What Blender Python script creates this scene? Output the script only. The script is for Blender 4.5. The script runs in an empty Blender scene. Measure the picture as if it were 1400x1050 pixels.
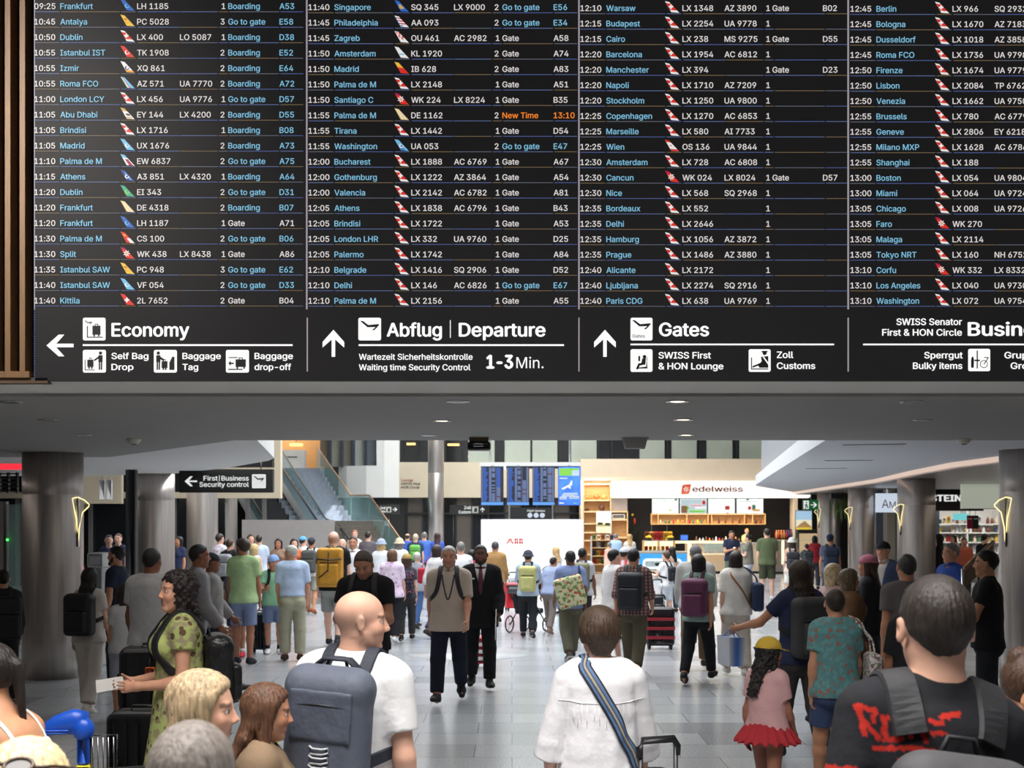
import bpy, math, random, os
import numpy as np
from mathutils import Vector, Matrix

# ------------------------------------------------------------------ camera, world, lights, exposure
SC = bpy.context.scene
COL = SC.collection
FPX, CAMZ, HOR = 1700.0, 2.1, 705.0          # focal length in pixels, eye height, horizon row (1400x1050 frame)
cam_d = bpy.data.cameras.new('camera')
cam_d.sensor_width = 36.0
cam_d.lens = FPX / 1400.0 * 36.0
cam_d.shift_y = (HOR - 525.0) / 1400.0
cam_d.clip_end = 300
cam_d.dof.use_dof = True
cam_d.dof.focus_distance = 7.4
cam_d.dof.aperture_fstop = 5.6
cam = bpy.data.objects.new('camera', cam_d)
COL.objects.link(cam)
cam.location = (0, 0, CAMZ)
cam.rotation_euler = (math.pi / 2, 0, 0)
SC.camera = cam
vs = SC.view_settings
vs.view_transform = 'Standard'
vs.look = 'None'
vs.gamma = 1.0
vs.use_curve_mapping = False
vs.exposure = 0.0
SC.cycles.max_bounces = 6
SC.cycles.diffuse_bounces = 3
SC.cycles.glossy_bounces = 3
SC.cycles.transmission_bounces = 4
SC.cycles.transparent_max_bounces = 8
SC.cycles.caustics_reflective = False
SC.cycles.caustics_refractive = False
SC.cycles.sample_clamp_indirect = 4.0
SC.cycles.use_denoising = True
try:
    SC.cycles.denoiser = 'OPENIMAGEDENOISE'
except Exception:
    pass

w = bpy.data.worlds.new('daylight')
SC.world = w
w.use_nodes = True
w.node_tree.nodes['Background'].inputs[0].default_value = (0.80, 0.88, 1.0, 1)
w.node_tree.nodes['Background'].inputs[1].default_value = 1.0


def area(name, loc, size, power, color=(1, 1, 1), rot=(0, 0, 0), spread=180):
    l = bpy.data.lights.new(name, 'AREA')
    l.shape = 'RECTANGLE'
    l.size, l.size_y = size
    l.energy = power
    l.color = color
    l.spread = math.radians(spread)
    o = bpy.data.objects.new(name, l)
    COL.objects.link(o)
    o.location = loc
    o.rotation_euler = rot
    return o


# daylight through the skylights of the two halls
area('hall_skylight_light', (-0.6, 2.6, 6.6), (5.5, 4.0), 560, (1.0, 0.97, 0.94), spread=130)
area('atrium_skylight_light', (0.0, 31, 9.6), (9.0, 31), 5200, (0.93, 0.97, 1.0), spread=165)
sun_d = bpy.data.lights.new('sun', 'SUN')
sun_d.energy = 16
sun_d.angle = 0.01
sun_d.color = (1, 0.97, 0.92)
sun = bpy.data.objects.new('sun', sun_d)
COL.objects.link(sun)
sun.rotation_euler = Vector((-3.6, 1.6, -7.0)).to_track_quat('-Z', 'Y').to_euler()

# ------------------------------------------------------------------ helpers: colour, materials, mesh building, objects
def lin(c):
    if isinstance(c, str):
        c = c.lstrip('#')
        c = tuple(int(c[i:i + 2], 16) for i in (0, 2, 4))
    out = []
    for v in c[:3]:
        v = v / 255.0
        out.append(v / 12.92 if v <= 0.04045 else ((v + 0.055) / 1.055) ** 2.4)
    return tuple(out)


MATS = {}


def mat(name, color=(128, 128, 128), rough=0.6, metal=0.0, emit=0.0, noise=0.0, nscale=8.0, bump=0.0, bscale=30.0,
        stretch=(1, 1, 1), spec=0.5, alpha=1.0, trans=0.0, pattern=None, color2=None, color3=None, attr=False, pscale=20.0):
    if name in MATS:
        return MATS[name]
    m = bpy.data.materials.new(name)
    m.use_nodes = True
    nt = m.node_tree
    N, L = nt.nodes, nt.links
    b = N['Principled BSDF']
    c = lin(color)
    b.inputs['Base Color'].default_value = (*c, 1)
    b.inputs['Roughness'].default_value = rough
    b.inputs['Metallic'].default_value = metal
    b.inputs['Specular IOR Level'].default_value = spec
    if alpha < 1:
        b.inputs['Alpha'].default_value = alpha
    if trans > 0:
        b.inputs['Transmission Weight'].default_value = trans
        b.inputs['IOR'].default_value = 1.02
    if emit > 0:
        b.inputs['Emission Color'].default_value = (*c, 1)
        b.inputs['Emission Strength'].default_value = emit
        b.inputs['Base Color'].default_value = (*[v * 0.15 for v in c], 1)      # a screen or lit panel is dark glass behind its light
    tc = N.new('ShaderNodeTexCoord')
    mp = N.new('ShaderNodeMapping')
    mp.inputs['Scale'].default_value = stretch
    L.new(tc.outputs['Object'], mp.inputs['Vector'])
    src = None
    if attr:
        a = N.new('ShaderNodeAttribute')
        a.attribute_name = 'col'
        src = a.outputs['Color']
    if pattern == 'plaid':
        for i, ax in enumerate(('X', 'Z')):
            wv = N.new('ShaderNodeTexWave')
            wv.bands_direction = ax
            wv.inputs['Scale'].default_value = pscale
            L.new(mp.outputs[0], wv.inputs['Vector'])
            mx = N.new('ShaderNodeMix')
            mx.data_type = 'RGBA'
            mx.inputs['A'].default_value = (*c, 1)
            mx.inputs['B'].default_value = (*lin(color2 if i == 0 else color3), 1)
            if src:
                L.new(src, mx.inputs['A'])
            rp = N.new('ShaderNodeValToRGB')
            rp.color_ramp.elements[0].position = 0.55
            rp.color_ramp.elements[1].position = 0.7
            L.new(wv.outputs['Fac'], rp.inputs[0])
            L.new(rp.outputs[0], mx.inputs['Factor'])
            src = mx.outputs['Result']
    elif pattern == 'stripe':
        wv = N.new('ShaderNodeTexWave')
        wv.bands_direction = 'X'
        wv.inputs['Scale'].default_value = pscale
        L.new(mp.outputs[0], wv.inputs['Vector'])
        mx = N.new('ShaderNodeMix')
        mx.data_type = 'RGBA'
        mx.inputs['A'].default_value = (*c, 1)
        mx.inputs['B'].default_value = (*lin(color2), 1)
        L.new(wv.outputs['Fac'], mx.inputs['Factor'])
        src = mx.outputs['Result']
    elif pattern == 'floral':
        vo = N.new('ShaderNodeTexVoronoi')
        vo.inputs['Scale'].default_value = pscale
        nz = N.new('ShaderNodeTexNoise')
        nz.inputs['Scale'].default_value = pscale * 1.3
        nz.inputs['Detail'].default_value = 3
        L.new(mp.outputs[0], vo.inputs['Vector'])
        L.new(mp.outputs[0], nz.inputs['Vector'])
        r1 = N.new('ShaderNodeValToRGB')
        r1.color_ramp.elements[0].position = 0.30
        r1.color_ramp.elements[1].position = 0.36
        L.new(vo.outputs['Distance'], r1.inputs[0])
        r2 = N.new('ShaderNodeValToRGB')
        r2.color_ramp.elements[0].position = 0.50
        r2.color_ramp.elements[1].position = 0.58
        L.new(nz.outputs['Fac'], r2.inputs[0])
        m1 = N.new('ShaderNodeMix')
        m1.data_type = 'RGBA'
        m1.inputs['A'].default_value = (*lin(color2), 1)
        m1.inputs['B'].default_value = (*c, 1)
        L.new(r1.outputs[0], m1.inputs['Factor'])
        m2 = N.new('ShaderNodeMix')
        m2.data_type = 'RGBA'
        m2.inputs['B'].default_value = (*lin(color3), 1)
        L.new(m1.outputs['Result'], m2.inputs['A'])
        L.new(r2.outputs[0], m2.inputs['Factor'])
        src = m2.outputs['Result']
    if noise > 0:
        nz = N.new('ShaderNodeTexNoise')
        nz.inputs['Scale'].default_value = nscale
        nz.inputs['Detail'].default_value = 4
        L.new(mp.outputs[0], nz.inputs['Vector'])
        mr = N.new('ShaderNodeMapRange')
        mr.inputs['From Min'].default_value = 0.3
        mr.inputs['From Max'].default_value = 0.7
        mr.inputs['To Min'].default_value = 1 - noise
        mr.inputs['To Max'].default_value = 1 + noise
        L.new(nz.outputs['Fac'], mr.inputs['Value'])
        vm = N.new('ShaderNodeVectorMath')
        vm.operation = 'SCALE'
        if src:
            L.new(src, vm.inputs[0])
        else:
            vm.inputs[0].default_value = c
        L.new(mr.outputs[0], vm.inputs['Scale'])
        src = vm.outputs[0]
    if src:
        L.new(src, b.inputs['Base Color'])
        if emit > 0:
            L.new(src, b.inputs['Emission Color'])
    if bump > 0:
        nz = N.new('ShaderNodeTexNoise')
        nz.inputs['Scale'].default_value = bscale
        nz.inputs['Detail'].default_value = 3
        L.new(mp.outputs[0], nz.inputs['Vector'])
        bp = N.new('ShaderNodeBump')
        bp.inputs['Strength'].default_value = 1.0
        bp.inputs['Distance'].default_value = bump
        L.new(nz.outputs['Fac'], bp.inputs['Height'])
        L.new(bp.outputs[0], b.inputs['Normal'])
    MATS[name] = m
    return m


def glass(name, tint, alpha, rough=0.05):
    return mat(name, tint, rough, alpha=alpha, spec=0.6)


def lk(o, parent=None):
    COL.objects.link(o)
    if parent is not None:
        o.parent = parent
    return o


def tag(o, label=None, cat=None, group=None, kind=None):
    if label:
        o['label'] = label
    if cat:
        o['category'] = cat
    if group:
        o['group'] = group
    if kind:
        o['kind'] = kind
    return o


def thing(name, label, cat, loc=(0, 0, 0), rz=0.0, group=None):
    o = bpy.data.objects.new(name, None)
    o.empty_display_size = 0.2
    lk(o)
    o.location = loc
    o.rotation_euler = (0, 0, rz)
    return tag(o, label, cat, group)


class MB:
    """collects shapes into one mesh"""

    def __init__(self):
        self.v, self.f, self.m, self.mats, self.s = [], [], [], [], []

    def mi(self, m):
        if m not in self.mats:
            self.mats.append(m)
        return self.mats.index(m)

    def add(self, vs_, fs, m, smooth=False):
        o = len(self.v)
        self.v += [tuple(p) for p in vs_]
        i = self.mi(m)
        for f in fs:
            self.f.append([a + o for a in f])
            self.m.append(i)
            self.s.append(smooth)
        return self

    def box(self, lo, hi, m):
        (a, b, c), (d, e, f) = lo, hi
        return self.add([(a, b, c), (d, b, c), (d, e, c), (a, e, c), (a, b, f), (d, b, f), (d, e, f), (a, e, f)],
                        [(3, 2, 1, 0), (4, 5, 6, 7), (0, 1, 5, 4), (1, 2, 6, 5), (2, 3, 7, 6), (3, 0, 4, 7)], m)

    def rbox(self, lo, hi, r, m, n=4):
        """box with edges rounded in the x-z outline and softened front and back"""
        (x0, y0, z0), (x1, y1, z1) = lo, hi
        r = min(r, (x1 - x0) / 2.01, (z1 - z0) / 2.01)
        ring = []
        for cx, cz, a0 in ((x1 - r, z1 - r, 0), (x0 + r, z1 - r, 90), (x0 + r, z0 + r, 180), (x1 - r, z0 + r, 270)):
            for k in range(n + 1):
                a = math.radians(a0 + 90 * k / n)
                ring.append((cx, cz, math.cos(a) * r, math.sin(a) * r))
        e = min(r * 0.6, (y1 - y0) / 2.5)
        layers = [(y0, 1 - 0.6), (y0 + e * 0.35, 1 - 0.2), (y0 + e, 1), (y1 - e, 1), (y1 - e * 0.35, 1 - 0.2), (y1, 1 - 0.6)]
        vs_, fs, K = [], [], len(ring)
        for y, q in layers:
            for cx, cz, dx, dz in ring:
                vs_.append((cx + dx * q, y, cz + dz * q))
        for l in range(len(layers) - 1):
            for k in range(K):
                k2 = (k + 1) % K
                fs.append((l * K + k, l * K + k2, (l + 1) * K + k2, (l + 1) * K + k))
        fs.append(list(range(K))[::-1][::-1])
        fs.append(list(range((len(layers) - 1) * K, len(layers) * K))[::-1])
        return self.add(vs_, fs, m, True)

    def prism(self, poly, z0, z1, m):
        """poly of (x, y) extruded in z"""
        n = len(poly)
        vs_ = [(x, y, z0) for x, y in poly] + [(x, y, z1) for x, y in poly]
        fs = [tuple(range(n))[::-1], tuple(range(n, 2 * n))] + [(i, (i + 1) % n, n + (i + 1) % n, n + i) for i in range(n)]
        return self.add(vs_, fs, m)

    def plate(self, poly, y0, y1, m):
        """poly of (x, z) extruded in y"""
        n = len(poly)
        vs_ = [(x, y0, z) for x, z in poly] + [(x, y1, z) for x, z in poly]
        fs = [tuple(range(n)), tuple(range(n, 2 * n))[::-1]] + [(i, n + i, n + (i + 1) % n, (i + 1) % n) for i in range(n)]
        return self.add(vs_, fs, m)

    def tube(self, pts, r, m, n=8, flat=None, closed=False, up=(0, 0, 1)):
        """round or flat (width, thickness, reference) tube along pts"""
        P = [Vector(p) for p in pts]
        K = len(P)
        vs_, fs = [], []
        for i in range(K):
            a = P[(i - 1) % K] if (closed or i > 0) else P[i]
            b = P[(i + 1) % K] if (closed or i < K - 1) else P[i]
            t = (b - a).normalized()
            ref = Vector(up)
            if abs(t.dot(ref)) > 0.95:
                ref = Vector((1, 0, 0)) if abs(t.x) < 0.9 else Vector((0, 1, 0))
            u = t.cross(ref).normalized()
            w_ = u.cross(t).normalized()
            rr = r[i] if isinstance(r, (list, tuple)) else r
            ru, rw = (rr, rr) if flat is None else (rr * flat[0], rr * flat[1])
            for k in range(n):
                g = 2 * math.pi * k / n
                vs_.append(P[i] + u * math.cos(g) * ru + w_ * math.sin(g) * rw)
        for i in range(K if closed else K - 1):
            j = (i + 1) % K
            for k in range(n):
                k2 = (k + 1) % n
                fs.append((i * n + k, i * n + k2, j * n + k2, j * n + k))
        if not closed:
            fs.append(tuple(range(n))[::-1])
            fs.append(tuple(range((K - 1) * n, K * n)))
        return self.add(vs_, fs, m, True)

    def lathe(self, prof, m, c=(0, 0, 0), n=24, smooth=True):
        """prof of (r, z) around the z axis at c"""
        vs_, fs = [], []
        for r, z in prof:
            for k in range(n):
                g = 2 * math.pi * k / n
                vs_.append((c[0] + r * math.cos(g), c[1] + r * math.sin(g), c[2] + z))
        for i in range(len(prof) - 1):
            for k in range(n):
                k2 = (k + 1) % n
                fs.append((i * n + k, i * n + k2, (i + 1) * n + k2, (i + 1) * n + k))
        fs.append(tuple(range(n))[::-1])
        fs.append(tuple(range((len(prof) - 1) * n, len(prof) * n)))
        return self.add(vs_, fs, m, smooth)

    def ball(self, c, r, m, n=12, sq=(1, 1, 1)):
        prof = [(max(1e-4, math.sin(math.pi * i / n)), -math.cos(math.pi * i / n)) for i in range(n + 1)]
        vs_, fs, K = [], [], n * 2
        for a, z in prof:
            for k in range(K):
                g = 2 * math.pi * k / K
                vs_.append((c[0] + r * sq[0] * a * math.cos(g), c[1] + r * sq[1] * a * math.sin(g), c[2] + r * sq[2] * z))
        for i in range(n):
            for k in range(K):
                k2 = (k + 1) % K
                fs.append((i * K + k, i * K + k2, (i + 1) * K + k2, (i + 1) * K + k))
        return self.add(vs_, fs, m, True)

    def build(self, name, parent=None, loc=None, kind=None):
        me = bpy.data.meshes.new(name)
        me.from_pydata(self.v, [], self.f)
        for m in self.mats:
            me.materials.append(m)
        me.polygons.foreach_set('material_index', self.m)
        me.polygons.foreach_set('use_smooth', self.s)
        me.update()
        o = bpy.data.objects.new(name, me)
        if loc:
            o.location = loc
        lk(o, parent)
        if kind:
            o['kind'] = kind
        return o


def X(px, d):
    return (px - 700.0) * d / FPX


def Z(py, d):
    return CAMZ + (HOR - py) * d / FPX


# lettering: glyph meshes from the bundled interface font, laid flat in x-z and facing -y
FONT = None
for _fn in ('Inter.woff2',):
    try:
        FONT = bpy.data.fonts.load(os.path.join(bpy.utils.system_resource('DATAFILES', path='fonts'), _fn))
    except Exception:
        FONT = None
_tc = {}
_fc = bpy.data.curves.new('lettering', 'FONT')
if FONT:
    _fc.font = FONT
_fc.resolution_u = 2
_fo = bpy.data.objects.new('lettering', _fc)


def _outline(t):
    """closed outlines of a short string, as lists of (x, y)"""
    _fc.body = t
    dg = bpy.context.evaluated_depsgraph_get()
    dg.update()
    cu = _fo.evaluated_get(dg).to_curve(dg)
    out = []
    for sp in cu.splines:
        P, n = [], len(sp.bezier_points)
        for i in range(n):
            p, q = sp.bezier_points[i], sp.bezier_points[(i + 1) % n]
            a, b, c, d = (np.array(v[:2]) for v in (p.co, p.handle_right, q.handle_left, q.co))
            L_ = np.linalg.norm(d - a)
            if L_ < 1e-5:
                continue
            u = (d - a) / L_
            flat = max(abs((b - a)[0] * u[1] - (b - a)[1] * u[0]), abs((c - a)[0] * u[1] - (c - a)[1] * u[0])) < 2e-3
            for t_ in ((0,) if flat else (0, .34, .67)):
                P.append(tuple((1 - t_) ** 3 * a + 3 * (1 - t_) ** 2 * t_ * b + 3 * (1 - t_) * t_ * t_ * c + t_ ** 3 * d))
        if len(P) > 2:
            out.append(P)
    _fo.to_curve_clear()
    return out


def _glyph(ch):
    from mathutils.geometry import delaunay_2d_cdt
    if _fo.name not in COL.objects:
        COL.objects.link(_fo)
    hx = max(p[0] for c in _outline('H') for p in c)
    adv = max(p[0] for c in _outline(ch + 'H') for p in c) - hx
    if ch == ' ':
        return [], [], adv
    cs = _outline(ch)
    pts, cons = [], []
    for c in cs:
        o_ = len(pts)
        pts += c
        cons.append(list(range(o_, len(pts))))
    edges = [(c[i], c[(i + 1) % len(c)]) for c in cons for i in range(len(c))]
    v, e, f, *_ = delaunay_2d_cdt([Vector(p) for p in pts], edges, [], 0, 1e-5)
    keep = []
    for t in f:
        cx, cy = sum(v[i][0] for i in t) / len(t), sum(v[i][1] for i in t) / len(t)
        wn = 0
        for c in cs:
            for i in range(len(c)):
                (x0, y0), (x1, y1) = c[i], c[(i + 1) % len(c)]
                cr = (x1 - x0) * (cy - y0) - (cx - x0) * (y1 - y0)
                if y0 <= cy < y1 and cr > 0:
                    wn += 1
                elif y1 <= cy < y0 and cr < 0:
                    wn -= 1
        if wn:
            keep.append(tuple(t))
    return [tuple(p) for p in v], keep, adv


def glyphs(s):
    """outline of a string at unit size -> (verts (x, z), faces, width)"""
    V_, F_, x = [], [], 0.0
    for ch in s:
        if ch not in _tc:
            _tc[ch] = _glyph(ch)
        v, f, adv = _tc[ch]
        o_ = len(V_)
        V_ += [(a + x, b) for a, b in v]
        F_ += [tuple(i + o_ for i in t) for t in f]
        x += adv
    x0 = min(p[0] for p in V_)
    V_ = [(a - x0, b) for a, b in V_]
    return V_, F_, max(p[0] for p in V_)


CAPH = max(p[1] for p in _glyph('H')[0])


def text(mb, s, x, y, z, cap, m, width=None, weight=0.0, align='l', rz=0.0):
    """cap = cap height in metres, (x, z) = left end of the baseline"""
    v, f, w_ = glyphs(s)
    sz = cap / CAPH
    sx = sz if width is None else width / w_
    off = {'l': 0, 'r': -w_ * sx, 'c': -w_ * sx / 2}[align]
    for k, (da, db) in enumerate(((0, 0),) if weight <= 0 else ((-weight, 0), (weight, 0), (0, -weight * .6), (0, weight * .6))):
        mb.add([(x + off + (a + da) * sx, y - k * .0001, z + (b + db) * sz) for a, b in v], f, m)
    return w_ * sx


STEEL = mat('brushed_steel', (192, 184, 178), 0.33, 0.85, noise=0.12, nscale=3, stretch=(9, 9, 0.35))
BLACKP = mat('black_plastic', (20, 20, 22), 0.45, noise=0.1)
CHROME = mat('polished_metal', (190, 190, 192), 0.18, 1.0, noise=0.05)
WHITEP = mat('white_paint', (222, 221, 218), 0.55, noise=0.03)

# ------------------------------------------------------------------ the setting: floor, ceilings, walls, columns, stairs
def floor_material():
    m = bpy.data.materials.new('granite_floor')
    m.use_nodes = True
    nt = m.node_tree
    N, L = nt.nodes, nt.links
    b = N['Principled BSDF']
    tc = N.new('ShaderNodeTexCoord')
    br = N.new('ShaderNodeTexBrick')
    br.inputs['Scale'].default_value = 1.0
    br.inputs['Brick Width'].default_value = 0.9
    br.inputs['Row Height'].default_value = 0.6
    br.inputs['Mortar Size'].default_value = 0.004
    br.inputs['Color1'].default_value = (*lin((158, 161, 165)), 1)
    br.inputs['Color2'].default_value = (*lin((178, 180, 183)), 1)
    br.inputs['Mortar'].default_value = (*lin((82, 82, 84)), 1)
    br.offset = 0.37
    L.new(tc.outputs['Object'], br.inputs['Vector'])
    sp = N.new('ShaderNodeTexNoise')
    sp.inputs['Scale'].default_value = 55
    sp.inputs['Detail'].default_value = 6
    L.new(tc.outputs['Object'], sp.inputs['Vector'])
    # some slabs are of the darker granite
    br2 = N.new('ShaderNodeTexBrick')
    br2.inputs['Brick Width'].default_value = 0.9
    br2.inputs['Row Height'].default_value = 0.6
    br2.inputs['Scale'].default_value = 1.0
    br2.inputs['Mortar Size'].default_value = 0.0
    br2.inputs['Color1'].default_value = (0, 0, 0, 1)
    br2.inputs['Color2'].default_value = (1, 1, 1, 1)
    br2.inputs['Bias'].default_value = -0.1
    br2.offset = 0.37
    L.new(tc.outputs['Object'], br2.inputs['Vector'])
    rp = N.new('ShaderNodeValToRGB')
    rp.color_ramp.elements[0].position = 0.78
    rp.color_ramp.elements[1].position = 0.86
    L.new(br2.outputs['Color'], rp.inputs[0])
    mx = N.new('ShaderNodeMix')
    mx.data_type = 'RGBA'
    mx.inputs['B'].default_value = (*lin((100, 102, 106)), 1)
    L.new(br.outputs['Color'], mx.inputs['A'])
    ml = N.new('ShaderNodeMath')
    ml.operation = 'MULTIPLY'
    ml.inputs[1].default_value = 0.55
    L.new(rp.outputs[0], ml.inputs[0])
    L.new(ml.outputs[0], mx.inputs['Factor'])
    mr = N.new('ShaderNodeMapRange')
    mr.inputs['From Min'].default_value = 0.3
    mr.inputs['From Max'].default_value = 0.7
    mr.inputs['To Min'].default_value = 0.72
    mr.inputs['To Max'].default_value = 1.22
    L.new(sp.outputs['Fac'], mr.inputs['Value'])
    vm = N.new('ShaderNodeVectorMath')
    vm.operation = 'SCALE'
    L.new(mx.outputs['Result'], vm.inputs[0])
    L.new(mr.outputs[0], vm.inputs['Scale'])
    L.new(vm.outputs[0], b.inputs['Base Color'])
    b.inputs['Roughness'].default_value = 0.20
    b.inputs['Specular IOR Level'].default_value = 0.6
    bp = N.new('ShaderNodeBump')
    bp.inputs['Strength'].default_value = 0.25
    bp.inputs['Distance'].default_value = 0.002
    n2 = N.new('ShaderNodeTexNoise')
    n2.inputs['Scale'].default_value = 3
    L.new(tc.outputs['Object'], n2.inputs['Vector'])
    L.new(n2.outputs['Fac'], bp.inputs['Height'])
    L.new(bp.outputs[0], b.inputs['Normal'])
    return m


PLASTER = mat('ceiling_plaster', (150, 147, 144), 0.8, noise=0.02, nscale=2)
WHITEWALL = mat('white_wall', (226, 224, 219), 0.7, noise=0.02, nscale=2)
BEIGE = mat('beige_wall', (205, 190, 165), 0.7, noise=0.03, nscale=2)
DARKW = mat('dark_wall', (34, 32, 30), 0.5, noise=0.15, nscale=2)
DARKG = mat('dark_glass', (26, 28, 30), 0.12, noise=0.1, nscale=1, spec=0.6)
METALC = mat('metal_ceiling', (165, 160, 158), 0.32, 0.85, noise=0.08, nscale=4, stretch=(6, 0.4, 1))
GREYP = mat('grey_panel', (150, 145, 142), 0.7, noise=0.03)
CLEAR = glass('balustrade_glass', (168, 205, 202), 0.35)
WOOD = mat('oak_slat', (122, 90, 58), 0.55, noise=0.18, nscale=7, stretch=(10, 10, 0.7))


def struct(name, mb, label=None):
    o = mb.build(name, kind='structure')
    if label:
        o['label'] = label
    return o


FL = floor_material()
struct('floor', MB().box((-18, -7, -0.12), (18, 51, 0), FL), 'polished grey granite floor of the concourse')
disc = MB().lathe([(0.95, 0.0), (0.95, 0.004)], mat('pale_inlay', (196, 198, 200), 0.22, noise=0.05), n=48)
o = struct('trim_1', disc, 'pale round inlay in the granite floor')
o.location = (X(640, 19), 19, 0)

# hall the camera stands in
struct('ceiling_hall', MB().box((-18, -7, 7.0), (18, 8.4, 7.2), PLASTER))
struct('wall_front', MB().box((-18, -7.2, 0), (18, -7, 7.2), WHITEWALL))
struct('wall_left', MB().box((-18.2, -7, 0), (-18, 51, 10.2), DARKW))
struct('wall_right', MB().box((18, -7, 0), (18.2, 51, 10.2), DARKW))
struct('wall_board', MB().box((-18, 8.46, 2.98), (18, 8.62, 7.2), DARKW), 'dark wall the departure board hangs on')
lip = MB()
lip.add([(-18, 8.33, 3.012), (18, 8.33, 3.012), (18, 8.55, 2.915), (-18, 8.55, 2.915), (-18, 8.46, 3.012), (18, 8.46, 3.012), (-18, 8.62, 2.99), (18, 8.62, 2.99)],
        [(0, 1, 2, 3), (0, 4, 5, 1), (3, 2, 7, 6), (4, 6, 7, 5)], WHITEWALL)
struct('trim_2', lip, 'pale sloping edge of the low ceiling under the board')
soff = MB()
soff.prism([(-18, 8.5), (18, 8.5), (18, 13.45), (-3.0, 13.45), (-5.6, 17.3), (-18, 17.6)], 2.915, 3.3, PLASTER)
struct('ceiling_soffit', soff, 'low grey ceiling beneath the departure board')
struct('wall_over_soffit', MB().box((-18, 13.3, 3.3), (18, 13.45, 10.2), WHITEWALL))

# atrium roof with a slot for the sun
rf = MB()
hx0, hx1, hy0, hy1 = -2.5, 0.2, 41.1, 42.5
rf.box((-18, 8.6, 10), (18, hy0, 10.2), WHITEWALL)
rf.box((-18, hy1, 10), (18, 51, 10.2), WHITEWALL)
rf.box((-18, hy0, 10), (hx0, hy1, 10.2), WHITEWALL)
rf.box((hx1, hy0, 10), (18, hy1, 10.2), WHITEWALL)
struct('roof', rf)

# balconies either side
lb = MB()
lb.prism([(-18, 13.45), (-2.79, 13.45), (-2.87, 14.0), (-3.5, 18.3), (-3.75, 19.2), (-5.1, 22.2), (-7.1, 25.6), (-9.1, 26.6), (-18, 26.6)], 2.95, 4.3, mat('balcony_plaster', (216, 214, 212), 0.75, noise=0.02))
struct('ceiling_balcony', lb, 'white curved balcony prow above the steel columns on the left')
struct('wall_upper_left', MB().box((-11.2, 13.45, 4.3), (-11, 48, 10), WHITEWALL))
struct('wall_upper_right', MB().box((11, 13.45, 4.3), (11.2, 48, 10), WHITEWALL))
inner = [(3.45, 13.45), (3.53, 14.0), (5.2, 24.7), (6.7, 34.2), (6.95, 35.4), (7.4, 36.8)]
outer = [(10.2, 45.0), (9.3, 36.5), (8.5, 28.9), (7.6, 23.5), (7.1, 20), (7.0, 17), (7.0, 13.45)]
rb = MB()
rb.prism(inner + outer, 2.95, 3.20, mat('balcony_white', (200, 201, 206), 0.6, noise=0.02))
par = [(x + 0.16, y) for x, y in inner] + [(x - .1, y - .2) for x, y in outer]
rb.prism(par, 3.20, 5.4, mat('balcony_grey', (158, 162, 170), 0.35, 0.3, noise=0.04))
struct('ceiling_balcony', rb, 'grey balcony with white curved edge above the steel columns on the right')
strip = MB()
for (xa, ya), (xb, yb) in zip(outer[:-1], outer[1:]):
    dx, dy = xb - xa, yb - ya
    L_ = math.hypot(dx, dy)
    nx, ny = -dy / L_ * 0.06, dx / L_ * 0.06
    strip.prism([(xa, ya), (xb, yb), (xb - nx, yb - ny), (xa - nx, ya - ny)], 2.875, 2.955, mat('edge_band_glow', (255, 226, 208), 0.5, emit=0.62))  # reflective metal band, no lamp; its shine is put in as a glow
struct('trim_3', strip, 'pinkish white metal band with added glow curving along the balcony edge')
struct('ceiling_shops', MB().prism([(18, 13.45), (18, 45)] + [(x + .06, y) for x, y in outer], 2.86, 3.2, METALC), 'brushed metal ceiling in front of the shops')

# slatted timber cladding left of the board
sl = MB()
for k in range(12):
    x = -3.385 + 0.098 * k if k < 3 else -3.385 - 0.098 * (k - 2)
    if x > -3.22:
        continue
    sl.box((x, 8.30, 3.06), (x + 0.036, 8.42, 7), WOOD)
sl.box((-5, 8.42, 3.0), (-3.19, 8.45, 7), mat('black_felt', (16, 15, 15), 0.95, noise=0.1))
sl.box((-5, 8.28, 3.02), (-3.215, 8.42, 3.062), WOOD)
sl.box((-5, 8.30, 2.985), (-3.10, 8.46, 3.02), mat('oak_dark', (86, 64, 44), 0.6, noise=0.15, stretch=(0.6, 8, 8)))
struct('trim_4', sl, 'upright oak slats on black felt at the left end of the board')

# brushed steel columns
RC = 0.38
for i, (x, y, top, where) in enumerate((
        (-5.98, 16.2, 2.915, 'left side, nearest of the four in its row'), (-7.28, 25.4, 2.95, 'left side, second of its row, behind a dark post'),
        (-7.72, 31, 6, 'left side, third of its row, below the black security sign'), (-9.0, 39, 6, 'left side, farthest of its row, beside the grey hoarding'),
        (6.71, 16.1, 2.95, 'right side, nearest of its row, cut by the picture edge'), (8.39, 25.8, 2.86, 'right side, second of its row, beside the square white sign'),
        (9.85, 35, 2.86, 'right side, third of its row'), (10.7, 42, 2.86, 'right side, farthest of its row, near the exit sign'))):
    mb = MB()
    mb.lathe([(RC, 0.0), (RC, 0.5), (RC, top - 0.55), (RC * .995, top - 0.54), (RC, top - 0.53), (RC, top)], STEEL, n=48)
    o = mb.build('column', kind='structure')
    o.location = (x, y, 0)
    o['label'] = 'brushed steel round column on the ' + where
mb = MB()
mb.lathe([(0.285, 0), (0.285, 3.6), (.28, 3.61), (.285, 3.62), (0.285, 8)], STEEL, n=32)
o = mb.build('column', kind='structure')
o.location = (X(596, 44), 44, 0)
o['label'] = 'tall slim steel column in front of the beige back wall'

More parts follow.
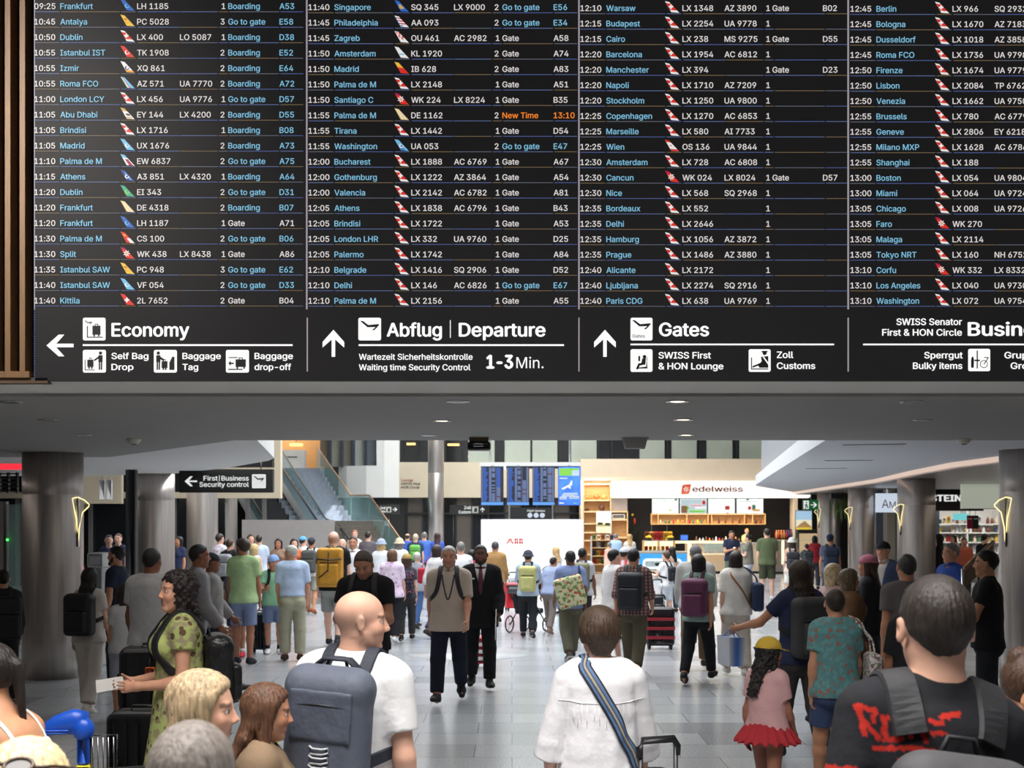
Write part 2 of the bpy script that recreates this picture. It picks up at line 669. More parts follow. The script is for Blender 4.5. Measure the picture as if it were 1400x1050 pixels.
# back of the atrium
bw = MB()
bw.box((-7.3, 48.4, 0), (18, 48.6, 10), DARKW)
bw.box((-18, 48.4, 0), (-11.2, 48.6, 10), DARKW)
bw.box((-11.2, 48.4, 0), (-7.3, 48.6, 3.7), DARKW)
struct('wall_back', bw, 'dark wall at the far end of the atrium')
fr = MB()
fr.box((-4.35, 47.9, 2.80), (2.75, 48.4, 4.16), BEIGE)
struct('wall_band', fr, 'beige wall band below the upper windows')
cur = [(-4.35, 47.9), (-4.9, 47.7), (-5.6, 47.75), (-6.4, 48.1), (-7.1, 48.7), (-7.1, 49.4), (-4.35, 49.4)]
cv = MB()
cv.prism(cur, 2.80, 4.02, WHITEWALL)
cv.prism([(-4.35, 47.9), (-4.9, 47.7), (-5.2, 47.72), (-5.2, 49), (-4.35, 49)], 4.02, 8, WHITEWALL)
struct('wall_curved', cv, 'white curved wall beside the glass stair')
# dark glazed doors under the band
dr = MB()
for k in range(11):
    xa = -4.1 + k * 0.63
    dr.box((xa, 48.25, 0.0), (xa + .06, 48.4, 2.8), BLACKP)
    dr.box((xa + .06, 48.33, 0.0), (xa + .63, 48.38, 2.8), DARKG if k % 3 else mat('brown_glass', (96, 88, 80), 0.2, noise=0.1, nscale=1))
dr.box((-4.1, 48.22, 2.15), (2.9, 48.32, 2.22), BLACKP)
struct('door_1', dr, 'dark glazed doors below the beige band')
# upper windows with frosted panels
FROST = mat('frosted_panel', (168, 174, 160), 0.35, noise=0.08, nscale=1.2)
uw = bpy.data.objects.new('window_1', None)
lk(uw)
uw['kind'] = 'structure'
MB().box((-4.35, 48.30, 4.16), (10, 48.40, 8), DARKG).build('pane', uw)
for a, b in ((640, 676), (690, 725), (728, 762), (781, 816), (875, 909), (919, 953), (967, 1002), (1012, 1048), (1060, 1095)):
    MB().box((X(a, 48), 48.12, 4.17), (X(b, 48), 48.2, 7.5), FROST).build('frosted_panel', uw)
for a in (547, 570, 607, 630, 683, 765, 818, 836, 912, 957, 1006):
    MB().box((X(a, 48), 48.2, 4.16), (X(a, 48) + .07, 48.3, 7.5), BLACKP).build('mullion', uw)
gl = mat('gallery_lamp', (255, 196, 120), 0.4, emit=2.2)
for a, b_, c in ((556, 605, 568), (612, 606, 628), (640, 622, 646), (800, 612, 812)):
    MB().box((X(a, 48.25), 48.21, Z(b_ + 3, 48)), (X(c, 48.25), 48.29, Z(b_, 48)), gl).build('gallery_lamp', uw)
# left glazed fins
wf = bpy.data.objects.new('window_2', None)
lk(wf)
wf['kind'] = 'structure'
FIN = [mat('fin_%d' % i, c, 0.2, noise=0.08, nscale=1) for i, c in enumerate(((120, 108, 92), (150, 150, 135), (126, 120, 108), (165, 168, 162), (110, 122, 128)))]
for k in range(5):
    xa, xb = X(438 + k * 16, 48.4), X(454 + k * 16, 48.4)
    MB().box((xa, 48.40 - .05, 4.0), (xb - .09, 48.5, 8), FIN[k]).build('pane', wf)
    MB().box((xb - .09, 48.1, 3.98), (xb, 48.5, 8), mat('navy_mullion', (48, 54, 70), 0.4)).build('mullion', wf)
# gallery room above the stairs
gr = MB()
gr.box((-11, 50.6, 3.9), (-7.4, 50.8, 8), mat('amber_wall', (226, 178, 122), 0.7, noise=0.03))
gr.box((-11, 47.5, 3.7), (-7.3, 50.6, 3.92), mat('stone_step', (142, 150, 162), 0.55, noise=0.12, nscale=9))
struct('wall_gallery', gr, 'amber lit wall of the gallery at the stair head')
cnt = thing('reception_counter', 'white reception counter at the head of the stairs', 'counter', (X(403, 49.5), 49.5, 3.922))
MB().box((-.55, -.25, 0), (.42, .25, .78), WHITEP).build('counter_body', cnt)
MB().box((-.3, -.262, .48), (.15, -.25, .52), BLACKP).build('slot', cnt)
lmp = thing('pendant_lamp', 'glowing amber lamp over the white reception counter', 'lamp', (X(405, 49.8), 49.8, Z(608, 49.8)))
MB().rbox((-.26, -.1, -.06), (.26, .1, .06), .05, gl).build('lamp_shade', lmp)
MB().tube([(0, 0, .05), (0, 0, 1.2)], .012, BLACKP).build('cord', lmp)

# stairs
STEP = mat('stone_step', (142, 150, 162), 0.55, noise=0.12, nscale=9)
st = MB()
n = 11
for k in range(n):
    t = k / n
    xr = -5.68 - 1.75 * t
    y0 = 43.4 + 4.1 * t
    z0 = 1.93 + 1.97 * (k + 1) / n
    st.box((xr - 2.1, y0, z0 - .30), (xr, y0 + 4.1 / n + .02, z0), STEP)
st.box((-7.9, 42.0, 1.75), (-4.3, 43.42, 1.93), STEP)
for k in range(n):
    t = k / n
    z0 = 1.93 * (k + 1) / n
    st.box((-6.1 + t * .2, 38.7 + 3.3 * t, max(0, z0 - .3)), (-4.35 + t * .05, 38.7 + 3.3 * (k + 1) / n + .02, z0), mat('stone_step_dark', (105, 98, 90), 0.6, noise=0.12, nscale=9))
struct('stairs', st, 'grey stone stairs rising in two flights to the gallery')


def rail_run(name, label, pts, h, cat='balustrade', g=CLEAR, railm=CHROME, r=.028):
    """glass panels standing h high under a handrail that runs along pts"""
    o = thing(name, label, cat, (pts[-1][0], pts[-1][1], 0))
    q = [Vector(p) - o.location for p in pts]
    for a, b in zip(q[:-1], q[1:]):
        mb = MB()
        nv = Vector((b.y - a.y, a.x - b.x, 0)).normalized() * .008
        D = Vector((0, 0, h))
        mb.add([a - nv, b - nv, b - nv - D, a - nv - D, a + nv, b + nv, b + nv - D, a + nv - D],
               [(0, 1, 2, 3), (7, 6, 5, 4), (0, 4, 5, 1), (1, 5, 6, 2), (2, 6, 7, 3), (3, 7, 4, 0)], g)
        mb.build('glass_panel', o)
    MB().tube(q, r, railm).build('handrail', o)
    return o


rail_run('stair_balustrade', 'glass balustrade with brown handrail on the right side of the stairs',
         [(X(433, 47.5), 47.5, Z(610, 47.5)), (X(480, 43.5), 43.5, Z(677, 43.5)), (X(505, 42), 42, Z(677, 42)), (X(558, 38.7), 38.7, Z(752, 38.7))], .95,
         railm=mat('bronze_rail', (150, 118, 90), 0.35, 0.6))
rail_run('stair_balustrade', 'glass balustrade standing between the stairs and the escalator',
         [(X(383, 47.5), 47.5, Z(612, 47.5)), (X(445, 43.2), 43.2, Z(709, 43.2)), (X(462, 42), 42, Z(716, 42)), (X(488, 38.7), 38.7, Z(752, 38.7))], .9, railm=BLACKP)
esc = thing('escalator', 'dark stepped escalator with silver sides beside the stone stairs', 'escalator', (-5.6, 39.7, 0))
for k in range(18):
    t = k / 18
    MB().box((-1.9 * 2 * t - 1.3, 7.7 * t, max(0, 3.9 * t - .25)), (-1.9 * 2 * t - .35, 7.7 * (k + 1) / 18 + .03, 3.9 * (k + 1) / 18 - .02),
             mat('escalator_tread', (58, 58, 60), 0.5, 0.3, noise=0.2, nscale=30)).build('tread', esc)
for sx, nm in ((0, 'r'), (-1.75, 'l')):
    mb = MB()
    a, b = Vector((sx, 0, 0)), Vector((sx - 3.8, 7.7, 3.9))
    for u in (0, 1):
        pass
    mb.add([a + Vector((-.14, 0, .35)), b + Vector((-.14, 0, .35)), b + Vector((.14, 0, .35)), a + Vector((.14, 0, .35)),
            a + Vector((-.14, 0, -.0)), b + Vector((-.14, 0, -.4)), b + Vector((.14, 0, -.4)), a + Vector((.14, 0, 0))],
           [(0, 1, 2, 3), (4, 0, 3, 7), (4, 5, 1, 0), (7, 3, 2, 6), (5, 6, 2, 1), (4, 7, 6, 5)], CHROME)
    mb.build('side_panel', esc)
    mb = MB()
    mb.add([a + Vector((-.01, 0, .3)), b + Vector((-.01, 0, .3)), b + Vector((-.01, 0, 1.0)), a + Vector((-.01, 0, 1.0)),
            a + Vector((.01, 0, .3)), b + Vector((.01, 0, .3)), b + Vector((.01, 0, 1.0)), a + Vector((.01, 0, 1.0))],
           [(0, 1, 2, 3), (7, 6, 5, 4), (3, 2, 6, 7), (0, 3, 7, 4), (1, 5, 6, 2)], CLEAR)
    mb.build('glass_panel', esc)
    MB().tube([a + Vector((0, -.15, .7)), a + Vector((0, 0, 1.0)), b + Vector((0, 0, 1.0))], .035, BLACKP).build('handrail', esc)
# grey hoarding in front of the stairs
hd = thing('hoarding', 'plain grey hoarding panel standing in front of the escalator', 'hoarding', (X(394, 30), 30, 0))
MB().box((-1.11, -.03, 0.02), (1.11, .03, 2.0), GREYP).build('panel', hd)
for x in (-1.0, 0, 1.0):
    MB().box((x - .03, .03, 0), (x + .03, .5, .05), CHROME).box((x - .02, .03, 0.04), (x + .02, .07, 1.8), CHROME).build('brace', hd)
# beige portal with dark glazing behind the left columns
pt = MB()
pt.box((X(375, 37), 37, 2.62), (X(383.5, 37), 37.3, 6), BEIGE)
pt.box((-18, 37, 2.62), (X(375, 37), 37.3, 2.80), BEIGE)
pt.box((-18, 37.1, 2.80), (X(375, 37), 37.2, 6), DARKG)
pt.box((-18, 36.98, 3.47), (X(375, 37), 37.08, 3.53), BEIGE)
for px in (20, 60, 120, 180, 235, 335, 358):
    pt.box((X(px, 37), 37.05, 0), (X(px + 5, 37), 37.15, 2.62), mat('door_frame_grey', (96, 94, 92), 0.5))
pt.box((-18, 37.2, 0), (-8.6, 37.3, 2.62), DARKG)
struct('wall_portal', pt, 'beige framed dark glazing behind the left columns')
pt = MB()
pt.box((-12.6, 36.2, 2.45), (X(166, 36.2), 36.4, 3.6), BEIGE)
struct('wall_left_band', pt, 'pale wall band seen between the two left columns')
# far left shop fittings
o = thing('dark_post', 'tall black square post beside the second left column', 'post', (X(180, 23), 23, 0))
MB().rbox((-.09, -.09, 0), (.09, .09, 2.95), .02, BLACKP).build('post', o)
MB().box((-.12, -.12, 0), (.12, .12, .02), CHROME).build('base_plate', o)
for i, px in enumerate((137, 146.5)):
    o = thing('hanging_display', ('pale hanging display panel nearer the steel column', 'pale hanging display panel nearer the black post')[i], 'display panel', (X(px + 3, 30), 30, 0))
    MB().rbox((-.065 if i else -.07, -.03, Z(683, 30)), (.065, .03, Z(656, 30)), .01, mat('screen_grey', (170, 172, 176), 0.4, noise=0.04)).build('panel', o)
    MB().tube([(0, 0, Z(657, 30)), (0, 0, 10)], .012, CHROME, 6).build('hanger', o)
o = thing('glass_door', 'grey framed glass door left of the first steel column', 'door', (X(8, 22), 22, 0))
MB().box((-.8, -.04, 0), (-.02, .04, 2.35), mat('panel_stone', (125, 120, 116), 0.6, noise=0.05)).build('panel', o)
MB().box((-.02, -.05, 0), (.03, .05, 2.35), CHROME).build('frame', o)
MB().box((.03, -.01, .05), (.32, .01, 2.3), CLEAR).build('glass_panel', o)
MB().box((.3, -.05, 0), (.34, .05, 2.35), BLACKP).build('frame', o)
MB().ball((.05, -.06, Z(738, 22)), .022, mat('green_led', (60, 255, 90), 0.4, emit=3)).build('indicator_light', o)
o = thing('overhead_gantry', 'black lattice gantry above the glass door at the far left', 'gantry', (X(-5, 24), 24, Z(660, 24)))
for k in range(5):
    MB().box((-.8, -.05, -.16 + k * .08), (.42, .05, -.135 + k * .08), BLACKP).build('rail', o)
for k in range(8):
    MB().box((-.8 + k * .17, -.05, -.2), (-.77 + k * .17, .05, .2), BLACKP).build('bar', o)
MB().tube([(0, 0, .1), (0, 0, .75)], .02, BLACKP).build('hanger', o)
mb = MB()
mb.box((X(-30, 20.4), 20.4, 2.86), (X(33, 20.4), 20.5, 2.95), mat('red_led', (255, 45, 60), 0.4, emit=1.3))
o = mb.build('strip_light')
tag(o, 'red strip light on the ceiling left of the first steel column', 'light')
o = thing('check_in_kiosk', 'white topped check-in kiosk behind the first steel column', 'kiosk', (X(137, 17.5), 17.5, 0))
MB().rbox((-.1, -.2, 0), (.1, .2, 1.38), .03, mat('kiosk_grey', (188, 188, 190), 0.5)).build('cabinet', o)
MB().rbox((-.11, -.22, 1.38), (.11, .2, 1.58), .02, WHITEP).build('head_unit', o)
MB().box((-.08, -.226, 1.42), (.08, -.22, 1.54), mat('screen_grey', (170, 172, 176), 0.4, noise=0.04)).build('screen', o)
o = thing('information_desk', 'pale green lit desk behind the white topped kiosk', 'desk', (X(132, 24), 24, 0))
MB().rbox((-.5, -.3, 0), (.5, .3, 1.0), .05, mat('desk_green', (150, 175, 150), 0.5)).build('desk_body', o)
MB().box((-.3, -.1, 1.0), (-.24, .0, 1.12), mat('red_led', (255, 45, 60), 0.4, emit=1.3)).build('lamp', o)
MB().box((.22, -.32, .6), (.40, -.30, .9), mat('yellow_led', (255, 220, 120), 0.4, emit=1.4)).build('lit_panel', o)

# ceiling fittings on the soffit
ZS = 2.915
LAMP_ON = mat('downlight_lit', (255, 236, 205), 0.4, emit=3.0)
LAMP_OFF = mat('downlight_dark', (45, 42, 38), 0.3, 0.5)


def soff_d(py):
    return FPX * (ZS - CAMZ) / (HOR - py)


for px, py, on, lb_ in ((14, 549, 0, 'unlit recessed downlight at the far left of the low ceiling, near its front edge'),
                        (65, 573.5, 0, 'unlit recessed downlight below the Economy sign'),
                        (115, 594, 0, 'unlit recessed downlight by the small detector on the left'),
                        (626, 548.5, 0, 'unlit recessed downlight under the waiting time sign'),
                        (604, 575, 1, 'lit recessed downlight left of the black ceiling camera'),
                        (586, 595, 0, 'unlit recessed downlight at the ceiling edge left of the black ceiling camera'),
                        (926, 548.5, 1, 'lit recessed downlight under the Gates sign, at the front edge'),
                        (934, 573.5, 1, 'lit recessed downlight under the Gates sign, middle of its row'),
                        (938, 594.5, 1, 'lit recessed downlight under the Gates sign, at the back edge'),
                        (1246, 549, 0, 'unlit recessed downlight at the right of the low ceiling, near its front edge'),
                        (1262, 574, 0, 'unlit recessed downlight at the right of the low ceiling, middle of its row')):
    d = soff_d(py)
    o = thing('downlight', lb_, 'ceiling light', (X(px, d), d, ZS), 0, 'recessed downlights in the low ceiling')
    MB().lathe([(.052, -.001), (.062, -.006), (.082, -.007), (.085, 0.0)], CHROME, n=24).build('rim', o)
    MB().lathe([(.001, -.002), (.052, -.004), (.052, 0)], LAMP_ON if on else LAMP_OFF, n=24).build('lamp', o)
for px, py, lb_ in ((183, 597, 'small round smoke detector on the ceiling edge at the left'), (1318, 598, 'small round smoke detector on the ceiling edge at the right')):
    d = 13.2
    o = thing('smoke_detector', lb_, 'smoke detector', (X(px, d), d, ZS))
    MB().lathe([(.02, -.055), (.05, -.05), (.062, -.03), (.075, -.012), (.078, 0)], mat('ivory_plastic', (205, 200, 185), 0.4), n=24).build('housing', o)
    MB().lathe([(.015, -.062), (.03, -.058), (.032, -.05)], BLACKP, n=16).build('sensor', o)
o = thing('ceiling_camera', 'black camera unit with a metal bracket hanging at the edge of the low ceiling', 'camera', (X(655, 13.0), 13.0, ZS))
MB().rbox((-.12, -.10, -.135), (.12, .10, -.045), .025, mat('camera_black', (42, 38, 36), 0.4)).build('housing', o)
MB().box((-.10, -.08, -.045), (.10, .08, 0), mat('bracket', (88, 72, 58), 0.4, 0.6)).build('bracket', o)
MB().rbox((-.06, -.108, -.10), (.05, -.10, -.06), .01, CHROME).build('lens', o)
o = thing('ceiling_speaker', 'grey tapered box hanging at the edge of the low ceiling', 'speaker', (X(868, 13.0), 13.0, ZS))
mb = MB()
mb.add([(-.125, -.1, 0), (.125, -.1, 0), (.125, .1, 0), (-.125, .1, 0), (-.10, -.08, -.115), (.10, -.08, -.115), (.10, .08, -.115), (-.10, .08, -.115)],
       [(0, 1, 2, 3), (7, 6, 5, 4), (0, 4, 5, 1), (1, 5, 6, 2), (2, 6, 7, 3), (3, 7, 4, 0)], GREYP)
mb.build('housing', o)
MB().box((-.135, -.11, -.012), (.135, .11, 0), GREYP).build('mounting_plate', o)
for px, py in ((1195, 607), (1160, 629), (1130, 640)):
    d = FPX * .85 / (HOR - py)
    o = thing('ceiling_vent', 'slim vent slot in the balcony underside, %s' % {1195: 'nearest of the three', 1160: 'middle one of the three', 1130: 'farthest of the three'}[px], 'vent', (X(px, d), d, 2.95), -.25)
    MB().box((-.35, -.02, -.012), (.35, .02, 0), mat('vent_grey', (120, 118, 115), 0.5)).build('slot', o)
    MB().box((-.37, -.035, -.006), (.37, .035, 0), WHITEP).build('frame', o)

# ------------------------------------------------------------------ the departure board: led wall with flights and direction signs
DB = 8.30
SB = FPX / DB
bx = lambda px: (px - 700.0) / SB
bz = lambda py: CAMZ + (HOR - py) / SB
LED_BG = mat('led_face', (33, 32, 33), 0.55, emit=0.55, noise=0.05, nscale=1.5, spec=0.15)
LED_W = mat('led_white', (236, 230, 228), 0.6, emit=0.82)
LED_C = mat('led_cyan', (134, 198, 228), 0.6, emit=0.85)
LED_O = mat('led_orange', (255, 140, 45), 0.6, emit=0.9)
LED_S = mat('led_sign_white', (255, 254, 253), 0.6, emit=1.0)
LED_K = mat('led_sign_black', (30, 30, 34), 0.6, emit=0.3)
LED_LN = [mat('led_line_%d' % i, c, 0.6, emit=0.8) for i, c in enumerate(((92, 108, 150), (118, 100, 74), (100, 104, 116), (80, 96, 150)))]
LED_DV = mat('led_divider', (168, 158, 170), 0.6, emit=0.8)


def led(name, c):
    return mat('led_' + name, c, 0.6, emit=0.85)


RED, ORG, YEL, WHT, BLU, DBL, LBL, GRN, NVY, MAG, GLD = (led(n_, c_) for n_, c_ in (
    ('red', (224, 52, 40)), ('tail_orange', (236, 160, 50)), ('yellow', (240, 196, 70)), ('tail_white', (240, 238, 236)), ('blue', (48, 104, 190)),
    ('deepblue', (24, 66, 150)), ('lightblue', (120, 190, 228)), ('green', (70, 170, 130)), ('navy', (40, 56, 110)), ('magenta', (170, 30, 80)), ('gold', (210, 170, 90))))
board = thing('departure_board', 'huge dark LED departure board of flights above the low ceiling', 'departure board', (0, DB, 0))
YF, YT = -.002, -.006            # front of the face, front of the lettering
MB().box((bx(46.5), 0.0, bz(520.5)), (4.9, .11, 5.9), LED_BG).build('led_face', board)
for px in (419.5, 791.5, 1159.5):
    MB().box((bx(px) - .005, YT, bz(423)), (bx(px) + .005, 0, 5.9), LED_DV).build('column_divider', board)
mb = MB()
mb.box((bx(47), YT, bz(423)), (bx(48), 0, 5.9), LED_DV)
for k in range(30):
    mb.box((bx(47), YT, bz(423 + k * 3.3 + 1.7)), (bx(48), 0, bz(423 + k * 3.3)), LED_LN[3])
mb.build('edge_strip', board)


def tail(mb, x, y, kind, sc=1.0):
    """airline tail picture; x, y = upper left of the fin in board pixels, 19 x 16 pixels"""
    fin = [(0, 0), (5.6, 1.2), (19.5, 16), (8.6, 15.2)]

    def poly(pts, m, dy=0):
        mb.add([(bx(x + a * sc), YT - dy, bz(y + b * sc)) for a, b in pts], [tuple(range(len(pts)))[::-1]], m)

    def at(u, v):      # u across, v down the fin
        l = (0 + 8.6 * v, 0 + 15.2 * v)
        r = (5.6 + 13.9 * v, 1.2 + 14.8 * v)
        return (l[0] + (r[0] - l[0]) * u, l[1] + (r[1] - l[1]) * u)

    def band(v0, v1, m, u0=0, u1=1, dy=.001):
        poly([at(u0, v0), at(u1, v0), at(u1, v1), at(u0, v1)], m, dy)
    base = dict(LX=WHT, LH=BLU, PC=YEL, TK=RED, XQ=WHT, AZ=LBL, EY=WHT, UX=LBL, EW=WHT, A3=DBL, EI=GRN, DE=WHT, CS=RED, WK=RED, VF=LBL, L2=RED, SQ=BLU,
                AA=WHT, OU=WHT, KL=WHT, IB=RED, UA=LBL, OS=WHT)[kind]
    poly(fin, base)
    if kind == 'LX':
        band(.17, .80, RED)
        c = at(.5, .48)
        for w_, h_ in ((3.0, 1.1), (1.1, 3.0)):
            poly([(c[0] - w_, c[1] - h_), (c[0] + w_, c[1] - h_), (c[0] + w_, c[1] + h_), (c[0] - w_, c[1] + h_)], WHT, .002)
    elif kind == 'L2':
        c = at(.5, .55)
        for w_, h_ in ((3.2, 1.1), (1.1, 3.2)):
            poly([(c[0] - w_, c[1] - h_), (c[0] + w_, c[1] - h_), (c[0] + w_, c[1] + h_), (c[0] - w_, c[1] + h_)], WHT, .002)
    elif kind in ('LH', 'TK', 'UX', 'PC', 'SQ', 'A3', 'EI', 'VF', 'UA', 'XQ'):
        c = at(.5, .58)
        m1 = dict(LH=LBL, TK=WHT, UX=WHT, PC=ORG, SQ=GLD, A3=WHT, EI=led('shamrock', (150, 220, 90)), VF=WHT, UA=WHT, XQ=NVY)[kind]
        ring = [(c[0] + math.cos(a) * 3.2, c[1] + math.sin(a) * 3.0) for a in [i * math.pi / 8 for i in range(12)]]
        inn = [(c[0] + .4 + math.cos(a) * 1.9, c[1] + math.sin(a) * 1.8) for a in [i * math.pi / 8 for i in range(12)]]
        for i in range(11):
            poly([ring[i], ring[i + 1], inn[i + 1], inn[i]], m1, .002)
        if kind == 'SQ':
            band(.35, .75, GLD, .25, .75)
        if kind == 'PC':
            band(.3, .45, led('pc_red', (196, 110, 40)), .2, .8)
        if kind == 'A3':
            band(.2, .9, LBL, .55, .75)
        if kind == 'UA':
            band(.55, 1, led('ua_blue', (70, 130, 190)), 0, .6)
        if kind == 'XQ':
            band(.8, 1, ORG)
    elif kind == 'AZ':
        band(0, 1, GRN, 0, .16)
        band(0, 1, WHT, .16, .32)
        band(0, 1, RED, .32, .46)
    elif kind == 'EY':
        band(0, .3, GLD)
        band(.5, .7, led('ey_brown', (96, 66, 40)), .3, .9)
        band(.82, .95, GLD, 0, .8)
    elif kind == 'EW':
        band(0, .3, LBL)
        band(.42, 1, MAG, .30, .85)
    elif kind == 'DE':
        for u in (.12, .5, .86):
            band(0, 1, YEL, u - .1, u + .08)
    elif kind == 'CS':
        band(.55, 1, WHT, .45, 1)
        band(.2, .4, ORG, .2, .7)
    elif kind == 'WK':
        band(0, .2, MAG)
        c = at(.45, .55)
        for i in range(7):
            a = i * 2 * math.pi / 7
            poly([(c[0], c[1]), (c[0] + math.cos(a - .3) * 3, c[1] + math.sin(a - .3) * 3), (c[0] + math.cos(a) * 5, c[1] + math.sin(a) * 5), (c[0] + math.cos(a + .3) * 3, c[1] + math.sin(a + .3) * 3)], WHT, .002)
        poly([(c[0] + math.cos(i) * 1.3, c[1] + math.sin(i) * 1.3) for i in range(6)], GLD, .003)
    elif kind == 'AA':
        for v in (.15, .4, .65):
            band(v, v + .12, RED, .35, 1)
        for v in (.15, .4, .65, .85):
            band(v, v + .1, BLU, 0, .35)
    elif kind == 'OU':
        for i in range(3):
            for j in range(4):
                if (i + j) % 2 == 0:
                    band(.05 + j * .17, .22 + j * .17, RED, .15 + i * .28, .43 + i * .28)
    elif kind == 'KL':
        band(.62, .74, LBL, .1, .8)
    elif kind == 'IB':
        band(0, .42, YEL)
        band(.36, .5, ORG)
    elif kind == 'OS':
        band(0, .2, RED)
        band(.82, 1, RED)
        band(.45, .55, RED, .3, .6)


# time; destination; flight; code share; terminal; status; gate
COLS = [
    (47.5, 8.6, 21.17, '''09:25;Frankfurt;LH 1185;;1;Boarding;A53
10:45;Antalya;PC 5028;;3;Go to gate;E58
10:50;Dublin;LX 400;LO 5087;1;Boarding;D38
10:55;Istanbul IST;TK 1908;;2;Boarding;E52
10:55;Izmir;XQ 861;;2;Boarding;E64
10:55;Roma FCO;AZ 571;UA 7770;2;Boarding;A72
11:00;London LCY;LX 456;UA 9776;1;Go to gate;D57
11:05;Abu Dhabi;EY 144;LX 4200;2;Boarding;D55
11:05;Brindisi;LX 1716;;1;Boarding;B08
11:05;Madrid;UX 1676;;2;Boarding;A73
11:10;Palma de M;EW 6837;;2;Go to gate;A75
11:15;Athens;A3 851;LX 4320;1;Boarding;A64
11:20;Dublin;EI 343;;2;Go to gate;D31
11:20;Frankfurt;DE 4318;;2;Boarding;B07
11:20;Frankfurt;LH 1187;;1;Gate;A71
11:30;Palma de M;CS 100;;2;Go to gate;B06
11:30;Split;WK 438;LX 8438;1;Gate;A86
11:35;Istanbul SAW;PC 948;;3;Go to gate;E62
11:40;Istanbul SAW;VF 054;;2;Go to gate;D33
11:40;Kittila;2L 7652;;2;Gate;B04'''),
    (422.0, 10.0, 21.11, '''11:40;Singapore;SQ 345;LX 9000;2;Go to gate;E56
11:45;Philadelphia;AA 093;;2;Go to gate;E34
11:45;Zagreb;OU 461;AC 2982;1;Gate;A58
11:50;Amsterdam;KL 1920;;2;Gate;A74
11:50;Madrid;IB 628;;2;Gate;A83
11:50;Palma de M;LX 2148;;1;Gate;A51
11:50;Santiago C;WK 224;LX 8224;1;Gate;B35
11:55;Palma de M;DE 1162;;2;New Time;13:10
11:55;Tirana;LX 1442;;1;Gate;D54
11:55;Washington;UA 053;;2;Go to gate;E47
12:00;Bucharest;LX 1888;AC 6769;1;Gate;A67
12:00;Gothenburg;LX 1222;AZ 3864;1;Gate;A54
12:00;Valencia;LX 2142;AC 6782;1;Gate;A81
12:05;Athens;LX 1838;AC 6796;1;Gate;B43
12:05;Brindisi;LX 1722;;1;Gate;A53
12:05;London LHR;LX 332;UA 9760;1;Gate;D25
12:05;Palermo;LX 1742;;1;Gate;A84
12:10;Belgrade;LX 1416;SQ 2906;1;Gate;D52
12:10;Delhi;LX 146;AC 6826;1;Go to gate;E67
12:10;Palma de M;LX 2156;;1;Gate;A55'''),
    (793.5, 11.3, 21.05, '''12:10;Warsaw;LX 1348;AZ 3890;1;Gate;B02
12:15;Budapest;LX 2254;UA 9778;1;;
12:15;Cairo;LX 238;MS 9275;1;Gate;D55
12:20;Barcelona;LX 1954;AC 6812;1;;
12:20;Manchester;LX 394;;1;Gate;D23
12:20;Napoli;LX 1710;AZ 7209;1;;
12:20;Stockholm;LX 1250;UA 9800;1;;
12:25;Copenhagen;LX 1270;AC 6853;1;;
12:25;Marseille;LX 580;AI 7733;1;;
12:25;Wien;OS 136;UA 9844;1;;
12:30;Amsterdam;LX 728;AC 6808;1;;
12:30;Cancun;WK 024;LX 8024;1;Gate;D57
12:30;Nice;LX 568;SQ 2968;1;;
12:35;Bordeaux;LX 552;;1;;
12:35;Delhi;LX 2646;;1;;
12:35;Hamburg;LX 1056;AZ 3872;1;;
12:35;Prague;LX 1486;AZ 3880;1;;
12:40;Alicante;LX 2172;;1;;
12:40;Ljubljana;LX 2274;SQ 2916;1;;
12:40;Paris CDG;LX 638;UA 9769;1;;'''),
    (1162.5, 12.2, 21.0, '''12:45;Berlin;LX 966;SQ 2932
12:45;Bologna;LX 1670;AZ 7183
12:45;Dusseldorf;LX 1018;AZ 3858
12:45;Roma FCO;LX 1736;UA 9798
12:50;Firenze;LX 1674;UA 9779
12:50;Lisbon;LX 2084;TP 6762
12:50;Venezia;LX 1662;UA 9750
12:55;Brussels;LX 780;AC 6779
12:55;Geneve;LX 2806;EY 6218
12:55;Milano MXP;LX 1628;AC 6786
12:55;Shanghai;LX 188;
13:00;Boston;LX 054;UA 9804
13:00;Miami;LX 064;UA 9724
13:05;Chicago;LX 008;UA 9726
13:05;Faro;WK 270;
13:05;Malaga;LX 2114;
13:05;Tokyo NRT;LX 160;NH 6752
13:10;Corfu;WK 332;LX 8332
13:10;Los Angeles;LX 040;UA 9730
13:10;Washington;LX 072;UA 9754'''),
]
CH = 7.7 / SB
for ci, (x0, y0, pitch, rows) in enumerate(COLS):
    for ri, row in enumerate(rows.split('\n')):
        f = (row.split(';') + [''] * 7)[:7]
        yc = y0 + ri * pitch
        zb = bz(yc + 4.2)
        mb = MB()
        call = f[5] in ('Boarding', 'Go to gate')
        new = f[5] == 'New Time'
        sm = LED_C if call else LED_O if new else LED_W
        for s_, dx, m_ in ((f[0], 0, LED_W), (f[1], 35.5, LED_C), (f[2], 140.5 if ci < 2 else 139.5, LED_W), (f[3], 199 if ci < 2 else 197, LED_W),
                           (f[4], (254.5 if f[4] != '1' else 256) - (2 if ci > 1 else 0), LED_W), (f[5], 265 if ci < 2 else 262.5, sm), (f[6], 335 if ci < 2 else 331.5, sm)):
            if s_:
                text(mb, s_, bx(x0 + dx), YT, zb, CH, m_, weight=.010)
        k = {'2L': 'L2'}.get(f[2][:2], f[2][:2])
        tail(mb, x0 + (117.5 if ci < 2 else 115.5), yc - 9.3, k)
        wd = 371 if ci < 3 else 250
        for j, (a, b) in enumerate(((0, 34), (36, 116), (118, 138), (141, 198), (199, 250), (252, 264), (266, 334), (336, wd - 4))):
            if b > a:
                mb.box((bx(x0 + a), YF - .001, bz(yc + 8.0)), (bx(x0 + b), 0, bz(yc + 7.2)), LED_LN[(j + ri + ci) % 4])
        mb.build('flight_row', board)

# the direction signs along the bottom of the board


